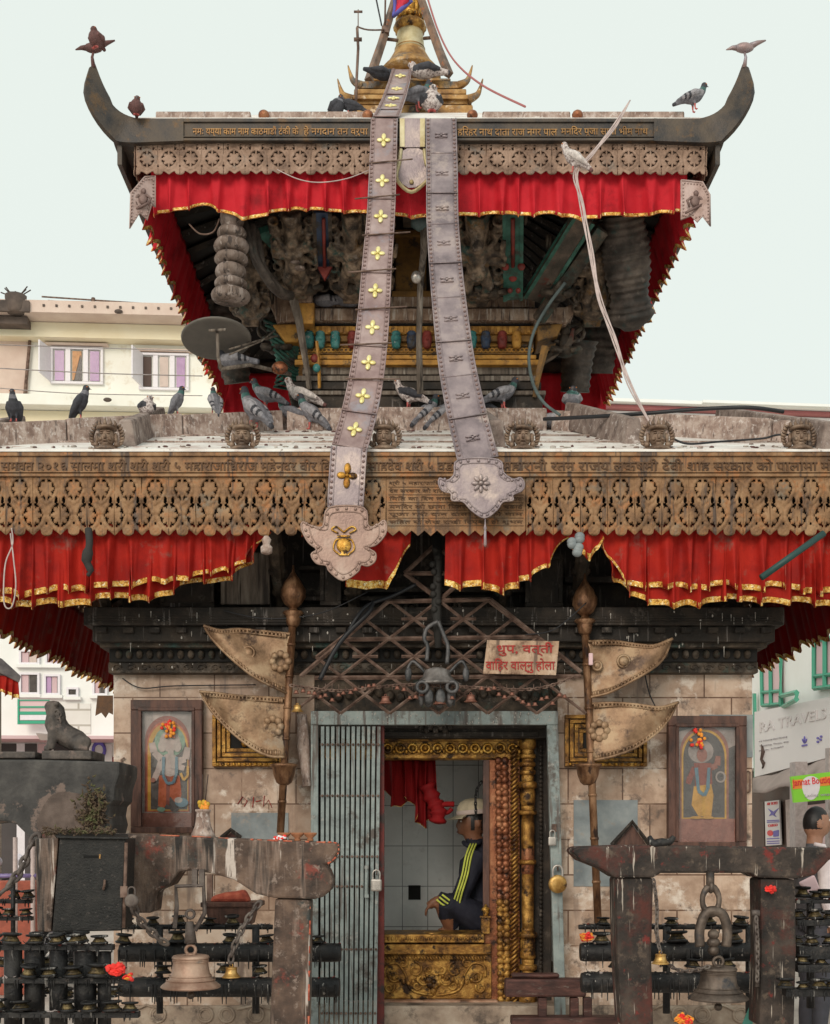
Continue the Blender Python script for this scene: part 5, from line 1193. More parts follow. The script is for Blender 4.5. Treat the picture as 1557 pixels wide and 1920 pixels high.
for yy in (1396, 1492, 1606, 1662, 1780, 1900):
    c = MB(); c.pbox(600, yy-2, 712-(yy-1360)*.01, yy+2, 7.474, .006)
    for i in range(12): c.ball(P(605+i*9.6-(1.2+i*.55)*(yy-1362)/560, yy, 7.446), (.008, .008, .008), n=7, m=5)
    part(c, 'rivet_bar', 'rust_iron', gt)
c = MB()
for yy in (1626, 1680): c.box(P(688, yy, 7.425), (.025, .05, .02))
c.tube([P(688, 1626, 7.41), P(687, 1682, 7.41)], .011, 8); part(c, 'handle', 'gate_paint', gt, .002)
c = MB(); c.pbox(1036, 1545, 1044, 1560, 7.42, .02); c.torus(P(1046, 1628, 7.415), .012, .004, 'x'); c.torus(P(707, 1636, 7.415), .012, .004, 'x'); part(c, 'hasp', 'rust_iron', gt)
def padlock(label, p, m, round_, s=1.0, sh='lock_steel'):
    t = thing('padlock', label, 'padlock', p); X = Matrix.Translation(V(p)) @ Matrix.Diagonal((s, s, s, 1)); c = MB()
    if round_: c.lathe([(.03,-.014),(.047,-.012),(.05,0),(.047,.012),(.03,.014)], 24, X @ Matrix.Translation(V((0,0,-.05))) @ Matrix.Rotation(PI/2, 4, 'X'))
    else: c.box2((-.04,-.014,-.105), (.04,.014,-.015), 0, X)
    part(c, 'lock_body', m, t, .012 if not round_ else 0)
    c = MB(); c.tube([X @ V(q) for q in spline([(-.024,0,-.02),(-.025,0,.025),(-.012,0,.046),(.012,0,.046),(.025,0,.025),(.024,0,-.02)], 5)], .006*s, 8); part(c, 'shackle', sh, t)
padlock('square silver padlock hanging on the folded gate', P(706, 1644, 7.39), 'lock_steel', False, .82)
padlock('round brass padlock hanging on the right door frame', P(1046, 1640, 7.385), 'brass', True, 1.1)
padlock('small dull padlock hanging open inside the right door post', P(1036, 1566, 7.41), 'lock_steel', False, .6)

# =================================================================== metal flag standards
def flag_pole(label, top, bot, bowl, sgn, flags):
    t = thing('flag_standard', label, 'flag', P(bot[0], bot[1], 7.3), 'metal flag standards beside the door'); Y = 7.3
    c = MB(); a, b_ = P(top[0], top[1], Y), P(bot[0], bot[1], Y); c.tube([a, b_], .0225, 12)
    for k in range(1, 7): q = a.lerp(b_, k/7); c.tube([q-V((0,0,.008)), q+V((0,0,.008))], .026, 12)
    part(c, 'pole', 'pole_copper', t)
    c = MB(); p = P(top[0], top[1], Y); X = Matrix.Translation(p) @ Matrix.Diagonal((.9,.9,.9,1))
    c.lathe([(.025,-.09),(.04,-.075),(.05,-.03),(.045,-.02),(.07,.0),(.062,.012),(.03,.02),(.022,.035)], 18, X); cup = part(c, 'finial_cup', 'pole_copper', t)
    c = MB(); c.lathe([(.02,.03),(.055,.06),(.08,.11),(.078,.15),(.055,.2),(.025,.245),(.01,.27),(.006,.31)], 20, X, wob=lambda t_, z: .06*math.cos(t_*7+z*40)); part(c, 'finial', 'pole_copper', t)
    c = MB(); p = P(bowl[0], bowl[1], Y); X = Matrix.Translation(p); c.lathe([(.024,-.1),(.045,-.085),(.062,-.04),(.068,.0),(.08,.008),(.082,.022),(.06,.026),(.03,.03)], 20, X); part(c, 'bowl', 'pole_copper', t)
    for k, (fp, emb) in enumerate(flags):
        up, lo = fp; T_ = spline([P(x, y, Y) for x, y in up], 6); B_ = spline([P(x, y, Y) for x, y in lo], 6); n = len(T_)-1; c = MB(); m = 8; vs = []
        B_ = [B_[int(round(i/n*(len(B_)-1)))] for i in range(n+1)]
        for i in range(n+1):
            for j in range(m+1):
                q = T_[i].lerp(B_[i], j/m); u = i/n; q = q+V((0, -.02+.03*math.sin(u*5+j*.3+k), 0)); vs.append(q)
        fs = [(i*(m+1)+j, i*(m+1)+j+1, (i+1)*(m+1)+j+1, (i+1)*(m+1)+j) for i in range(n) for j in range(m)]; c.add(vs, fs, 0, True)
        o = part(c, 'metal_flag', 'flag_brass', t, 0, None, .006); q = MB()
        rimT = [vs[i*(m+1)] for i in range(n+1)]; rimB = [vs[i*(m+1)+m] for i in range(n+1)]; ct = vs[(n//2)*(m+1)+m//2]
        for rim in (rimT, rimB):
            q.tube([p_+V((0,-.006,0)) for p_ in rim], .009, 6); ins = [p_.lerp(ct, .1)+V((0,-.006,0)) for p_ in rim]; q.tube([p_.lerp(ct, .17)+V((0,-.006,0)) for p_ in rim], .005, 5); L_ = 0
            for a1, b1 in zip(ins, ins[1:]):
                L_ = (b1-a1).length; nn = max(1, int(L_/.02))
                for i in range(nn): e = a1.lerp(b1, i/nn); q.ball(e, (.0085, .008, .016), n=7, m=5)
        for (ex, ey, er) in emb:
            pe = P(ex, ey, Y-.025)
            if er > 12:
                for i in range(8): a_ = i*PI/4; q.ball((pe.x+.045*math.cos(a_), pe.y, pe.z+.045*math.sin(a_)), (.022, .01, .022), n=8, m=5)
            else: q.torus(pe, er*.0032, .008, 'y', 18, 6); q.ball(pe, (er*.0026, .012, er*.0026), n=10, m=6)
        part(q, 'embossed_border', 'flag_brass', o)
L1 = (([(545,1190),(500,1184),(450,1180),(415,1184),(385,1176)], [(543,1302),(520,1292),(480,1272),(440,1240),(400,1200),(385,1176)]), [(466,1224,11),(526,1240,14)])
L2 = (([(538,1310),(500,1308),(450,1306),(412,1302),(377,1298)], [(534,1420),(505,1418),(470,1400),(430,1368),(395,1330),(377,1298)]), [(512,1362,14)])
flag_pole('left metal flag standard with two embossed pennants pointing left, beside the folded gate', (550,1150), (526,1562), (533,1440), -1, [L1, L2])
R1 = (([(1102,1204),(1150,1202),(1190,1208),(1225,1212),(1258,1200)], [(1104,1308),(1140,1300),(1180,1280),(1220,1256),(1245,1232),(1258,1200)]), [(1170,1240,11),(1120,1248,8)])
R2 = (([(1106,1320),(1150,1318),(1190,1322),(1235,1328),(1270,1318)], [(1112,1426),(1150,1418),(1190,1402),(1230,1375),(1255,1348),(1270,1318)]), [(1124,1370,14)])
flag_pole('right metal flag standard with two embossed pennants pointing right, beside the round brass padlock', (1097,1165), (1122,1735), (1103,1440), 1, [R1, R2])
c = MB(); c.box(P(1108, 1236, 7.24), (.025, .02, .07)); single(c, 'pink_tag', 'sign_pink', 'small pink tag stuck on the right flag pole', 'tag', bevel=.006)

# =================================================================== framed paintings
def painting(label, x0, y0, x1, y1, art):
    t = thing('framed_painting', label, 'painting', P((x0+x1)/2, y1, 7.55)); Y = 7.53; b_ = 19
    c = MB()
    for (a, b1, d, e) in ((x0, y0, x1, y0+b_), (x0, y1-b_*.6, x1, y1), (x0, y0+b_+.3, x0+b_, y1-b_*.6-.3), (x1-b_, y0+b_+.3, x1, y1-b_*.6-.3)): c.pbox(a, b1, d, e, Y, .065)
    for (a, b1, d, e) in ((x0+b_-5, y0+b_-5, x1-b_+5, y0+b_+2), (x0+b_-5, y0+b_+2.2, x0+b_+1, y1-12), (x1-b_-1, y0+b_+2.2, x1-b_+5, y1-12)): c.pbox(a, b1, d, e, Y-.008, .0075)
    part(c, 'frame', 'frame_wood', t, .006)
    c = MB(); c.pbox(x0+b_-6, y0+b_-6, x1-b_+6, y1-8, Y+.04, .01); an = part(c, 'canvas', 'art_ground', t)
    # painted picture: thin layers of paint, each a hair above the one below
    W, H = x1-x0-2*b_, y1-y0-b_*1.6
    cols = []; c = MB(); lay = [0]
    def poly(pts, m):
        if m not in cols: cols.append(m)
        lay[0] += 1; yy = Y+.0398-.0006*lay[0]
        c.add([P(x0+b_+W*u, y0+b_+H*v, yy) for u, v in pts], [list(range(len(pts)))[::-1]], cols.index(m))
    def ell(u, v, ru, rv, m, n=20, a0=0, a1=2*PI): poly([(u+ru*math.cos(a0+(a1-a0)*i/n), v+rv*math.sin(a0+(a1-a0)*i/n)) for i in range(n if a1-a0 > 6.2 else n+1)], m)
    def limb(pts, w, m):
        for (a, b1), (d, e) in zip(pts, pts[1:]):
            dx, dy = (d-a)*W, (e-b1)*H; l = math.hypot(dx, dy) or 1; nx, ny = -dy/l*w/W, dx/l*w/H; poly([(a-nx, b1-ny), (a+nx, b1+ny), (d+nx*.8, e+ny*.8), (d-nx*.8, e-ny*.8)], m)
    art(poly, ell, limb)
    part(c, 'painted_picture', cols, an)
    c = MB(); c.pbox(x0+b_-4, y0+b_-4, x1-b_+4, y1-9, Y+.012, .002); part(c, 'glass', 'picture_glass', t)
    return t
def arch(poly, u0, u1, vt, vb, m):
    r = (u1-u0)/2; poly([(u0, vb)]+[(u0+r-r*math.cos(PI*i/16), vt+.22*(1-math.sin(PI*i/16))) for i in range(17)]+[(u1, vb)], m)
def art_left(poly, ell, limb):
    poly([(0,0),(1,0),(1,.88),(0,.88)], 'art_grey'); poly([(0,.88),(1,.88),(1,1),(0,1)], 'art_rose')
    poly([(.24,0),(.58,0),(.55,.3),(.26,.34)], 'art_pale')
    arch(poly, .08, .96, .05, .87, 'art_maroon'); arch(poly, .12, .94, .09, .87, 'art_orange'); arch(poly, .14, .93, .11, .86, 'art_yellow'); arch(poly, .2, .91, .15, .85, 'art_ground')
    ell(.57, .27, .3, .13, 'art_green'); ell(.57, .27, .2, .09, 'art_pale')
    poly([(.36,.56),(.76,.56),(.8,.72),(.74,.83),(.58,.74),(.46,.84),(.34,.82)], 'art_orange'); poly([(.5,.56),(.58,.56),(.56,.82),(.5,.8)], 'art_maroon')
    ell(.57, .47, .19, .1, 'art_skin'); limb([(.4,.42),(.26,.36),(.22,.28)], 7, 'art_skin'); limb([(.4,.44),(.32,.54),(.26,.6)], 6, 'art_skin'); limb([(.72,.44),(.88,.42),(.92,.32)], 7, 'art_skin'); limb([(.72,.48),(.86,.5)], 6, 'art_skin')
    ell(.57, .3, .12, .06, 'art_skin'); ell(.42, .31, .08, .05, 'art_pale'); ell(.72, .31, .08, .05, 'art_pale'); limb([(.58,.33),(.6,.4),(.66,.46),(.62,.5)], 6, 'art_pale')
    limb([(.45,.4),(.44,.56),(.52,.63),(.64,.62),(.7,.54),(.7,.4)], 3, 'art_blue'); poly([(.46,.24),(.52,.16),(.6,.17),(.68,.24)], 'art_orange')
    ell(.24, .6, .05, .02, 'art_rose'); ell(.8, .79, .13, .04, 'art_blue'); ell(.74, .77, .08, .025, 'art_pale'); ell(.4, .85, .08, .02, 'art_green'); ell(.66, .85, .08, .02, 'art_ground'); limb([(.78,.54),(.84,.6),(.92,.56),(.92,.48)], 2.5, 'art_yellow')
def art_right(poly, ell, limb):
    poly([(0,0),(1,0),(1,.8),(0,.8)], 'art_ground'); poly([(0,.8),(1,.8),(1,1),(0,1)], 'art_rose'); poly([(0,.05),(.35,0),(1,0),(1,.16),(.4,.3),(0,.36)], 'art_grey')
    arch(poly, .02, .86, .0, .8, 'art_rose'); arch(poly, .05, .82, .03, .8, 'art_yellow'); arch(poly, .08, .79, .05, .79, 'art_ground')
    ell(.38, .22, .22, .1, 'art_grey'); poly([(.26,.52),(.56,.5),(.6,.6),(.56,.78),(.34,.78),(.22,.68)], 'art_robe'); poly([(.4,.52),(.46,.52),(.46,.78),(.4,.78)], 'art_yellow')
    poly([(.26,.32),(.56,.32),(.58,.5),(.28,.52)], 'art_maroon'); limb([(.28,.36),(.2,.44),(.16,.5)], 6, 'art_maroon'); limb([(.56,.36),(.66,.34),(.68,.26)], 6, 'art_rose'); ell(.4, .25, .09, .06, 'art_rose'); limb([(.3,.36),(.34,.56),(.44,.6),(.5,.54),(.52,.36)], 3.5, 'art_blue'); ell(.72, .44, .09, .05, 'art_grey'); ell(.72, .44, .06, .035, 'art_ground'); ell(.5,.79,.1,.012,'art_robe'); ell(.3,.79,.1,.012,'art_robe')
painting('framed painting of an elephant-headed deity in an orange robe, hung on the left wall', 245, 1312, 379, 1562, art_left)
painting('framed painting of a deity in a yellow robe, hung on the right wall', 1254, 1342, 1401, 1590, art_right)
random.seed(21)
for lab, cx, cy in (('garland of small red flowers stuck on the glass of the left painting', 316, 1362), ('garland of small red flowers stuck on the glass of the right painting', 1310, 1386)):
    c = MB()
    for i in range(26):
        a, r = random.uniform(0, 6.3), random.uniform(0, 17); c.ball(P(cx+r*math.cos(a)*.9, cy+r*math.sin(a)*1.2, 7.535), (.011, .009, .011), random.randint(0, 1), 7, 5)
    single(c, 'flower_garland', ['flower_red','flower_orange'], lab, 'flowers', 'flowers on the paintings')
c = MB()
for pts in ([(234,1421),(228,1424),(228,1462),(236,1464)], [(1402,1446),(1407,1448),(1406,1484),(1402,1486)]): c.tube([P(x, y, 7.585) for x, y in pts], .006, 6)
part(c, 'wall_hook', 'rust_iron', T)

# =================================================================== iron trellis over the door
tr = thing('iron_trellis', 'rusty triangular iron trellis of crossed bars above the door', 'trellis', P(815, 1336, 7.22)); Yt = 7.22
def bar(c, a, b_, r=.011): c.tube([P(*a, Yt), P(*b_, Yt)], r, 4, sm=False)
c = MB(); ap_ = (816, 1022)
for a, b_ in ((ap_,(759,1075)),((759,1075),(882,1075)),((882,1075),ap_),((759,1075),(820,1122)),((882,1075),(828,1122)),((728,1128),(920,1124)),((728,1128),(564,1268)),((920,1124),(1090,1260)),((644,1199),(1008,1194)),((590,1271),(1090,1268))): bar(c, a, b_, .0125)
part(c, 'main_bar', 'rust_iron', tr)
c = MB()
def row(k): return 1126+k*35.3
for k in range(6):
    for j in range(-8, 9):
        if (j+k) % 2: continue
        x, y = 823+j*46, row(k)
        for d in (-1, 1):
            x2, y2 = x+d*46, row(k+1)
            lim = lambda yy: 98+(yy-1126)*1.19
            if abs(x-823) <= lim(y)+6 and abs(x2-823) <= lim(y2)+6: bar(c, (x, y), (x2, y2), .009)
        if k in (1, 3) and abs(x-823) < 98+(y-1126)*1.19-20: bar(c, (x-24, y-1), (x+24, y-1), .009)
part(c, 'cross_bar', 'rust_iron', tr)
c = MB(); c.tube([P(818, 1005, Yt-.03), P(822, 1060, Yt-.04), P(818, 1130, Yt-.03), P(822, 1215, Yt-.04)], [.03,.022,.03,.02], 7)
for i in range(9): c.ball(P(816+6*math.sin(i*2), 1030+i*14, Yt-.06), .02, n=7, m=5)
part(c, 'knotted_cable', 'rope_dark', tr)
c = MB(); c.tube(spline([P(700,1128,7.15), P(690,1150,7.12), P(650,1190,7.13), P(625,1225,7.14), P(600,1275,7.15)], 6), .014, 6); c.tube(spline([P(780,1096,7.18), P(735,1118,7.16), P(690,1135,7.14), P(668,1160,7.12), P(648,1195,7.14)], 6), .012, 6)
single(c, 'black_cable', 'wire_black', 'black cable running down the left edge of the iron trellis', 'cable')
# hanging horseshoe lamp with leaves
hl_ = thing('hanging_lamp', 'hanging metal temple lamp with leaf pendants in front of the iron trellis', 'lamp', P(823, 1215, 7.12))
c = MB(); Yh = 7.12
c.tube(spline([P(822,1165,Yh), P(801,1178,Yh), P(796,1198,Yh), P(802,1212,Yh), P(800,1240,Yh)], 5), .012, 7); c.tube(spline([P(822,1165,Yh), P(832,1190,Yh), P(840,1212,Yh), P(838,1245,Yh)], 5), .012, 7); part(c, 'hanger', 'dish_dark', hl_)
c = MB(); p = P(820, 1280, Yh); c.lathe([(.13,-.015),(.135,-.008),(.1,.012),(.075,.04),(.07,.07),(.03,.085),(.01,.085)], 24, Matrix.Translation(p), wob=lambda t, z: .05*math.cos(t*8)); part(c, 'canopy', 'dish_grey', hl_)
for i in range(9):
    a = i*2*PI/9; q = p+V((.095*math.cos(a), .095*math.sin(a), -.02)); c = MB(); c.tube([q, q-V((0,0,.03))], .003, 4); c.ball(q-V((0,0,.07)), (.02*abs(math.sin(a))+.01, .01, .045), n=8, m=6); part(c, 'leaf_pendant', 'dish_dark', hl_)
for s in (-1, 1):
    c = MB(); c.tube(spline([P(820+s*22,1262,Yh), P(820+s*45,1240,Yh), P(820+s*56,1256,Yh)], 5), .009, 6); c.ball(P(820+s*54, 1264, Yh), (.02,.01,.045), n=8, m=6); part(c, 'curl_arm', 'dish_dark', hl_); c = MB(); c.torus(P(820+s*28, 1288, Yh-.1), .03, .011, 'y', 12, 6); part(c, 'ring', 'dish_dark', hl_)

# =================================================================== bells
BELLP = [(.0,.30),(.30,.30),(.36,.285),(.38,.25),(.38,.235),(.36,.225),(.355,.1),(.38,-.05),(.43,-.16),(.52,-.26),(.6,-.32),(.61,-.35),(.58,-.37),(.5,-.36),(.3,-.3)]
def bell_proto(w, mname, detail=True):
    s = w/1.22; c = MB(); c.lathe([(max(.001, r)*s, z*s) for r, z in BELLP], 28 if detail else 12)
    for z in ((.2, .17, -.12, -.2) if detail else ()): c.torus((0,0,z*s), (.362 if z > 0 else .42+(-.12-z)*.9)*s, .012*s, 'z', 28, 5)
    k = MB(); k.torus((0,0,.4*s), .1*s, .035*s, 'y', 14, 6); k.lathe([(.1*s,.29*s),(.12*s,.31*s),(.06*s,.34*s)], 12)
    q = MB(); q.tube([(0,0,-.25*s),(0,0,-.5*s)], .05*s, 8); q.ball((0,0,-.52*s), .085*s, n=10, m=6)
    return c.mesh('bell_body', [mname]), k.mesh('crown_loop', [mname]), q.mesh('clapper', ['bell_dark'])
def bell(label, p, proto, group=None, parts=True):
    t = thing('bell', label, 'bell', p, group)
    for nm, me in zip(('bell_body','crown_loop','clapper'), proto): link(nm, me, t)
    return t
pb = bell_proto(.285, 'bell_bronze'); pd = bell_proto(.285, 'bell_dark')
bell('large pinkish bronze bell with an orange smear hanging from the left stone stand', P(358, 1818, 5.95), pb)
bell('dark grey-brown bronze bell hanging on thick chain links from the right stone beam', P(1347, 1840, 5.95), pd)
pm = bell_proto(.085, 'brass')
bell('small polished brass bell on a chain beside the thick right stone post', P(1239, 1797, 5.85), pm)
bell('small brass bell with a clapper on a chain, right of the large bronze bell', P(434, 1822, 5.9), bell_proto(.09, 'brass'))
pr = bell_proto(.075, 'bell_copper')
bell('reddish copper bell hanging below the lamp in the middle of the bell row', P(825, 1313, 7.05), pr)
bell('copper bell with a star-shaped top, left of the hanging lamp', P(723, 1312, 7.05), pr)
bell('copper bell right of the hanging lamp on the bell row', P(883, 1309, 7.05), pr)
bell('golden bell at the far left end of the bell row above the gate', P(558, 1328, 7.05), bell_proto(.07, 'brass'))
small = bell_proto(.034, 'bell_copper', False); random.seed(9)
tiny = MB()
for src in (0,): pass
for i in range(46):
    px = 556+i*11.2+random.uniform(-2, 2); py = 1298+8*math.sin(i*.35)+random.uniform(-6, 8)
    if any(abs(px-q) < 13 for q in (723, 825, 883)): continue
    if px > 930: py += 8
    o = bpy.data.objects.new('bell', small[0]); COL.objects.link(o); o.location = P(px, py, 7.06+random.uniform(-.02, .02))
    tag(o, 'tiny copper bell strung in the long row of bells above the door frame', 'bell', 'tiny bells strung above the door')
c = MB(); chain(c, [P(545, 1285, 7.06), P(640, 1295, 7.06), P(760, 1284, 7.06), P(870, 1288, 7.06), P(1000, 1292, 7.06), P(1075, 1270, 7.06)], .03, .0035)
for i in range(40): px = 560+i*12.6; c.tube([P(px, 1284+3*math.sin(i), 7.06), P(px, 1294, 7.06)], .002, 4)
single(c, 'bell_chain', 'rust_iron', 'long thin chain across the foot of the iron trellis carrying the tiny bells', 'chain')
# sign board
sg = thing('sign_board', 'cream metal sign with red hand-painted Devanagari lettering wired to the iron trellis', 'sign', P(978, 1263, 7.1))
c = MB(); c.prism([P(x, y, 7.1) for x, y in ((914,1200),(1049,1202),(1043,1266),(906,1263))], (0, .008, 0)); bo = part(c, 'board', 'sign_board', sg, .002)
c = MB(); put_text(c, 'धुप, वत्ती', P(932, 1230, 7.094), 106*7.1/F, 26*7.1/F, 0, .003, .012); put_text(c, 'वाहिर वाल्नु होला', P(911, 1262, 7.094), 130*7.1/F, 28*7.1/F, 0, .003, .012); part(c, 'painted_lettering', 'sign_ink', bo)

# =================================================================== stone bell stands
def slab(name, outline, Y, dep, m, parent, it=0, bev=.012):
    c = MB(); lp = [P(x, y, Y) for x, y in outline]; lp = smooth_loop(lp, it) if it else lp; c.prism(lp, (0, dep, 0)); return part(c, name, m, parent, bev)
st1 = thing('stone_bell_stand', 'weathered stone bell stand with a carved beam end, left of the gate', 'bell stand', P(545, 1925, 6.0))
slab('beam', [(70,1560),(245,1563),(400,1570),(560,1577),(632,1580),(635,1597),(628,1606),(625,1618),(610,1622),(618,1634),(624,1652),(620,1670),(606,1682),(590,1686),(516,1684),(480,1676),(440,1650),(400,1638),(360,1632),(335,1634),(318,1660),(290,1672),(285,1712),(230,1712),(230,1690),(70,1690)], 5.98, .24, 'worn_stone', st1)
slab('post', [(516,1685),(582,1687),(578,1925),(506,1925)], 6.0, .2, 'worn_stone', st1)
random.seed(31)
def smear(par, pts, Y, r=.007):
    q = spline([P(x, y, Y) for x, y in pts], 8)
    i = 0
    while i < len(q)-2:
        j = min(len(q), i+random.randint(2, 6)); c = MB(); seg = q[i:j]
        if len(seg) > 1: c.tube(seg, [r*random.uniform(.25, 1) for _ in seg], 6); part(c, 'sindoor_smear', 'smear_red', par)
        i = j+random.randint(0, 2)
smear(st1, [(470,1574),(540,1577),(600,1579),(631,1581),(635,1597),(627,1610),(612,1621)], 5.985); smear(st1, [(582,1700),(581,1760),(580,1820),(579,1925)], 6.005, .006)
smear(st1, [(300,1566),(380,1569),(430,1572)], 5.985, .004)
st2 = thing('stone_bell_stand', 'soot-black stone bell stand with two posts and white drips, right of the door', 'bell stand', P(1330, 1925, 6.0))
slab('beam', [(1072,1596),(1080,1588),(1160,1585),(1300,1586),(1430,1588),(1600,1590),(1600,1600),(1557,1612),(1530,1640),(1495,1648),(1425,1646),(1408,1637),(1240,1637),(1225,1646),(1155,1646),(1130,1630),(1090,1614)], 5.98, .24, 'sooty_stone', st2)
slab('post', [(1155,1646),(1226,1646),(1222,1790),(1226,1925),(1166,1925),(1158,1790)], 6.0, .2, 'sooty_stone', st2)
slab('post', [(1426,1647),(1492,1649),(1494,1780),(1490,1925),(1424,1925),(1428,1780)], 6.0, .2, 'sooty_stone', st2)
bx = thing('stone_slab', 'broken grey stone slab carrying the stone lion at the left edge', 'slab', P(110, 1560, 6.6))
slab('slab', [(-60,1424),(60,1424),(225,1428),(224,1452),(216,1476),(214,1500),(205,1510),(202,1528),(206,1546),(200,1570),(230,1580),(70,1600),(60,1575),(30,1545),(0,1538),(-60,1545)], 6.6, .45, 'slate_stone', bx)
slab('worn_patch', [(60,1560),(85,1500),(110,1482),(150,1488),(190,1496),(200,1530),(196,1556),(120,1562)], 6.592, .007, 'patch_stone', bx, 2, .002)
c = MB(); random.seed(4)
for i in range(420):
    a = P(175+random.gauss(0, 13), 1522+random.gauss(0, 21), 6.585-random.random()*.05); d = V((random.gauss(0,1), random.gauss(0,.6), random.gauss(0,1))).normalized()*random.uniform(.012,.04); c.tube([a, a+d*.5+V((0,0,-.005)), a+d], [.003,random.uniform(.004,.009),.001], 4, sm=False)
single(c, 'dried_offerings', 'moss', 'clump of dried brown offerings caught on the broken stone slab', 'offerings', kind='stuff')
c = MB()
for i in range(260):
    a = P(80+random.random()*135, 1561+random.uniform(-5, 3), 5.62+random.random()*.25); d = V((random.gauss(0,1), random.gauss(0,.6), random.gauss(0,.5))).normalized()*random.uniform(.012,.035); c.tube([a, a+d*.5+V((0,0,.004)), a+d], [.002,random.uniform(.003,.007),.001], 4, sm=False)
single(c, 'dried_offerings', 'moss', 'layer of dried brown leaves lying on top of the black donation box', 'offerings', kind='stuff')
c = MB(); c.pbox(78, 1407, 172, 1424, 6.62, .3); c.pbox(-60, 1409, 66, 1422, 6.63, .3); 
part(c, 'ledge', 'statue_stone', bx, .008)
# stone lion, sitting back, looking left and up
m_ = MB(); Yl = 6.75
def Q(px, py, dy=0): return P(px, py, Yl+dy)
m_.tube([Q(160,1398), Q(146,1390), Q(128,1382), Q(112,1372), Q(104,1354), Q(102,1338)], [.045,.06,.062,.066,.06,.042], 12)
m_.ball(Q(101,1331), (.045,.045,.05), n=12, m=8); m_.tube([Q(98,1328), Q(90,1322), Q(87,1320)], [.034,.027,.02], 8); m_.tube([Q(97,1338), Q(90,1334)], [.024,.014], 8); m_.ball(Q(96,1320), (.02,.04,.014), n=8, m=6)
for k in range(7):
    for s in (-1, 1): m_.tube([Q(100+k*2,1342+k*5,s*.05), Q(96+k*1.6,1349+k*5,s*(.066-.002*k)), Q(97+k*1.4,1357+k*5,s*.06)], [.013,.015,.006], 6)
for s in (-1, 1):
    m_.tube([Q(101,1366,s*.05), Q(98,1388,s*.055), Q(94,1404,s*.055)], [.034,.026,.024], 8); m_.tube([Q(94,1404,s*.055), Q(84,1405,s*.055)], [.022,.018], 8)
    m_.ball(Q(150,1392,s*.05), (.065,.035,.045), n=12, m=8); m_.tube([Q(140,1402,s*.06), Q(166,1404,s*.06)], [.022,.022], 8); m_.ball(Q(106,1320,s*.035), .016, n=8, m=6)
m_.tube([Q(104,1318), Q(112,1330), Q(116,1348)], [.02,.028,.026], 8)
me = organic(m_, .006, 2, None, ['statue_stone'], 'stone_lion'); o = bpy.data.objects.new('stone_lion', me); COL.objects.link(o); tag(o, 'small dark stone lion sitting on the broken slab, head raised to the left', 'statue')
e = MB()
for s in (-1, 1): e.ball(Q(95, 1328, s*.03), .008, n=8, m=6)
k = link('eye', e.mesh('eye', ['statue_stone']), o); e = MB()
for i in range(10): e.torus(Q(107+4*math.sin(i*1.7), 1336+i*3.2, -.05), .014, .006, 'y', 10, 5)
k = link('carved_mane', e.mesh('carved_mane', ['statue_stone']), o)

# donation box
db = thing('donation_box', 'black iron donation box with a coin slot and a folded lid', 'box', P(150, 1752, 5.6))
c = MB(); Yb = 5.6
fr = [(112,1570),(236,1572),(229,1745),(98,1748)]; c.add([P(x, y, Yb) for x, y in fr]+[P(x-8, y, Yb)+V((0,.3,0)) for x, y in fr], [(0,3,2,1),(4,5,6,7),(0,1,5,4),(1,2,6,5),(2,3,7,6),(3,0,4,7)]); o = part(c, 'box_body', 'box_black', db, .006)
c = MB(); c.add([P(x, y, Yb+.012) for x, y in ((66,1572),(110,1571),(96,1748),(70,1746))]+[P(x, y, Yb+.012)+V((0,.25,0)) for x, y in ((66,1572),(110,1571),(96,1748),(70,1746))], [(0,3,2,1),(4,5,6,7),(0,1,5,4),(1,2,6,5),(2,3,7,6),(3,0,4,7)]); part(c, 'side_panel', 'worn_stone', db, .006)
c = MB(); c.add([P(108,1568,Yb-.02), P(242,1570,Yb-.02), P(240,1563,Yb+.3), P(100,1560,Yb+.3), P(108,1572,Yb-.02), P(242,1574,Yb-.02), P(240,1567,Yb+.3), P(100,1564,Yb+.3)], [(0,1,2,3),(4,7,6,5),(0,4,5,1),(1,5,6,2),(2,6,7,3),(3,7,4,0)]); part(c, 'lid', 'box_black', db, .003)
c = MB(); c.pbox(157, 1604, 186, 1608, Yb-.004, .003); part(c, 'coin_slot', 'box_slot', o); c = MB(); c.pbox(186, 1602, 189, 1610, Yb-.004, .003); part(c, 'slot_edge', 'brass', o)
c = MB(); c.tube([P(237,1580,Yb), P(235,1650,Yb), P(232,1740,Yb)], .008, 6); c.tube([P(197,1650,Yb-.01), P(196,1660,Yb-.02), P(194,1668,Yb-.01)], .006, 6); c.box(P(233, 1672, Yb-.005), (.03, .02, .05)); part(c, 'hinge_bar', 'rust_iron', db)
padlock('old rusty padlock hanging on the right side of the black donation box', P(247, 1676, 5.55), 'rust_lock', True, .62, 'rust_lock')
def chain_obj(label, pts, ll, r, m='rust_lock', grp='chains on the bell stands'):
    c = MB(); chain(c, pts, ll, r); return single(c, 'chain', m, label, 'chain', grp)
chain_obj('rusty chain sloping down from the padlock of the donation box', [P(250,1700,5.6), P(265,1728,5.65), P(290,1752,5.7), P(312,1770,5.75)], .05, .007)
chain_obj('heavy dark chain hanging at the left edge beside the donation box', [P(72,1566,5.75), P(55,1590,5.7), P(40,1630,5.6), P(5,1672,5.5), P(-40,1690,5.5)], .06, .009)
chain_obj('rusty chain hanging diagonally between the large bronze bell and the left stone post', [P(488,1692,5.93), P(472,1712,5.92), P(450,1750,5.9), P(436,1785,5.9), P(433,1805,5.9)], .045, .006)
chain_obj('chain hanging along the thick right post down to the small brass bell', [P(1226,1650,5.95), P(1232,1700,5.93), P(1232,1750,5.9), P(1239,1787,5.85)], .03, .004)
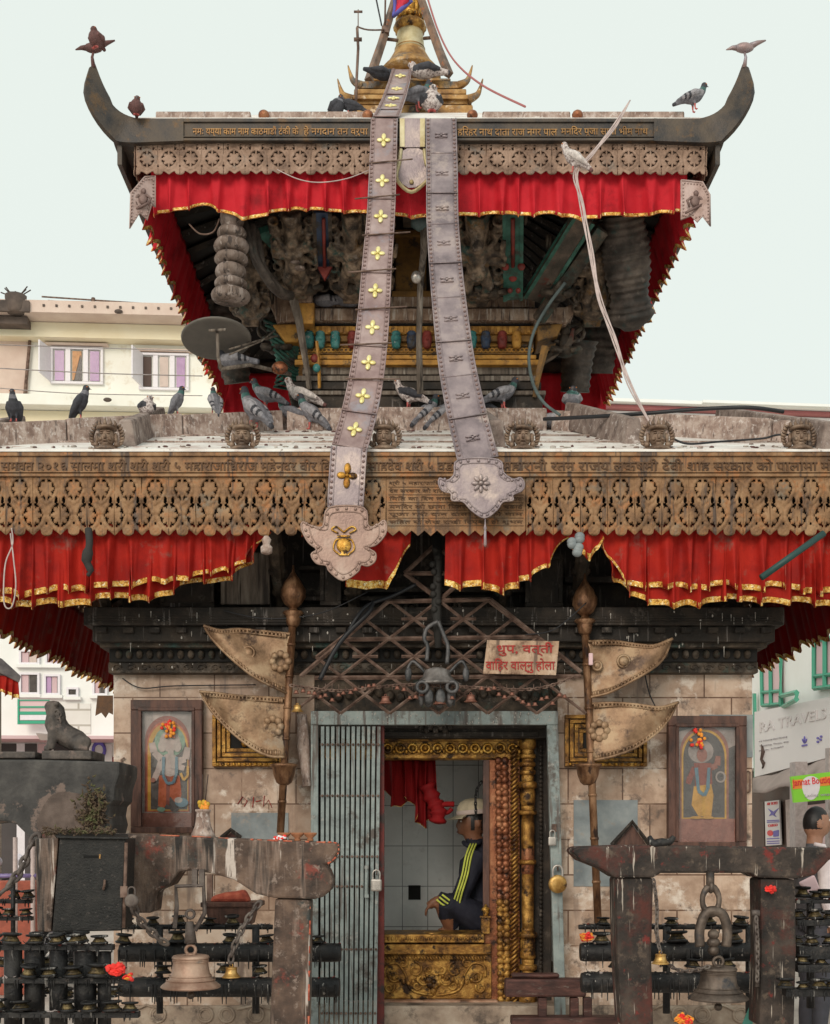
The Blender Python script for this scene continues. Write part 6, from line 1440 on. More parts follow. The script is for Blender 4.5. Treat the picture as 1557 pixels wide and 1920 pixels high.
chain_obj('thin chain looping from the small brass bell under the dark bell', [P(1244,1800,5.85), P(1270,1818,5.87), P(1300,1820,5.88), P(1330,1812,5.9)], .03, .004)
chain_obj('dark chain hanging along the left side of the second stone post', [P(1418,1720,5.9), P(1421,1780,5.9), P(1420,1840,5.9)], .03, .005)
c = MB(); X0 = P(1332,1640,5.95)
c.tube([P(1332,1636,5.97), P(1332,1662,5.95)], .02, 8); c.torus(P(1333,1688,5.95), .04, .013, 'y', 18, 8, 0, None, 1.55); c.torus(P(1333,1664,5.95), .02, .01, 'x', 12, 6)
c.tube(spline([P(1313,1775,5.95), P(1312,1745,5.95), P(1322,1715,5.95), P(1338,1708,5.95), P(1356,1716,5.95), P(1364,1745,5.95), P(1362,1775,5.95)], 5), .024, 8)
for i in range(3): c.ball(P(1338, 1752+i*15, 5.95), (.032-.004*abs(i-1), .03, .025), n=12, m=8)
single(c, 'bell_hook', 'bell_dark', 'thick iron ring and horseshoe hook holding the dark bell under the right beam', 'hook')
c = MB(); c.tube([P(328,1740,5.95), P(332,1700,5.95), P(330,1662,5.95), P(382,1660,5.95), P(384,1712,5.95), P(366,1745,5.95)], .011, 7, sm=False); c.pbox(360, 1630, 370, 1664, 5.94, .03); c.pbox(373, 1630, 383, 1664, 5.945, .03)
c.torus(P(357,1714,5.95), .02, .007, 'y', 12, 6); c.tube([P(356,1728,5.95), P(358,1768,5.95)], [.018,.03], 10); single(c, 'bell_hook', 'rust_lock', 'bent iron stirrup holding the large bronze bell under the left beam', 'hook')
c = MB(); c.tube([P(1410,1712,5.93), P(1424,1712,5.93)], .016, 8); c.tube([P(1418,1712,5.93), P(1420,1850,5.93)], .011, 6); single(c, 'iron_peg', 'rust_lock', 'rusty iron peg with a rod beside the second right post', 'peg')

# =================================================================== oil lamp racks
lampB = MB(); lampB.lathe([(.031,.0),(.036,.003),(.036,.01),(.03,.013)], 14, mi=1); lampB.lathe([(.031,.012),(.025,.022),(.02,.03),(.019,.035)], 14, mi=0); lampB.lathe([(.019,.034),(.033,.037),(.037,.041),(.036,.047),(.024,.048),(.02,.043)], 14, mi=1)
LM = lampB.mesh('oil_lamp', ['lamp_brass','iron_black'])
def debris(t, a, b_, r, sq):
    c = MB(); n = int((b_-a).length/.014)
    for i in range(n):
        q = a.lerp(b_, random.random())+V((0, random.uniform(-1.9, 1.5)*r if sq else random.uniform(-.4,.4)*r, r*.95)); k = random.choice((0,0,0,1,1,2,3,4))
        d = V((random.gauss(0,1), random.gauss(0,.5), abs(random.gauss(0,.35)))).normalized()*random.uniform(.008,.03)
        if random.random() < .6: c.tube([q, q+d], [random.uniform(.002,.005), .001], 4, k, sm=False)
        else: c.ball(q, (random.uniform(.005,.012), random.uniform(.005,.01), random.uniform(.003,.008)), k, 6, 4)
    part(c, 'wick_and_ash', ['iron_black','stick','curb_stone','red_paint','wire_grey'], t)['kind'] = 'stuff'
def rack(label, rails, lamps, posts, loc, grp='oil lamp racks'):
    t = thing('oil_lamp_rack', label, 'lamp rack', loc, grp)
    for (x0, x1, y, Y, r, sq) in rails:
        c = MB(); a, b_ = P(x0, y, Y), P(x1, y, Y)
        if sq: c.box2((a.x, Y-r*2.0, a.z-r), (b_.x, Y+r*2.0, a.z+r)); 
        else: c.tube([a, a+(b_-a)*.02, a+(b_-a)*.98, b_], [r*.9, r, r, r*.9], 12)
        random.seed(int(x0+y))
        for i in range(int((x1-x0)/14)):
            q = a.lerp(b_, random.random()); c.tube([q-V((0,r*(2 if sq else 1),-r*.4)), q-V((0,r*(2 if sq else 1),r*1.3+random.random()*.02))], [.006,.003], 5)
        part(c, 'rail', 'iron_black', t, .004)
        debris(t, a, b_, r, sq)
    for (x, y0, y1, Y, r) in posts:
        c = MB(); c.tube([P(x, y0, Y), P(x, y1, Y)], r, 8); part(c, 'post', 'iron_black', t)
    n = 0
    for (xs, y, Y, s) in lamps:
        for x in xs:
            if len(xs) > 4 and random.random() < .1: continue
            o = link('oil_lamp', LM, t); o.location = P(x+random.uniform(-6, 6), y+random.uniform(-1, 1), Y+random.uniform(-.02,.02))-ORG[t.name]; k_ = random.uniform(.84, 1.04); o.scale = (s*k_*random.uniform(.94,1.06), s*k_, s*k_*random.uniform(.75,1.05)); o.rotation_euler = (random.uniform(-.12,.12), random.uniform(-.14,.14), random.uniform(0, 6)); n += 1
    return t
def fr_(a, b_, st): return [a+i*st for i in range(int((b_-a)/st)+1)]
rack('large black rack of brass oil lamps in three tiers below the donation box', [(-40,214,1776,5.4,.012,1),(-40,240,1838,5.36,.012,1),(-40,262,1902,5.32,.012,1),(-40,60,1690,6.3,.01,1),(-40,62,1722,6.2,.01,1)],
     [(fr_(-18,205,41),1770,5.37,1.15),(fr_(8,232,43),1832,5.33,1.2),(fr_(0,250,41),1896,5.29,1.15),(fr_(-10,60,32),1684,6.28,1.0),(fr_(-16,60,30),1716,6.17,1.0),(fr_(20,200,45),1766,5.5,1.0),(fr_(-4,215,48),1812,5.62,1.0),(fr_(30,230,44),1870,5.6,1.05),(fr_(80,215,44),1865,5.75,1.0)],
     [(25,1780,1925,5.4,.04),(65,1782,1925,5.42,.045),(110,1782,1925,5.4,.04),(160,1784,1925,5.42,.05),(196,1784,1925,5.42,.03),(25,1640,1780,6.2,.012),(-10,1650,1780,6.2,.012)], P(90, 1925, 5.4))
rack('black iron rails with blackened oil lamps behind the large bronze bell', [(222,512,1738,6.75,.014,0),(225,640,1786,6.6,.05,0),(225,638,1851,6.55,.052,0)], [([240,290,338,388,440,492],1734,6.75,1.05),([236,330,432,500,560],1768,6.6,1.35),([300,380,420,486],1826,6.55,1.2),([575,600],1768,6.6,1.0)], [(300,1738,1900,6.7,.018),(480,1738,1900,6.7,.02)], P(400, 1925, 6.6))
rack('black iron rails with blackened oil lamps behind the dark bell on the right', [(1085,1430,1738,6.75,.014,0),(1088,1432,1785,6.6,.05,0),(1090,1432,1842,6.55,.055,0)], [([1128,1262,1330,1390],1734,6.75,1.15),([1130,1266,1380],1768,6.6,1.5),([1150,1200,1300,1370],1815,6.55,1.2)], [(1250,1738,1900,6.7,.02),(1405,1738,1900,6.7,.02)], P(1260, 1925, 6.6))
rack('black rack of oil lamps with metal trays at the right edge of the photo', [(1492,1600,1690,6.2,.01,1),(1492,1600,1730,6.15,.014,1),(1492,1600,1785,6.1,.03,1),(1492,1600,1815,6.05,.018,1),(1470,1600,1860,5.9,.018,1)], [(fr_(1500,1590,26),1684,6.2,1.1),(fr_(1498,1590,30),1724,6.15,1.1),(fr_(1506,1590,34),1808,6.05,1.1),(fr_(1478,1590,27),1853,5.87,1.1),(fr_(1490,1590,30),1770,6.1,1.0)], [(1520,1690,1890,6.2,.02),(1575,1690,1890,6.2,.02)], P(1540, 1925, 6.1))
c = MB(); c.pbox(948, 1836, 1100, 1870, 7.0, .1); c.pbox(960, 1826, 1050, 1834, 7.02, .08)
tb = thing('wooden_bench', 'low dark red wooden bench end in front of the right door post', 'bench', P(1020, 1925, 7.0)); part(c, 'top', 'red_wood', tb, .015)
for x in (1010, 1070, 1095):
    c = MB(); c.pbox(x, 1871, x+16, 1940, 7.01, .06); part(c, 'leg', 'red_wood', tb, .006)
c = MB(); c.pbox(960, 1908, 1160, 1925, 6.96, .12); part(c, 'foot_board', 'red_wood', tb, .008)
# wooden offering tray under the left beam
c = MB(); tx = thing('offering_tray', 'small dark wooden tray heaped with red powder under the left beam', 'tray', P(430, 1735, 6.9))
Yq = 6.9; fr = [(384,1696),(478,1700),(470,1735),(392,1734)]; c.add([P(x, y, Yq) for x, y in fr]+[P(x, y, Yq)+V((0,.2,0)) for x, y in fr], [(0,3,2,1),(4,5,6,7),(0,1,5,4),(1,2,6,5),(2,3,7,6),(3,0,4,7)]); c.pbox(376, 1692, 488, 1701, Yq-.015, .24); part(c, 'tray_box', 'frame_wood', tx, .004)
c = MB(); lp = [(392,1692),(398,1680),(420,1674),(440,1672),(458,1668),(464,1680),(470,1692)]; c.prism([P(x, y, Yq+.05) for x, y in lp], (0, .1, 0)); part(c, 'powder_heap', 'sindoor_dark', tx, .02)
c = MB(); c.pbox(388, 1640, 398, 1690, Yq+.12, .04); part(c, 'upright', 'rust_iron', tx)
# incense vase, cups, little peaked lids, flowers
vz = thing('incense_vase', 'pinkish stone vase with orange marigolds and incense sticks on the left beam', 'vase', P(381, 1568, 6.05))
c = MB(); c.lathe([(.062,0),(.056,.015),(.04,.05),(.034,.09),(.031,.118),(.038,.124),(.038,.132),(.024,.133)], 18, Matrix.Translation(P(381, 1569, 6.06))); part(c, 'vase_body', 'curb_stone', vz)
c = MB()
for i in range(16): a = random.uniform(0, 6.3); c.ball(P(381+13*math.cos(a)*random.random(), 1510+random.uniform(-7, 6), 6.06), (.012,.012,.013), random.randint(0, 1), 7, 5)
part(c, 'marigold', ['marigold','flower_orange'], vz)
c = MB()
for dx in (-6, -1, 4): c.tube([P(380+dx, 1512, 6.06), P(382+dx*2.2, 1452, 6.06)], .0025, 5)
part(c, 'incense_stick', 'stick', vz)
for k, (px, lab) in enumerate(((533, 'clay oil cup with white and red petals on the right end of the left beam'), (558, 'clay oil cup in the middle of the three on the left beam'), (582, 'clay oil cup nearest the end of the left beam'))):
    t = thing('clay_cup', lab, 'cup', P(px, 1578, 6.03), 'clay cups on the left beam'); c = MB(); c.lathe([(.014,0),(.018,.004),(.012,.014),(.03,.03),(.033,.04),(.026,.041),(.012,.032)], 14, Matrix.Translation(P(px, 1577, 6.03))); part(c, 'cup_body', 'clay', t)
    if k == 0:
        c = MB()
        for i in range(14): c.ball(P(px-8+random.uniform(-9, 9), 1570+random.uniform(-3, 4), 6.0), (.011,.01,.008), random.randint(0, 2) % 2, 7, 5)
        part(c, 'petal', ['flower_red','pvc_white'], t)
for lab, x0, xm, x1, y0, y1, m in (('small peaked wooden hatch in the wall above the left beam', 418, 433, 449, 1556, 1570, 'red_wood'), ('peaked red-brown wooden hatch in the wall above the right beam', 1150, 1186, 1216, 1541, 1584, 'frame_wood')):
    t = thing('wall_hatch', lab, 'hatch', P(xm, y1, 7.5)); c = MB(); c.prism([P(x0+4, y1, 7.52), P(x1-4, y1, 7.52), P(xm, y0+5, 7.52)][::-1], (0, .06, 0)); part(c, 'hatch_panel', m, t)
    c = MB(); c.tube([P(x0-3, y1+1, 7.49), P(xm, y0, 7.49), P(x1+3, y1+1, 7.49)], .014, 4, sm=False); part(c, 'hatch_gable', 'old_wood', t)
def flower_heap(label, cx, cy, Y, r, n=48, cols=('flower_red','flower_orange')):
    c = MB()
    for i in range(n): a = random.uniform(0, 6.3); q = random.random()**.5*r; p_ = P(cx+q*math.cos(a), cy+q*.6*math.sin(a), Y-random.random()*.02); c.ball((0,0,0), (.017,.011,.0035), random.randint(0, len(cols)-1), 8, 5, Matrix.Translation(p_) @ Matrix.Rotation(random.uniform(-1.4,1.4), 4, 'X') @ Matrix.Rotation(random.uniform(0,6), 4, 'Z') @ Matrix.Rotation(random.uniform(-.9,.9), 4, 'Y'))
    single(c, 'flower_offering', list(cols), label, 'flowers', 'flowers lying on the lamp racks')
flower_heap('bright red flower lying on the middle tier of the left lamp rack', 217, 1817, 5.28, 15, cols=('flower_red',))
flower_heap('small orange petals right of the red flower on the left lamp rack', 242, 1832, 5.28, 9, 10)
flower_heap('red flower lying at the left end of the right iron rail', 1100, 1757, 6.5, 11)
flower_heap('orange flower at the bottom edge of the photo below the dark bell', 1283, 1912, 5.8, 15)
flower_heap('tuft of red petals stuck near the top of the second right stone post', 1445, 1668, 5.97, 7, 18, ('flower_red',))
bw = thing('black_lamp', 'black iron spoon-shaped lamp lying on the right stone beam', 'lamp', P(1238, 1584, 6.05))
c = MB(); c.tube(spline([P(1218,1569,6.02), P(1226,1582,6.0), P(1240,1580,6.0), P(1256,1578,6.0), P(1264,1568,6.0)], 5), [.012,.012,.014,.016,.018,.02,.022,.022,.022,.022,.022,.022,.02,.019,.018,.017,.016,.015,.014,.012,.01], 8); part(c, 'lamp_spoon', 'iron_black', bw)
c = MB(); c.prism([P(x, y, 6.3) for x, y in ((1424,1842),(1430,1850),(1410,1925),(1390,1925))][::-1], (0, .004, 0)); single(c, 'aqua_strip', 'aqua_strip', 'strip of pale green cloth hanging behind the second right stone post', 'cloth')
c = MB(); c.prism([P(x, y, 6.5) for x, y in ((1498,1655),(1528,1640),(1540,1668),(1515,1675))][::-1], (0, .02, 0)); single(c, 'paper_bag', 'sign_pink', 'crumpled pale pink paper bag on the right lamp rack', 'bag', bevel=.01)

# cloth tied behind the folded gate, red cloth inside the door
c = MB(); c.tube([P(566,1340,7.5), P(570,1400,7.5), P(575,1460,7.48), P(577,1474,7.48)], [.03,.04,.025,.035], 10); single(c, 'wrapped_pole', 'curb_stone', 'pale cloth-wrapped pole left of the iron door frame', 'pole')
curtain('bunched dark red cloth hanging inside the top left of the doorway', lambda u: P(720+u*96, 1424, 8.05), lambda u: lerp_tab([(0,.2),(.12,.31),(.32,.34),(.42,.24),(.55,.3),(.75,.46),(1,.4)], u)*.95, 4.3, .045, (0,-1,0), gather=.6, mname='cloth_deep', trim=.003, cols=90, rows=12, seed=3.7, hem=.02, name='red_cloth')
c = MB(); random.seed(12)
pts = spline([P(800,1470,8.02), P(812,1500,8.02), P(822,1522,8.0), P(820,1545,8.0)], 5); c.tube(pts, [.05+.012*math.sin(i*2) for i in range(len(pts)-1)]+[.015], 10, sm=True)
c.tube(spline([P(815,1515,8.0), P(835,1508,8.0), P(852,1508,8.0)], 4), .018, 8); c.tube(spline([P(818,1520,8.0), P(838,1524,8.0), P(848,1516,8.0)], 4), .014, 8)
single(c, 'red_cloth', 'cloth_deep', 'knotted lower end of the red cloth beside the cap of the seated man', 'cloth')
chain_obj('thin black chain hanging from the top right of the doorway in front of the cap', [P(903,1466,7.95), P(895,1480,7.95), P(892,1500,7.95), P(893,1530,7.95)], .03, .004, 'iron_black', None)
fn_ = thing('brass_finial', 'small brass stupa-shaped ornament standing on the door sill', 'ornament', P(911, 1753, 7.74))
c = MB(); c.pbox(903, 1722, 919, 1751, 7.72, .05); c.pbox(901, 1718, 921, 1722, 7.715, .06); part(c, 'base', 'gold_old', fn_, .004)
c = MB(); c.lathe([(.02,0),(.015,.01),(.026,.035),(.024,.05),(.01,.06),(.005,.075)], 14, Matrix.Translation(P(911, 1718, 7.745))); part(c, 'top_knob', 'gold', fn_)
c = MB(); c.lathe([(.05,0),(.06,.01),(.055,.016),(.03,.012)], 16, Matrix.Translation(P(812, 1752, 7.85))); single(c, 'offering_dish', 'brass', 'shallow brass dish on the door sill', 'dish')

# =================================================================== seated man in the shrine
def hand(mb, wrist, d, up, s=1.0, curl=.5, thumb=1):
    """palm with five separate bent fingers; d: direction of the fingers, up: back of the hand"""
    d = V(d).normalized(); up = V(up); up = (up-d*up.dot(d)).normalized(); sd = d.cross(up); w = V(wrist)
    mb.tube([w, w+d*.04*s, w+d*.085*s], [.024*s,.03*s,.032*s], 8); 
    for i, L_ in enumerate((.066,.076,.072,.058)):
        b0 = w+d*.088*s+sd*(i-1.5)*.019*s; q = b0; pts = [b0-d*.02*s, b0]; a = 0
        for k in range(3):
            a += curl*(.35+.2*k); q = q+(d*math.cos(a)-up*math.sin(a))*L_*s*(.45,.32,.25)[k]; pts.append(q)
        mb.tube(pts, [.0095*s,.0095*s,.0088*s,.008*s,.006*s], 7)
    b0 = w+d*.03*s-sd*.026*s*thumb; mb.tube([b0, b0+d*.03*s-sd*.022*s*thumb-up*.008*s, b0+d*.058*s-sd*.026*s*thumb-up*.018*s], [.014*s,.011*s,.0075*s], 7)
YS = 8.3
def S(px, py, dy=0): return P(px, py, YS+dy)
m_ = MB()
m_.tube([S(908,1742,.06), S(906,1715,.06), S(905,1680,.05), S(905,1640,.04), S(904,1608,.03), S(898,1590,.02), S(890,1575,.0)], [.17,.165,.155,.16,.15,.08,.055], 14)
m_.tube([S(890,1578,.0), S(884,1560)], [.055,.06], 10)
m_.ball(S(886,1540), (.098,.08,.115), n=16, m=12); m_.tube([S(872,1552), S(868,1566)], [.055,.035], 10); m_.ball(S(859,1548), (.018,.013,.022), n=8, m=6); m_.tube([S(866,1536), S(858,1546)], [.018,.012], 6); m_.ball(S(861,1560), (.014,.02,.01), n=8, m=6)
m_.ball(S(898,1544,-.075), (.016,.012,.03), n=8, m=6); m_.ball(S(898,1544,.075), (.016,.012,.03), n=8, m=6)
for s in (-1, 1):
    q = s*.15; m_.tube([S(900,1604,q*.85), S(886,1630,q*1.1), S(872,1662,q*1.15), S(858,1696,q*1.1)], [.075,.07,.062,.056], 12); m_.tube([S(858,1696,q*1.1), S(840,1690,q*1.2), S(822,1682,q*1.25)], [.056,.05,.042], 12)
    hand(m_, S(822,1684,q*1.25), (-.75, 0, -.65), (-.6, 0, .75), .95, .8, s)
    m_.tube([S(905,1728,q*.7), S(872,1708,q*1.0), S(836,1694,q*1.3)], [.11,.095,.075], 12); m_.tube([S(836,1694,q*1.3), S(838,1716,q*1.2), S(848,1742,q*1.0)], [.075,.058,.045], 12); m_.tube([S(848,1746,q), S(822,1749,q)], [.04,.028], 8)
def pf(p, n):
    px = CX+p.x*F/p.y; py = CY-(p.z-EYE)*F/p.y
    if py < 1573 and px < 915:
        if px > 884 and py < 1556 and not (abs(px-897) < 6 and 1537 < py < 1556): return 2
        if py < 1532: return 2
        return 0
    if px < 823 and 1676 < py < 1722: return 0
    if py > 1724 and px < 850: return 0
    return 1
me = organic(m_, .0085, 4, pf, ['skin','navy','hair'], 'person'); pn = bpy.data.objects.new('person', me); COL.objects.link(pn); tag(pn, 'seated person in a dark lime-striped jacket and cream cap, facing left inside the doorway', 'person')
c = MB(); X = frame_to(S(889,1527), (-.08, 0, 1), (1, 0, 0)); c.lathe([(.112,0),(.114,.02),(.108,.055),(.085,.088),(.045,.105),(.0,.11)], 24, X @ Matrix.Diagonal((1,.86,1,1)))
vs = []; n = 14
for i in range(n+1):
    a = PI-1.1+2.2*i/n
    for r, dz in ((.105, .004), (.185, -.018)): vs.append(X @ V((r*math.cos(a), r*.82*math.sin(a), dz)))
for v in list(vs): vs.append(v+V((0,0,-.007)))
k = 2*(n+1); fs = [(2*i, 2*i+1, 2*i+3, 2*i+2) for i in range(n)]+[(k+2*i, k+2*i+2, k+2*i+3, k+2*i+1) for i in range(n)]+[(2*i+1, k+2*i+1, k+2*i+3, 2*i+3) for i in range(n)]
c.add(vs, fs, 0, True); part(c, 'cap', 'cap_cream', pn)
c = MB(); c.lathe([(.116,.0),(.118,.008),(.117,.026),(.114,.03)], 24, X @ Matrix.Diagonal((1,.87,1,1))); part(c, 'cap_band', 'curtain_pale', pn)
for k in (-1, 0, 1):
    c = MB(); base_ = [(888,1582),(879,1605),(872,1640),(862,1672),(851,1698),(838,1694),(822,1682)]; dep = [-.12,-.2,-.245,-.25,-.232,-.235,-.236]
    pts = spline([P(x+k*5.2+(2 if i > 3 else 0), y+(k*-4.5 if i > 4 else (k*3 if i == 4 else 0)), YS+d) for i, ((x, y), d) in enumerate(zip(base_, dep))], 5); c.tube(pts, .0065, 6); part(c, 'sleeve_stripe', 'lime', pn)
for s in (-1, 1):
    c = MB(); c.ball(S(865,1540,s*.045), (.011,.011,.006), n=10, m=6); e_ = part(c, 'eye', 'eye_white', pn)
    c = MB(); c.ball(S(863,1540,s*.045), (.006,.007,.006), n=8, m=6); part(c, 'iris', 'hair', e_)
    c = MB(); c.tube([S(861,1535,s*.025), S(862,1533,s*.05), S(868,1535,s*.072)], [.004,.006,.003], 6); part(c, 'eyebrow', 'hair', pn)
c = MB(); c.tube([S(858,1560,-.022), S(857.5,1560,0), S(858,1560,.022)], .004, 6); part(c, 'mouth', 'cloth_deep', pn)
c = MB(); c.tube([S(878,1586,-.075), S(870,1580,0), S(878,1586,.075)], .016, 8); c.tube([S(878,1586,-.075), S(896,1580,-.085), S(905,1576,0), S(896,1580,.085), S(878,1586,.075)], .02, 8); part(c, 'collar', 'navy', pn)

# =================================================================== standing man at the right edge
def standing_person(label, loc, h, face, cols, name='person'):
    """cols: skin, top, vest or None, trousers, hair; local frame: looking along +X"""
    k = h/1.72; m_ = MB()
    m_.tube([(0,0,.86),(0,0,1.0),(.005,0,1.15),(.0,0,1.3),(-.01,0,1.4)], [.15,.15,.165,.18,.12], 14, X=Matrix.Diagonal((.75,1.15,1,1))); m_.tube([(-.01,0,1.38),(.0,0,1.5)], [.06,.055], 10)
    m_.ball((.01,0,1.6), (.095,.078,.118), n=16, m=12); m_.tube([(.05,0,1.56),(.07,0,1.515)], [.05,.032], 8); m_.ball((.108,0,1.585), (.018,.014,.024), n=8, m=6); m_.tube([(.1,0,1.62),(.108,0,1.59)], [.016,.013], 6); m_.ball((.098,0,1.545), (.012,.022,.009), n=8, m=6)
    for s in (-1, 1):
        m_.ball((.0, s*.08, 1.59), (.022,.012,.032), n=8, m=6); m_.tube([(-.01,s*.16,1.39),(-.02,s*.215,1.33),(-.03,s*.235,1.12),(.0,s*.24,.95),(.03,s*.235,.86)], [.07,.062,.052,.042,.03], 10); hand(m_, (.035,s*.235,.85), (.15,0,-1), (0,s,0), .95, .4, s)
        m_.tube([(0,s*.09,.88),(.01,s*.1,.66),(.015,s*.1,.48),(-.01,s*.1,.28),(-.02,s*.1,.08)], [.105,.09,.068,.058,.045], 12); m_.tube([(-.04,s*.1,.05),(.06,s*.11,.045),(.15,s*.115,.03)], [.05,.045,.03], 8)
    def f(p, n):
        if p.z > 1.455:
            if p.z > 1.655 or (p.x < .02 and p.z > 1.555 and abs(p.y) < .078): return 4 if p.x < .07 or p.z > 1.675 else 0
            return 0
        if p.z < .1: return 4
        if p.z < .9 and abs(p.y) > .195: return 0
        if p.z < .93 and abs(p.y) < .195: return 3
        if abs(p.y) < .175 and cols[2] and not (p.x > .05 and abs(p.y) < .045): return 2
        return 1
    me = organic(m_, .011, 4, f, [cols[0], cols[1], cols[2] or cols[1], cols[3], cols[4]], 'person'); o = bpy.data.objects.new(name, me); COL.objects.link(o); o.location = loc; o.rotation_euler = (0, 0, R(face)); o.scale = (k, k, k); tag(o, label, 'person')
    e = MB()
    for s in (-1, 1): e.ball((.088, s*.034, 1.617), (.012,.012,.009), n=8, m=6)
    link('eye', e.mesh('eye', ['eye_white']), o)
    if cols[2]:
        c = MB()
        for s in (-1, 1): c.tube([(-.03,s*.05,1.455),(.04,s*.055,1.44),(.085,s*.02,1.39)], [.014,.016,.01], 6)
        link('collar', c.mesh('collar', [cols[1]]), o)
    return o
standing_person('person in a white shirt and grey vest looking right, at the right edge', (SX(1528, 8.75), 8.75, 0), 1.735, 8, ('skin_pale','shirt_white','vest_grey','trouser','hair'))

# =================================================================== background: left
def bldg(name, label, org, yaw): 
    t = thing(name, label, 'building', org); t.rotation_euler = (0, 0, yaw); return t
def lpart(mb, name, mats, parent, bevel=0):
    o = bpy.data.objects.new(name, mb.mesh(name, [mats] if isinstance(mats, str) else mats)); COL.objects.link(o); o.parent = parent; return mods(o, bevel)
YB = 30.0; bA = bldg('apartment_building', 'cream apartment building with pink slab edges and lilac windows, left of the temple', (SX(0,YB), YB, 0), .06)
def ax(px): return (px)*YB/F                       # local x from photo px
def az(py): return SZ(py, YB)
c = MB(); c.box2((-6, .02, 0), (ax(560), 8, az(600))); lpart(c, 'wall', 'cream_wall', bA)
c = MB(); c.box2((-6, -.02, 5), (ax(52), .018, az(622))); lpart(c, 'pink_wall', 'pink_slab', bA)
c = MB(); c.box2((-6, -.9, az(612)), (ax(560), .015, az(590))); s_ = lpart(c, 'roof_slab', 'pink_slab', bA)
c = MB(); c.box2((-6, -.35, az(640)), (ax(560), .014, az(613))); lpart(c, 'yellow_band', 'yellow_band', bA)
c = MB(); c.box2((ax(-40), -.98, az(614)), (ax(72), -.905, az(594))); c.box2((ax(-40), -.7, az(628)), (ax(64), -.36, az(615))); lpart(c, 'stained_edge', 'concrete_dark', bA)
c = MB()
for i in range(12): c.box2((ax(95+i*23), -.925, az(602)), (ax(99+i*23), -.9005, az(598)))
for x in (232, 212): c.ball((ax(x), -.92, az(608 if x == 232 else 770)), (.1,.06,.05), n=10, m=6)
lpart(c, 'drain_spout', 'concrete_dark', bA)
c = MB(); c.box2((-6, -.7, az(775)), (ax(560), .013, az(756))); lpart(c, 'balcony_slab', 'cream_wall', bA); c = MB(); c.box2((-6, -.3, az(800)), (ax(560), .012, az(776))); lpart(c, 'yellow_band', 'yellow_band', bA)
c = MB(); c.box2((ax(62), 1.2, az(600)+.01), (ax(560), 7, az(524))); lpart(c, 'penthouse', 'white_wall', bA)
c = MB()
for a, b_, y in ((70, 118, 526), (140, 236, 529), (255, 330, 533)): c.tube([(ax(a), 1.1, az(y)), (ax(b_), 1.1, az(y+2))], .025, 6); c.tube([(ax(a), 1.1, az(y)), (ax(a), 1.1, az(y+22))], .02, 6)
c.tube([(ax(58), 1.1, az(518)), (ax(340), 1.1, az(530))], .02, 6); c.tube([(ax(157), 1.1, az(518)), (ax(157), 1.1, az(534))], .05, 6); lpart(c, 'roof_rail', 'rust_iron', bA)
def window(px0, px1, py0, py1, panes):
    c = MB(); x0, x1, z0, z1 = ax(px0), ax(px1), az(py1), az(py0)
    for (a, b_, d, e) in ((x0, x1, z1-.06, z1), (x0, x1, z0, z0+.06), (x0, x0+.06, z0+.061, z1-.061), (x1-.06, x1, z0+.061, z1-.061)): c.box2((a, -.06, d), (b_, .019, e))
    n = len(panes)
    for i in range(1, n): xx = x0+(x1-x0)*i/n; c.box2((xx-.06, -.05, z0+.062), (xx+.06, .018, z1-.062))
    w_ = lpart(c, 'window', 'pvc_white', bA, .01)
    for i, m in enumerate(panes):
        a, b_ = x0+(x1-x0)*i/n, x0+(x1-x0)*(i+1)/n
        c = MB(); c.box2((a+.1, -.015, z0+.09), (b_-.1, .0, z1-.09)); lpart(c, 'pane', m, w_)
        if m == 'dark_glass':
            q = MB(); w2 = (b_-a)
            q.add([(a+.1, -.03, z1-.1), (a+.1+w2*.5, -.03, z1-.1), (a+.14, -.03, z0+.1), (a+.1, -.03, z0+.1)], [(0,3,2,1)]); q.add([(a+.1+w2*.4, -.032, z1-.1), (b_-.1, -.032, z1-.1), (b_-.1, -.032, z0+.6)], [(0,2,1)])
            lpart(q, 'curtain', 'orange_cloth', w_)
    c = MB(); c.box2((x0-.12, -.12, z1+.02), (x1+.12, .017, z1+.07)); lpart(c, 'lintel', 'pink_slab', w_)
window(94, 192, 648, 718, ['lilac_glass', 'dark_glass', 'lilac_glass'])
window(258, 352, 656, 726, ['brown_shop', 'curtain_pale', 'lilac_glass'])
for x, y in ((80, 650), (250, 656)):
    c = MB(); c.prism([V((ax(x), -.5, az(y))), V((ax(x+14), -.05, az(y+3))), V((ax(x+14), -.05, az(y+66))), V((ax(x), -.5, az(y+60)))], (.03, 0, 0)); lpart(c, 'open_shutter', 'pvc_white', bA)
c = MB(); c.tube([(ax(58), -.08, az(628)), (ax(46), -.08, az(760))], .04, 6); lpart(c, 'drain_pipe', 'rust_iron', bA)
pt = thing('rooftop_planter', 'dark rusty planter with dry stalks on the flat roof at the left', 'planter', P(28, 588, 29.2)); c = MB(); p = P(30, 588, 29.2)
c.lathe([(.18,0),(.22,.05),(.26,.4),(.24,.42)], 10, Matrix.Translation(p)); part(c, 'tub', 'concrete_dark', pt); c = MB()
for i in range(8): a = i*.8; c.tube([p+V((.1*math.cos(a), 0, .4)), p+V((.35*math.cos(a), 0, .55+.1*math.sin(i*3)))], .015, 5)
part(c, 'dry_stalk', 'stick', pt)
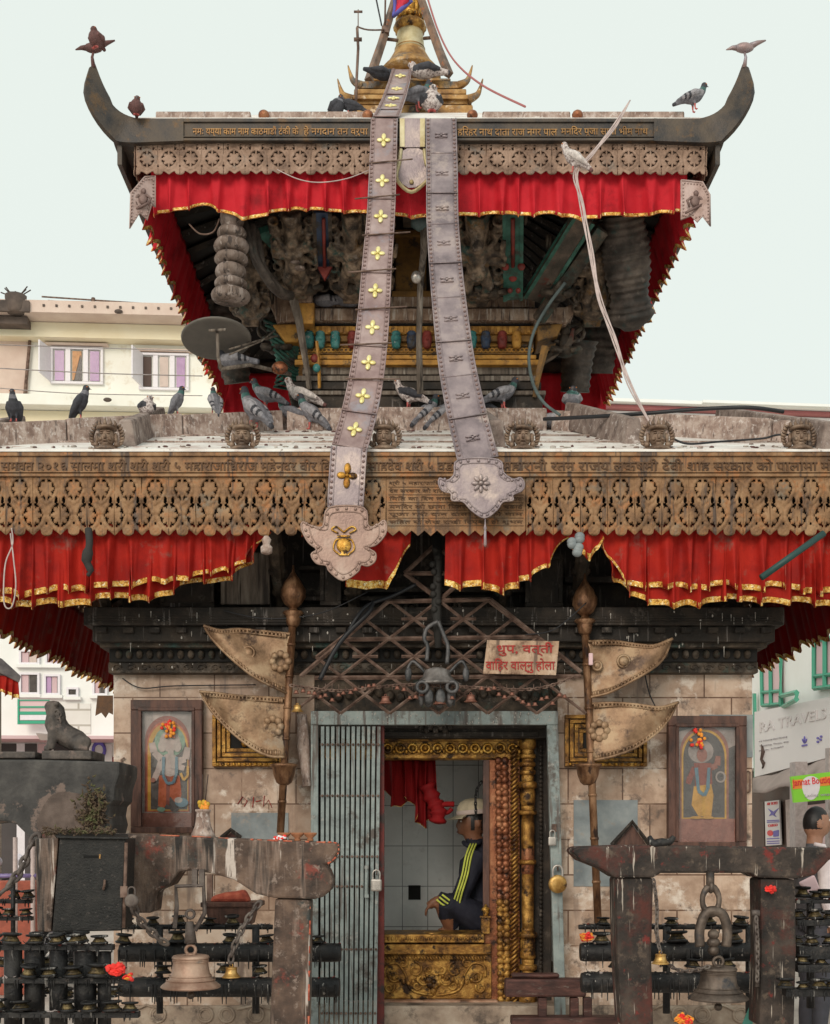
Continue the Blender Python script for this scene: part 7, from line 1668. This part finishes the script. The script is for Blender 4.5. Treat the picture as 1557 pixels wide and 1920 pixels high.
# lower building behind the lion
YB2 = 24.0; bB = bldg('shop_building', 'white shop house with pink shutters and red shop front, behind the stone lion', (SX(-60,YB2), YB2, 0), .05)
def bx_(px): return (px+60)*YB2/F
def bz(py): return SZ(py, YB2)
c = MB(); c.box2((-4, 0, 3.0), (bx_(420), 4, bz(1150))); lpart(c, 'wall', 'white_wall', bB)
c = MB(); c.box2((bx_(112), -.02, bz(1375)), (bx_(168), -.001, bz(1318))); lpart(c, 'brick_panel', 'brick_pale', bB)
for k, (a, b_, y0, y1, ms) in enumerate(((36,74,1261,1302,('rose_panel','dark_glass')), (82,112,1264,1303,('lilac_glass','rose_panel')), (124,146,1288,1306,('dark_glass',)), (36,74,1218,1246,('rose_panel','curtain_pale')), (84,112,1218,1246,('rose_panel','lilac_glass')), (172,200,1262,1303,('rose_panel','dark_glass')))):
    c = MB(); x0, x1, z0, z1 = bx_(a), bx_(b_), bz(y1), bz(y0)
    for (p, q, r, w) in ((x0, x1, z1-.04, z1), (x0, x1, z0, z0+.04), (x0, x0+.04, z0+.041, z1-.041), (x1-.04, x1, z0+.041, z1-.041)): c.box2((p, -.07, r), (q, -.001, w))
    w_ = lpart(c, 'window', 'pvc_white', bB)
    for i, m in enumerate(ms):
        p, q = x0+.045+(x1-x0-.09)*i/len(ms), x0+.045+(x1-x0-.09)*(i+1)/len(ms)-.02
        c = MB(); c.box2((p, -.03, z0+.045), (q, -.002, z1-.045)); lpart(c, 'pane', m, w_)
    c = MB(); c.box2((x0-.05, -.12, z0-.06), (x1+.05, -.002, z0-.002)); lpart(c, 'sill', 'white_wall', w_)
c = MB(); c.box2((-4, -1.0, bz(1392)), (bx_(420), -.002, bz(1386))); lpart(c, 'canopy', 'rose_panel', bB)
c = MB(); c.box2((-4, .05, 0), (bx_(420), 4, 2.999)); lpart(c, 'shop_front', 'shop_red', bB)
for a, b_, m in ((0,30,'shop_dark'), (31,46,'pvc_white'), (46,68,'shop_dark'), (70,92,'rose_panel'), (172,208,'banner_white'), (-50,-5,'shop_dark'), (100,150,'shop_dark'), (215,330,'shop_dark')):
    c = MB(); c.box2((bx_(a), -.03, .4 if m != 'banner_white' else bz(1440)), (bx_(b_), .048, bz(1394))); lpart(c, 'shop_opening' if m == 'shop_dark' else 'shop_poster', m, bB)
c = MB(); c.torus((bx_(184), -.05, bz(1406)), .11, .03, 'y', 16, 6, 0, None, 1.3); lpart(c, 'poster_emblem', 'logo_violet', bB)
sb = thing('sign_board', 'green and pink horizontal signboard on the white shop house left of the stone lion', 'sign', P(62, 1336, 23.7))
c = MB(); c.pbox(35, 1313, 92, 1358, 23.72, .06); part(c, 'board', 'sign_pink', sb); c = MB()
for y0, y1 in ((1312,1314), (1324,1327), (1334,1340), (1351,1357)): c.pbox(34, y0, 93, y1, 23.70, .018)
c.pbox(33, 1311, 36, 1358, 23.69, .028); part(c, 'green_band', 'sign_green', sb)
c = MB(); c.pbox(38, 1340.5, 90, 1350, 23.70, .018); part(c, 'white_band', 'pvc_white', sb)
c = MB(); c.add([P(x, y, 22.9) for x, y in ((68,1376),(92,1378),(96,1388),(76,1388))]+[P(x, y, 23.3) for x, y in ((68,1374),(92,1376),(96,1386),(76,1386))], [(0,3,2,1),(4,5,6,7),(0,1,5,4),(1,2,6,5),(2,3,7,6),(3,0,4,7)]); single(c, 'shop_awning', 'awning', 'small pinkish awning just left of the stone lion', 'awning')
# little shrine roof at the left edge
sh = thing('shrine_roof', 'small tiled shrine roof with red frilled valance at the left photo edge', 'shrine', P(-40, 1310, 12.0))
c = MB(); Ysr = 12.0; c.add([P(-120,1180,Ysr), P(4,1235,Ysr), P(40,1268,Ysr), P(36,1280,Ysr), P(0,1262,Ysr), P(-120,1250,Ysr)]+[P(x, y, Ysr+1.2) for x, y in ((-120,1190),(4,1244),(36,1272),(32,1284),(0,1266),(-120,1256))], [(5,4,3,2,1,0),(6,7,8,9,10,11),(0,1,7,6),(1,2,8,7),(2,3,9,8),(3,4,10,9),(4,5,11,10)]); part(c, 'tiled_roof', 'old_slate', sh, .01)
c = MB(); c.box2(V((SX(-120,Ysr), Ysr+.05, 0)), V((SX(-60,Ysr), Ysr+1.0, SZ(1260,Ysr)))); part(c, 'wall', 'base_stone', sh)
curtain('red frilled valance under the small shrine roof at the left edge', lambda u: P(-90, 1256, 12.05).lerp(P(34, 1270, 12.05), u), lambda u: .17+.02*u, 7, .03, (0,-1,0), trim=.03, cols=120, rows=8, seed=12.2)

# scooters parked at the left
def motorbike():
    t = thing('motorbike', '', 'motorbike', (0,0,0))
    for x in (-.62, .62):
        c = MB(); c.torus((x,0,.3), .24, .055, 'y', 24, 8); w_ = part(c, 'tyre', 'rubber', t); c = MB(); c.torus((x,0,.3), .19, .018, 'y', 20, 6); c.lathe([(.05,-.05),(.05,.05)], 10, Matrix.Translation(V((x,0,.3))) @ Matrix.Rotation(PI/2,4,'X'))
        for i in range(8): c.tube([(x,0,.3),(x+.18*math.cos(i*PI/4),0,.3+.18*math.sin(i*PI/4))], .007, 5)
        part(c, 'rim', 'chrome', w_)
    c = MB(); c.tube([(-.6,0,.55),(-.2,0,.62),(.1,0,.72),(.4,0,.85)], [.1,.13,.17,.06], 12); c.ball((.12,0,.78), (.26,.15,.13), n=14, m=8); part(c, 'fuel_tank', 'bike_violet', t)
    c = MB(); c.tube([(-.72,0,.82),(-.45,0,.8),(-.1,0,.78)], [.08,.13,.1], 12); part(c, 'seat', 'rubber', t)
    c = MB(); c.ball((0,0,.42), (.22,.14,.17), n=12, m=8); c.tube([(0,.15,.3),(-.5,.17,.32),(-.85,.17,.42)], [.04,.05,.06], 10); part(c, 'engine', 'chrome', t)
    for s in (-1, 1): c = MB(); c.tube([(.62,s*.08,.3),(.5,s*.08,.6),(.4,s*.08,.95)], .03, 8); part(c, 'fork', 'chrome', t)
    c = MB(); c.tube([(.32,-.36,1.04),(.4,-.2,1.02),(.42,0,.98),(.4,.2,1.02),(.32,.36,1.04)], .018, 8); part(c, 'handlebar', 'rubber', t)
    for s in (-1, 1): c = MB(); c.tube([(.36,s*.28,1.03),(.38,s*.32,1.2)], .008, 5); c.ball((.38,s*.33,1.25), (.02,.07,.05), n=10, m=6); part(c, 'mirror', 'bike_white', t)
    c = MB(); c.ball((.53,0,.9), (.09,.1,.1), n=12, m=8); part(c, 'headlight', 'bike_white', t); c = MB(); c.tube([(.36,0,.55),(.55,0,.6),(.72,0,.58),(.86,0,.45)], [.05,.07,.07,.04], 8); part(c, 'mudguard', 'bike_violet', t)
    return t
mk = motorbike(); spots = [('violet motorbike parked nearest the heavy chain at the left edge', 16, 13.2, -125), ('violet motorbike parked behind the nearest one at the left edge', 44, 15.0, -120), ('violet motorbike mostly hidden by the black lamp rack at the left edge', -10, 14.4, -118)]
for i, (lab, px, Y, a) in enumerate(spots):
    o = mk if i == 0 else copy_tree(mk); o.location = (SX(px, Y), Y, 0); o.rotation_euler = (0, 0, R(a)); tag(o, lab, None, 'motorbikes parked by the shops')
fn2 = thing('street_railing', 'pale grey street railing in front of the motorbikes at the left edge', 'railing', (SX(10, 11.5), 11.5, 0))
for px in (-40, -5, 29, 62):
    c = MB(); c.tube([P(px, 1570, 11.5), V((SX(px, 11.5), 11.5, 0))], .022, 8); part(c, 'post', 'wire_pale', fn2)
c = MB(); c.tube([P(-60, 1642, 11.5), P(75, 1642, 11.5)], .02, 8); part(c, 'rail', 'bike_violet', fn2)
c = MB(); c.box2((SX(-60,11.9), 11.9, 0), (SX(66,11.9), 12.1, SZ(1652,11.9))); single(c, 'low_wall', 'low_wall_red', 'low terracotta painted wall below the railing at the left edge', 'wall', bevel=.01)

# =================================================================== background: right street
bR = thing('shop_building', 'white shop house with green window frames and a big pale banner', 'building', (7.2, 22, 0))
def rp(px, py, off=0.0):     # meet of a photo ray with the facade plane x = 6.85 + .072*(Y-17) (minus off towards the street)
    a = (px-CX)/F; Y = (6.85-.072*17-off)/(a-.072); return P(px, py, Y)
def rquad(mb, pts, off, mi=0, th=.03):
    q = [rp(x, y, off) for x, y in pts]; mb.prism(q, (th, 0, 0), mi); return mb
c = MB(); A_, B_ = V((6.85-.072*6, 11, 0)), V((7.75, 29.5, 0)); c.add([A_+V((.05,0,2.95)), B_+V((.05,0,2.95)), B_+V((.05,0,6.6)), A_+V((.05,0,6.6)), A_+V((4,0,2.95)), B_+V((4,0,2.95)), B_+V((4,0,6.6)), A_+V((4,0,6.6))], [(0,1,2,3),(7,6,5,4),(0,4,5,1),(3,2,6,7),(0,3,7,4),(1,5,6,2)]); part(c, 'wall', 'white_wall', bR)
c = MB(); c.add([A_+V((.35,0,0)), B_+V((.35,0,0)), B_+V((.35,0,2.94)), A_+V((.35,0,2.94)), A_+V((4,0,0)), B_+V((4,0,0)), B_+V((4,0,2.94)), A_+V((4,0,2.94))], [(0,1,2,3),(7,6,5,4),(0,4,5,1),(3,2,6,7),(0,3,7,4),(1,5,6,2)]); part(c, 'shop_front', 'brown_shop', bR)
for pts, m in ((((1428,1225),(1464,1222),(1464,1320),(1430,1323)), 'sign_pink'), (((1527,1200),(1570,1195),(1570,1286),(1527,1291)), 'rose_panel')):
    c = MB(); rquad(c, pts, .02, 0, .02); w_ = part(c, 'window', m, bR); c = MB(); q = [rp(x, y, .05) for x, y in pts]; c.tube(q+[q[0]], .045, 4, sm=False); c.tube([(q[0]+q[1])/2, (q[2]+q[3])/2], .05, 4, sm=False); c.tube([q[3].lerp(q[0], .25), q[2].lerp(q[1], .25)], .035, 4, sm=False); part(c, 'window_frame', 'green_window', w_)
c = MB(); q = [rp(1464,1305,.02), rp(1494,1298,.7), rp(1494,1312,.7), rp(1466,1326,.02)]; c.tube(q+[q[0]], .045, 4, sm=False); part(c, 'open_sash', 'green_window', bR)
c = MB(); rquad(c, ((1414,1300),(1418,1460),(1414,1460),(1411,1300)), .06, 0, .05); part(c, 'green_pipe', 'green_window', bR)
bn = thing('shop_banner', 'large pale banner with faint grey lettering and two violet logos on the right shop house', 'banner', rp(1480, 1455, .1))
c = MB(); rquad(c, ((1415,1335),(1600,1298),(1600,1408),(1415,1457)), .12, 0, .02); bb = part(c, 'sheet', 'banner_white', bn)
def rtext(mb, body, px0, px1, py0l, py0r, hpx, off, bold=0.01):
    vs, fs = text_mesh(body, 1.0, 1.0, .012, bold); nf = []
    for x, y, z in vs:
        px = px0+(px1-px0)*x; base = py0l+(py0r-py0l)*x; nf.append(rp(px, base-hpx*z, off)+V((y, 0, 0)))
    mb.add(nf, fs); return mb
c = MB(); rtext(c, 'RA TRAVELS & T', 1424, 1590, 1374, 1338, 20, .135, .012); part(c, 'faint_lettering', 'banner_grey', bb)
c = MB()
for i in range(3): rtext(c, ('Air Ticketing, Hotel Booking', 'Trekking, Tours, Visa', 'Ktm, Nepal')[i], 1423, (1475, 1478, 1468)[i], 1392+i*9, 1383+i*9, 3.2, .135, .006)
part(c, 'small_lettering', 'text_grey', bb)
c = MB(); star = []
cx, cy = 1508, 1388
for dx in (-4.5, 0, 4.5):
    q = [rp(cx+dx*1.0, cy-(8 if dx == 0 else 3), .135), rp(cx+dx*.4+2.2, cy+1, .135), rp(cx+dx*.2, cy+6, .135), rp(cx+dx*.4-2.2, cy+1, .135)]; c.prism(q, (.012, 0, 0))
rquad(c, ((1503,1397),(1513,1395),(1513,1398),(1503,1400)), .135, 0, .012)
for dx, dy in ((-3,-2),(3,-5),(2,1),(-3,5)): q = [rp(1536+dx+2.2*math.cos(a), 1386+dy+2.2*math.sin(a), .135) for a in [i*PI/4 for i in range(8)]]; c.prism(q, (.012, 0, 0))
part(c, 'violet_logo', 'logo_violet', bb)
c = MB(); q = [rp(1428,1396,.14), rp(1432,1410,.14), rp(1428,1424,.14), rp(1433,1432,.14), rp(1430,1440,.14)]; c.tube(q, [.01,.05,.03,.05,.02], 6); part(c, 'torn_edge', 'brown_shop', bb)
aw = thing('shop_awning', 'grey-brown fabric awning sagging under the pale banner on the right', 'awning', rp(1480, 1470, .5)); c = MB(); vs = []; n = 16
for i in range(n+1):
    px = 1412+i*12
    tl = 1459-(px-1415)*.262; bl2 = 1488-(px-1415)*.2
    for j in range(7):
        v = j/6; p = rp(px, tl, .05).lerp(rp(px, bl2, .45), v); p = p+V((0, 0, .05*math.sin(PI*v)+.03*math.sin(i*1.3+v*2))); vs.append(p)
c.add(vs, [(i*7+j, (i+1)*7+j, (i+1)*7+j+1, i*7+j+1) for i in range(n) for j in range(6)], 0, True); o = part(c, 'fabric', 'awning', aw, 0, None, .02)
for k, (pts, m) in enumerate(((((1434,1503),(1461,1500),(1464,1584),(1436,1586)), 'banner_white'), (((1473,1500),(1486,1498),(1488,1600),(1476,1600)), 'wire_pale'), (((1418,1505),(1432,1503),(1434,1600),(1424,1600)), 'brown_shop'))):
    c = MB(); rquad(c, pts, -.28 if k else -.26, 0, .03); o = part(c, 'shop_poster' if k != 1 else 'shop_pillar', m, bR)
    if k == 0:
        q = MB(); rtext(q, 'AIR TICKET', 1438, 1458, 1510, 1508, 5, -.25, .01); rtext(q, 'CARGO', 1440, 1458, 1551, 1549, 5, -.25, .01); part(q, 'red_lettering', 'sign_red', o)
        q = MB()
        for pts2 in (((1440,1516),(1450,1522),(1460,1515),(1452,1527),(1456,1532),(1448,1528),(1442,1530),(1446,1524)), ((1450,1558),(1460,1556),(1460,1568),(1450,1569))): rquad(q, pts2, -.25, 0, .012)
        for yy in (1538, 1541, 1572, 1577, 1581): rquad(q, ((1438,yy),(1461,yy-1),(1461,yy+.6),(1438,yy+1.6)), -.25, 0, .012)
        part(q, 'poster_picture', 'logo_violet', o); q = MB(); q.prism([rp(1444+5.5*math.cos(a), 1562+5.5*math.sin(a), -.25) for a in [i*PI/6 for i in range(12)]], (.012,0,0)); part(q, 'poster_dot', 'sign_red', o)
bq = thing('sign_board', 'bright lime green boutique sign with orange lettering projecting over the street at the right edge', 'sign', P(1525, 1500, 17.5)); c = MB(); Yq = 17.5
c.prism([P(x, y, Yq) for x, y in ((1484,1456),(1585,1444),(1588,1496),(1490,1505))], (0, .08, 0)); bo = part(c, 'board', 'lime_sign', bq)
c = MB(); c.prism([P(x, y, Yq-.004) for x, y in ((1486,1463),(1505,1461),(1506,1478),(1487,1480))], (0, .003, 0)); c.prism([P(x, y, Yq-.004) for x, y in ((1538,1458),(1586,1452),(1586,1470),(1538,1474))], (0, .003, 0)); part(c, 'orange_panel', 'orange_sign', bo)
c = MB(); lp = [P(1521+17*math.cos(a), 1470+(15 if math.sin(a) < 0 else 30)*math.sin(a), Yq-.007) for a in [i*2*PI/20 for i in range(20)]]; c.prism(lp, (0, .003, 0)); part(c, 'white_panel', 'pvc_white', bo)
c = MB(); X = Matrix.Rotation(.09, 4, 'Y'); put_text(c, 'Jannat Boutique', P(1487, 1478, Yq-.014), 84*Yq/F, 17*Yq/F, 0, .006, .012, Matrix.Rotation(-.09, 4, 'Y')); part(c, 'lettering', 'sign_red', bo)
c = MB(); put_text(c, 'Ladies wear', P(1510, 1495, Yq-.014), 50*Yq/F, 6*Yq/F, 0, .006, .0, Matrix.Rotation(-.07, 4, 'Y')); part(c, 'small_lettering', 'text_grey', bo)
for a_, b_ in (((6.4, 20.5, 0), (6.6, 20.8, 2.7)), ((6.3, 18.6, 0), (6.42, 18.75, 2.8))):
    c = MB(); c.box2(a_, b_); part(c, 'shop_pillar', 'wire_grey', bR)
c = MB(); rquad(c, ((1497,1512),(1600,1500),(1600,1600),(1500,1600)), -.3, 0, .02); part(c, 'shop_window', 'sign_pink', bR)
# far cream building whose top shows above the lower roof on the right
YD2 = 33.0; bD = bldg('apartment_building', 'cream building with maroon roof pieces showing above the right side of the lower roof', (SX(1110,YD2), YD2, 0), .1)
def dx_(px): return (px-1110)*YD2/F
def dz(py): return SZ(py, YD2)
c = MB(); c.box2((0, .1, 0), (dx_(1800), 6, dz(776))); lpart(c, 'wall', 'cream_wall', bD)
for a, b_, y0, y1, d, m in ((0,1800,757,763,-.5,'white_wall'), (0,1800,764,770,-.3,'maroon_roof'), (1150,1280,748,756,.2,'white_wall'), (1290,1430,744,756,.3,'maroon_roof'), (1345,1420,747,756,-.2,'white_wall'), (1310,1800,757.2,762,-.6,'white_wall'), (0,1800,771,776,-.1,'white_wall'), (1118,1132,742,757,.0,'cream_wall')):
    c = MB(); c.box2((dx_(max(a, 1110)), d, dz(y1)), (dx_(b_), 3, dz(y0))); lpart(c, 'cornice' if m == 'white_wall' else 'roof_piece', m, bD)

# =================================================================== cables, poles, dish
def cable(label, pts, r, m='wire_black', k=8, name='cable'):
    c = MB(); c.tube(spline(pts, k), r, 6); return single(c, name, m, label, 'cable')
cable('thin wire strung across the cream building at window height', [P(-10,646,16), P(360,658,17)], .006, 'wire_grey'); cable('thin wire strung across the cream building below the windows', [P(-10,727,16), P(150,738,16.4), P(380,742,17)], .006, 'wire_grey'); cable('lowest thin wire strung across the cream building', [P(-10,690,16), P(190,700,16.4), P(380,705,17)], .007, 'wire_grey')
cable('red wire sagging from the pinnacle prop down to the right of the upper roof', [P(800,-10,9.4), P(823,60,9.3), P(853,115,9.0), P(905,160,8.6), P(985,200,8.0)], .007, 'maroon_roof')
c = MB(); random.seed(2)
base_ = [P(1182,188,7.3), P(1150,240,7.25), P(1110,290,7.2), P(1080,325,7.2), P(1090,380,7.2), P(1108,470,7.15), P(1125,560,7.1), P(1150,630,7.05), P(1180,720,7.0), P(1222,798,6.95)]
for k in range(5):
    c.tube(spline([p+V((.012*math.sin(i*1.6+k*1.3), 0, 0)) if 0 < i < 9 else p for i, p in enumerate(base_ if k < 4 else base_[3:8])], 6), .0042, 5)
single(c, 'wire_bundle', 'wire_pale', 'twisted bundle of pale wires hanging in front of the right side of the upper eave', 'wires')
cable('thick dark cable arching over the right side of the lower roof', [P(1020,786,7.9), P(1100,782,7.7), P(1200,776,7.5), P(1300,768,7.4), P(1400,764,7.3), P(1470,772,7.3)], .012, 'wire_black')
cable('thin black cable lying across the right roof between two crowned heads', [P(1258,820,7.0), P(1290,832,6.95), P(1350,828,7.0), P(1430,822,7.0), P(1475,815,6.95), P(1600,830,6.95)], .0065, 'wire_black')
cable('grey flexible conduit curving down beside the right corner of the upper wall', [P(1060,530,8.3), P(1030,570,8.4), P(1002,620,8.5), P(992,670,8.5), P(1000,720,8.4), P(1020,755,8.3), P(1050,778,8.2)], .011, 'wire_dim')
cable('thin bead string looping across the left part of the upper lace and red valance', [P(520,318,7.62), P(560,336,7.6), P(600,342,7.6), P(650,335,7.6), P(695,318,7.62)], .003, 'wire_pale')
cable('drooping dark wire loop left of the carved struts', [P(355,420,7.9), P(375,438,7.9), P(400,435,7.9), P(412,410,7.9)], .005, 'rust_iron')
cable('pale string loop hanging at the left end of the lower red valance', [P(22,990,6.7), P(24,1020,6.7), P(10,1060,6.7), P(8,1130,6.7), P(22,1138,6.7), P(30,1100,6.7), P(26,1050,6.7), P(20,1000,6.7)], .004, 'wire_pale')
c = MB(); c.tube([P(1545,1000,6.65), P(1428,1083,6.6)], .018, 10); single(c, 'green_pole', 'pipe_green', 'dark green pole sticking out diagonally across the right red valance', 'pole')
c = MB(); c.tube(spline([P(166,992,6.72), P(168,1020,6.7), P(163,1050,6.7), P(170,1070,6.7), P(164,1080,6.7)], 4), [.02]*6+[.03]*3+[.02]*4+[.012]*3+[.006], 8); single(c, 'dark_rag', 'rope_dark', 'dark twisted rag hanging in front of the left red valance', 'rag')
c = MB(); c.lathe([(.012,-.1),(.03,-.09),(.032,-.06),(.018,-.045),(.026,-.02),(.012,0)], 12, Matrix.Translation(P(500, 1005, 6.7))); single(c, 'pale_pendant', 'curb_stone', 'pale pear-shaped pendant hanging where the left red valance ends', 'pendant')
c = MB()
for i in range(7): c.ball(P(1080+random.uniform(-8, 8), 1006+i*5, 6.72), (.028,.02,.025), n=8, m=6)
single(c, 'plastic_bundle', 'grey_slab', 'grey crumpled plastic bundle tucked into the short looped cloth', 'bundle')
# lamp post in front of the upper wall
lp_ = thing('lamp_pole', 'slim weathered pole with a small lamp head between the two long banners', 'pole', P(787, 738, 8.3))
c = MB(); c.tube([P(788,738,8.3), P(786,640,8.25), P(788,540,8.2), P(795,470,8.1), P(796,420,8.05)], [.022,.02,.02,.022,.026], 8); part(c, 'post', 'grey_wood', lp_)
c = MB(); c.lathe([(.02,0),(.06,.03),(.055,.09),(.02,.1)], 14, Matrix.Translation(P(788, 432, 8.05))); part(c, 'lamp_head', 'teal_dim', lp_); c = MB(); c.ball(P(781, 520, 8.12), (.035,.03,.04), n=12, m=8); part(c, 'bulb', 'lock_steel', lp_)
ds = thing('dish_lamp', 'shallow round metal dish on an iron arm below the left upper eave', 'dish', P(408, 635, 8.1))
c = MB(); X = frame_to(P(406, 637, 8.1), (-.06, .22, .97), (1, 0, 0)); c.lathe([(.001,.012),(.1,.01),(.2,.0),(.222,.0),(.226,.012),(.2,.03),(.1,.05),(.03,.075),(.001,.08)], 32, X); part(c, 'dish', 'dish_metal', ds)
c = MB(); c.tube([P(408,622,7.95), P(409,668,7.95), P(414,690,8.0)], .011, 6); c.tube([P(392,620,7.93), P(424,618,7.93)], .009, 6); c.tube([P(414,692,8.0), P(470,684,8.2), P(545,702,8.5)], .013, 6); c.tube([P(430,655,8.0), P(480,640,8.2), P(520,630,8.4)], .006, 5); c.tube([P(430,665,8.0), P(490,640,8.2), P(515,620,8.4)], .005, 5); part(c, 'arm', 'grey_wood', ds)
c = MB(); c.ball(P(525, 690, 8.35), (.055,.03,.045), n=14, m=8); part(c, 'junction_box', 'copper_carve', ds)
an = thing('antenna', 'thin rusty antenna rod with two crosspieces left of the pinnacle', 'antenna', P(667, 215, 8.9))
c = MB(); c.tube([P(667,215,8.9), P(669,150,8.9), P(672,90,8.9), P(670,52,8.9)], .01, 6); c.tube([P(672,50,8.9), P(672,18,8.9)], .004, 5); part(c, 'rod', 'rust_iron', an)
c = MB(); c.tube([P(664,22,8.9), P(680,22,8.9)], .008, 6); part(c, 'crosspiece', 'rust_iron', an); c = MB(); c.tube([P(664,74,8.9), P(679,74,8.9)], .013, 6); part(c, 'crosspiece', 'rust_iron', an); c = MB(); c.tube(spline([P(670,50,8.9), P(690,56,9.1), P(722,56,9.4)], 4), .006, 5); part(c, 'stay_wire', 'rust_iron', an)
fg = thing('small_flag', 'small red flag with a blue border tied beside the top of the pinnacle', 'flag', P(745, 20, 9.4))
c = MB(); c.tube([P(724,-60,9.42), P(722,52,9.4)], .007, 6); part(c, 'staff', 'rust_iron', fg)
c = MB(); vs = []
for i in range(7):
    for j in range(5): t_ = i/6; v = j/4; p = P(738+34*t_+3*math.sin(v*3), -14+v*(44-34*t_)+t_*4, 9.35+.03*math.sin(t_*7+v*2)); vs.append(p)
c.add(vs, [(i*5+j, i*5+j+1, (i+1)*5+j+1, (i+1)*5+j) for i in range(6) for j in range(4)], 0, True); o = part(c, 'flag_cloth', 'flag_red', fg, 0, None, .004); q = MB(); q.tube([vs[j] for j in range(5)]+[vs[i*5+4] for i in range(1, 7)], .016, 5); part(q, 'flag_border', 'flag_blue', o)
cable('dark wire slanting down from above to the left pinnacle prop', [P(704,-10,9.4), P(716,48,9.38)], .006)

# =================================================================== droppings, litter and stray wires
random.seed(77); c = MB()
for i in range(110):
    px = random.uniform(190, 1440); y0, Y = random.choice(((1150, 7.328), (1164, 7.328), (1190, 7.378), (1250, 7.518), (1209, 7.428))); p = P(px, y0+random.uniform(-6, 6), Y); l = random.uniform(.004, .012)
    c.ball(p, (random.uniform(.002,.006), .0025, l), 0, 6, 4)
    if random.random() < .35: c.tube([p, p-V((0,0,random.uniform(.02,.06)))], [.003, .001], 4)
for i in range(60):
    p = P(random.uniform(600, 1040), random.uniform(1336, 1358), 7.437); c.ball(p, (.003, .002, random.uniform(.003, .008)), 0, 6, 4)
part(c, 'bird_droppings', 'dropping', T)['kind'] = 'stuff'
c = MB()
for i in range(420):
    x = random.uniform(XC-2.5, XC+2.6); y = random.choice((random.uniform(6.88, 7.0), random.uniform(6.9, 8.4), random.uniform(8.3, 8.55)))
    if abs(x-XC) > YC-y-.1: continue
    p = V((x, y, roofz(x, y)+.004)); c.ball(p, (random.uniform(.006,.02), random.uniform(.006,.016), random.uniform(.003,.008)), random.choice((0,0,1,1,2)), 6, 4)
part(c, 'roof_litter', ['dropping','rib_stone','pigeon_brown'], T)['kind'] = 'stuff'
for lab, pts in (('thin black wire slung across the dark boards left of the trellis', [P(420,1145,7.3), P(500,1160,7.28), P(600,1150,7.28), P(690,1110,7.25)]), ('thin grey wire drooping from the right flag finial to the iron trellis', [P(1100,1130,7.2), P(1040,1180,7.2), P(985,1190,7.2)]), ('thin wire running along the wall top above the left painting', [P(230,1272,7.58), P(265,1290,7.57), P(330,1286,7.57), P(480,1284,7.57)]), ('short bent wire sticking out above the right painting', [P(1205,1240,7.5), P(1218,1300,7.5), P(1238,1340,7.48)])): cable(lab, pts, .004)
# =================================================================== light, sky, camera
wd = bpy.data.worlds.new('World'); sc.world = wd; wd.use_nodes = True; t = wd.node_tree; bg = t.nodes['Background']
sky = t.nodes.new('ShaderNodeTexSky'); sky.sky_type = 'NISHITA'; sky.sun_disc = False; sky.sun_elevation = R(SUN_EL); sky.sun_rotation = R(SUN_ROT); sky.air_density = 1.0; sky.dust_density = 4.0
mx = t.nodes.new('ShaderNodeMix'); mx.data_type = 'RGBA'; mx.inputs[0].default_value = .93; t.links.new(sky.outputs[0], mx.inputs[6]); mx.inputs[7].default_value = (*[x*SKY_K for x in (.925, 1.0, .935)], 1)
t.links.new(mx.outputs[2], bg.inputs['Color']); bg.inputs['Strength'].default_value = .12
sl_ = bpy.data.lights.new('sun', 'SUN'); sl_.energy = SUN_E; sl_.angle = R(SUN_ANG); sl_.color = (1, .9, .78); so = bpy.data.objects.new('sun', sl_); COL.objects.link(so)
el, az_ = R(SUN_EL), R(SUN_AZ)      # azimuth measured from +Y (straight ahead) towards +X
dirv = V((math.sin(az_)*math.cos(el), math.cos(az_)*math.cos(el), math.sin(el))); so.rotation_euler = dirv.to_track_quat('Z', 'Y').to_euler()
cam = bpy.data.cameras.new('camera'); co = bpy.data.objects.new('camera', cam); COL.objects.link(co); co.location = (0, 0, EYE); co.rotation_euler = (R(90), 0, 0)
cam.sensor_fit = 'VERTICAL'; cam.sensor_height = 36; cam.sensor_width = 36; cam.lens = 36*F/1920; cam.shift_y = (CY-960)/1920; cam.shift_x = (778.5-CX)/1920; cam.clip_start = .1; cam.clip_end = 500
sc.camera = co
sc.view_settings.view_transform = 'Standard'; sc.view_settings.look = 'None'; sc.view_settings.gamma = 1; sc.view_settings.exposure = EXPO
sc.cycles.max_bounces = 8; sc.cycles.diffuse_bounces = 4; sc.cycles.use_denoising = True
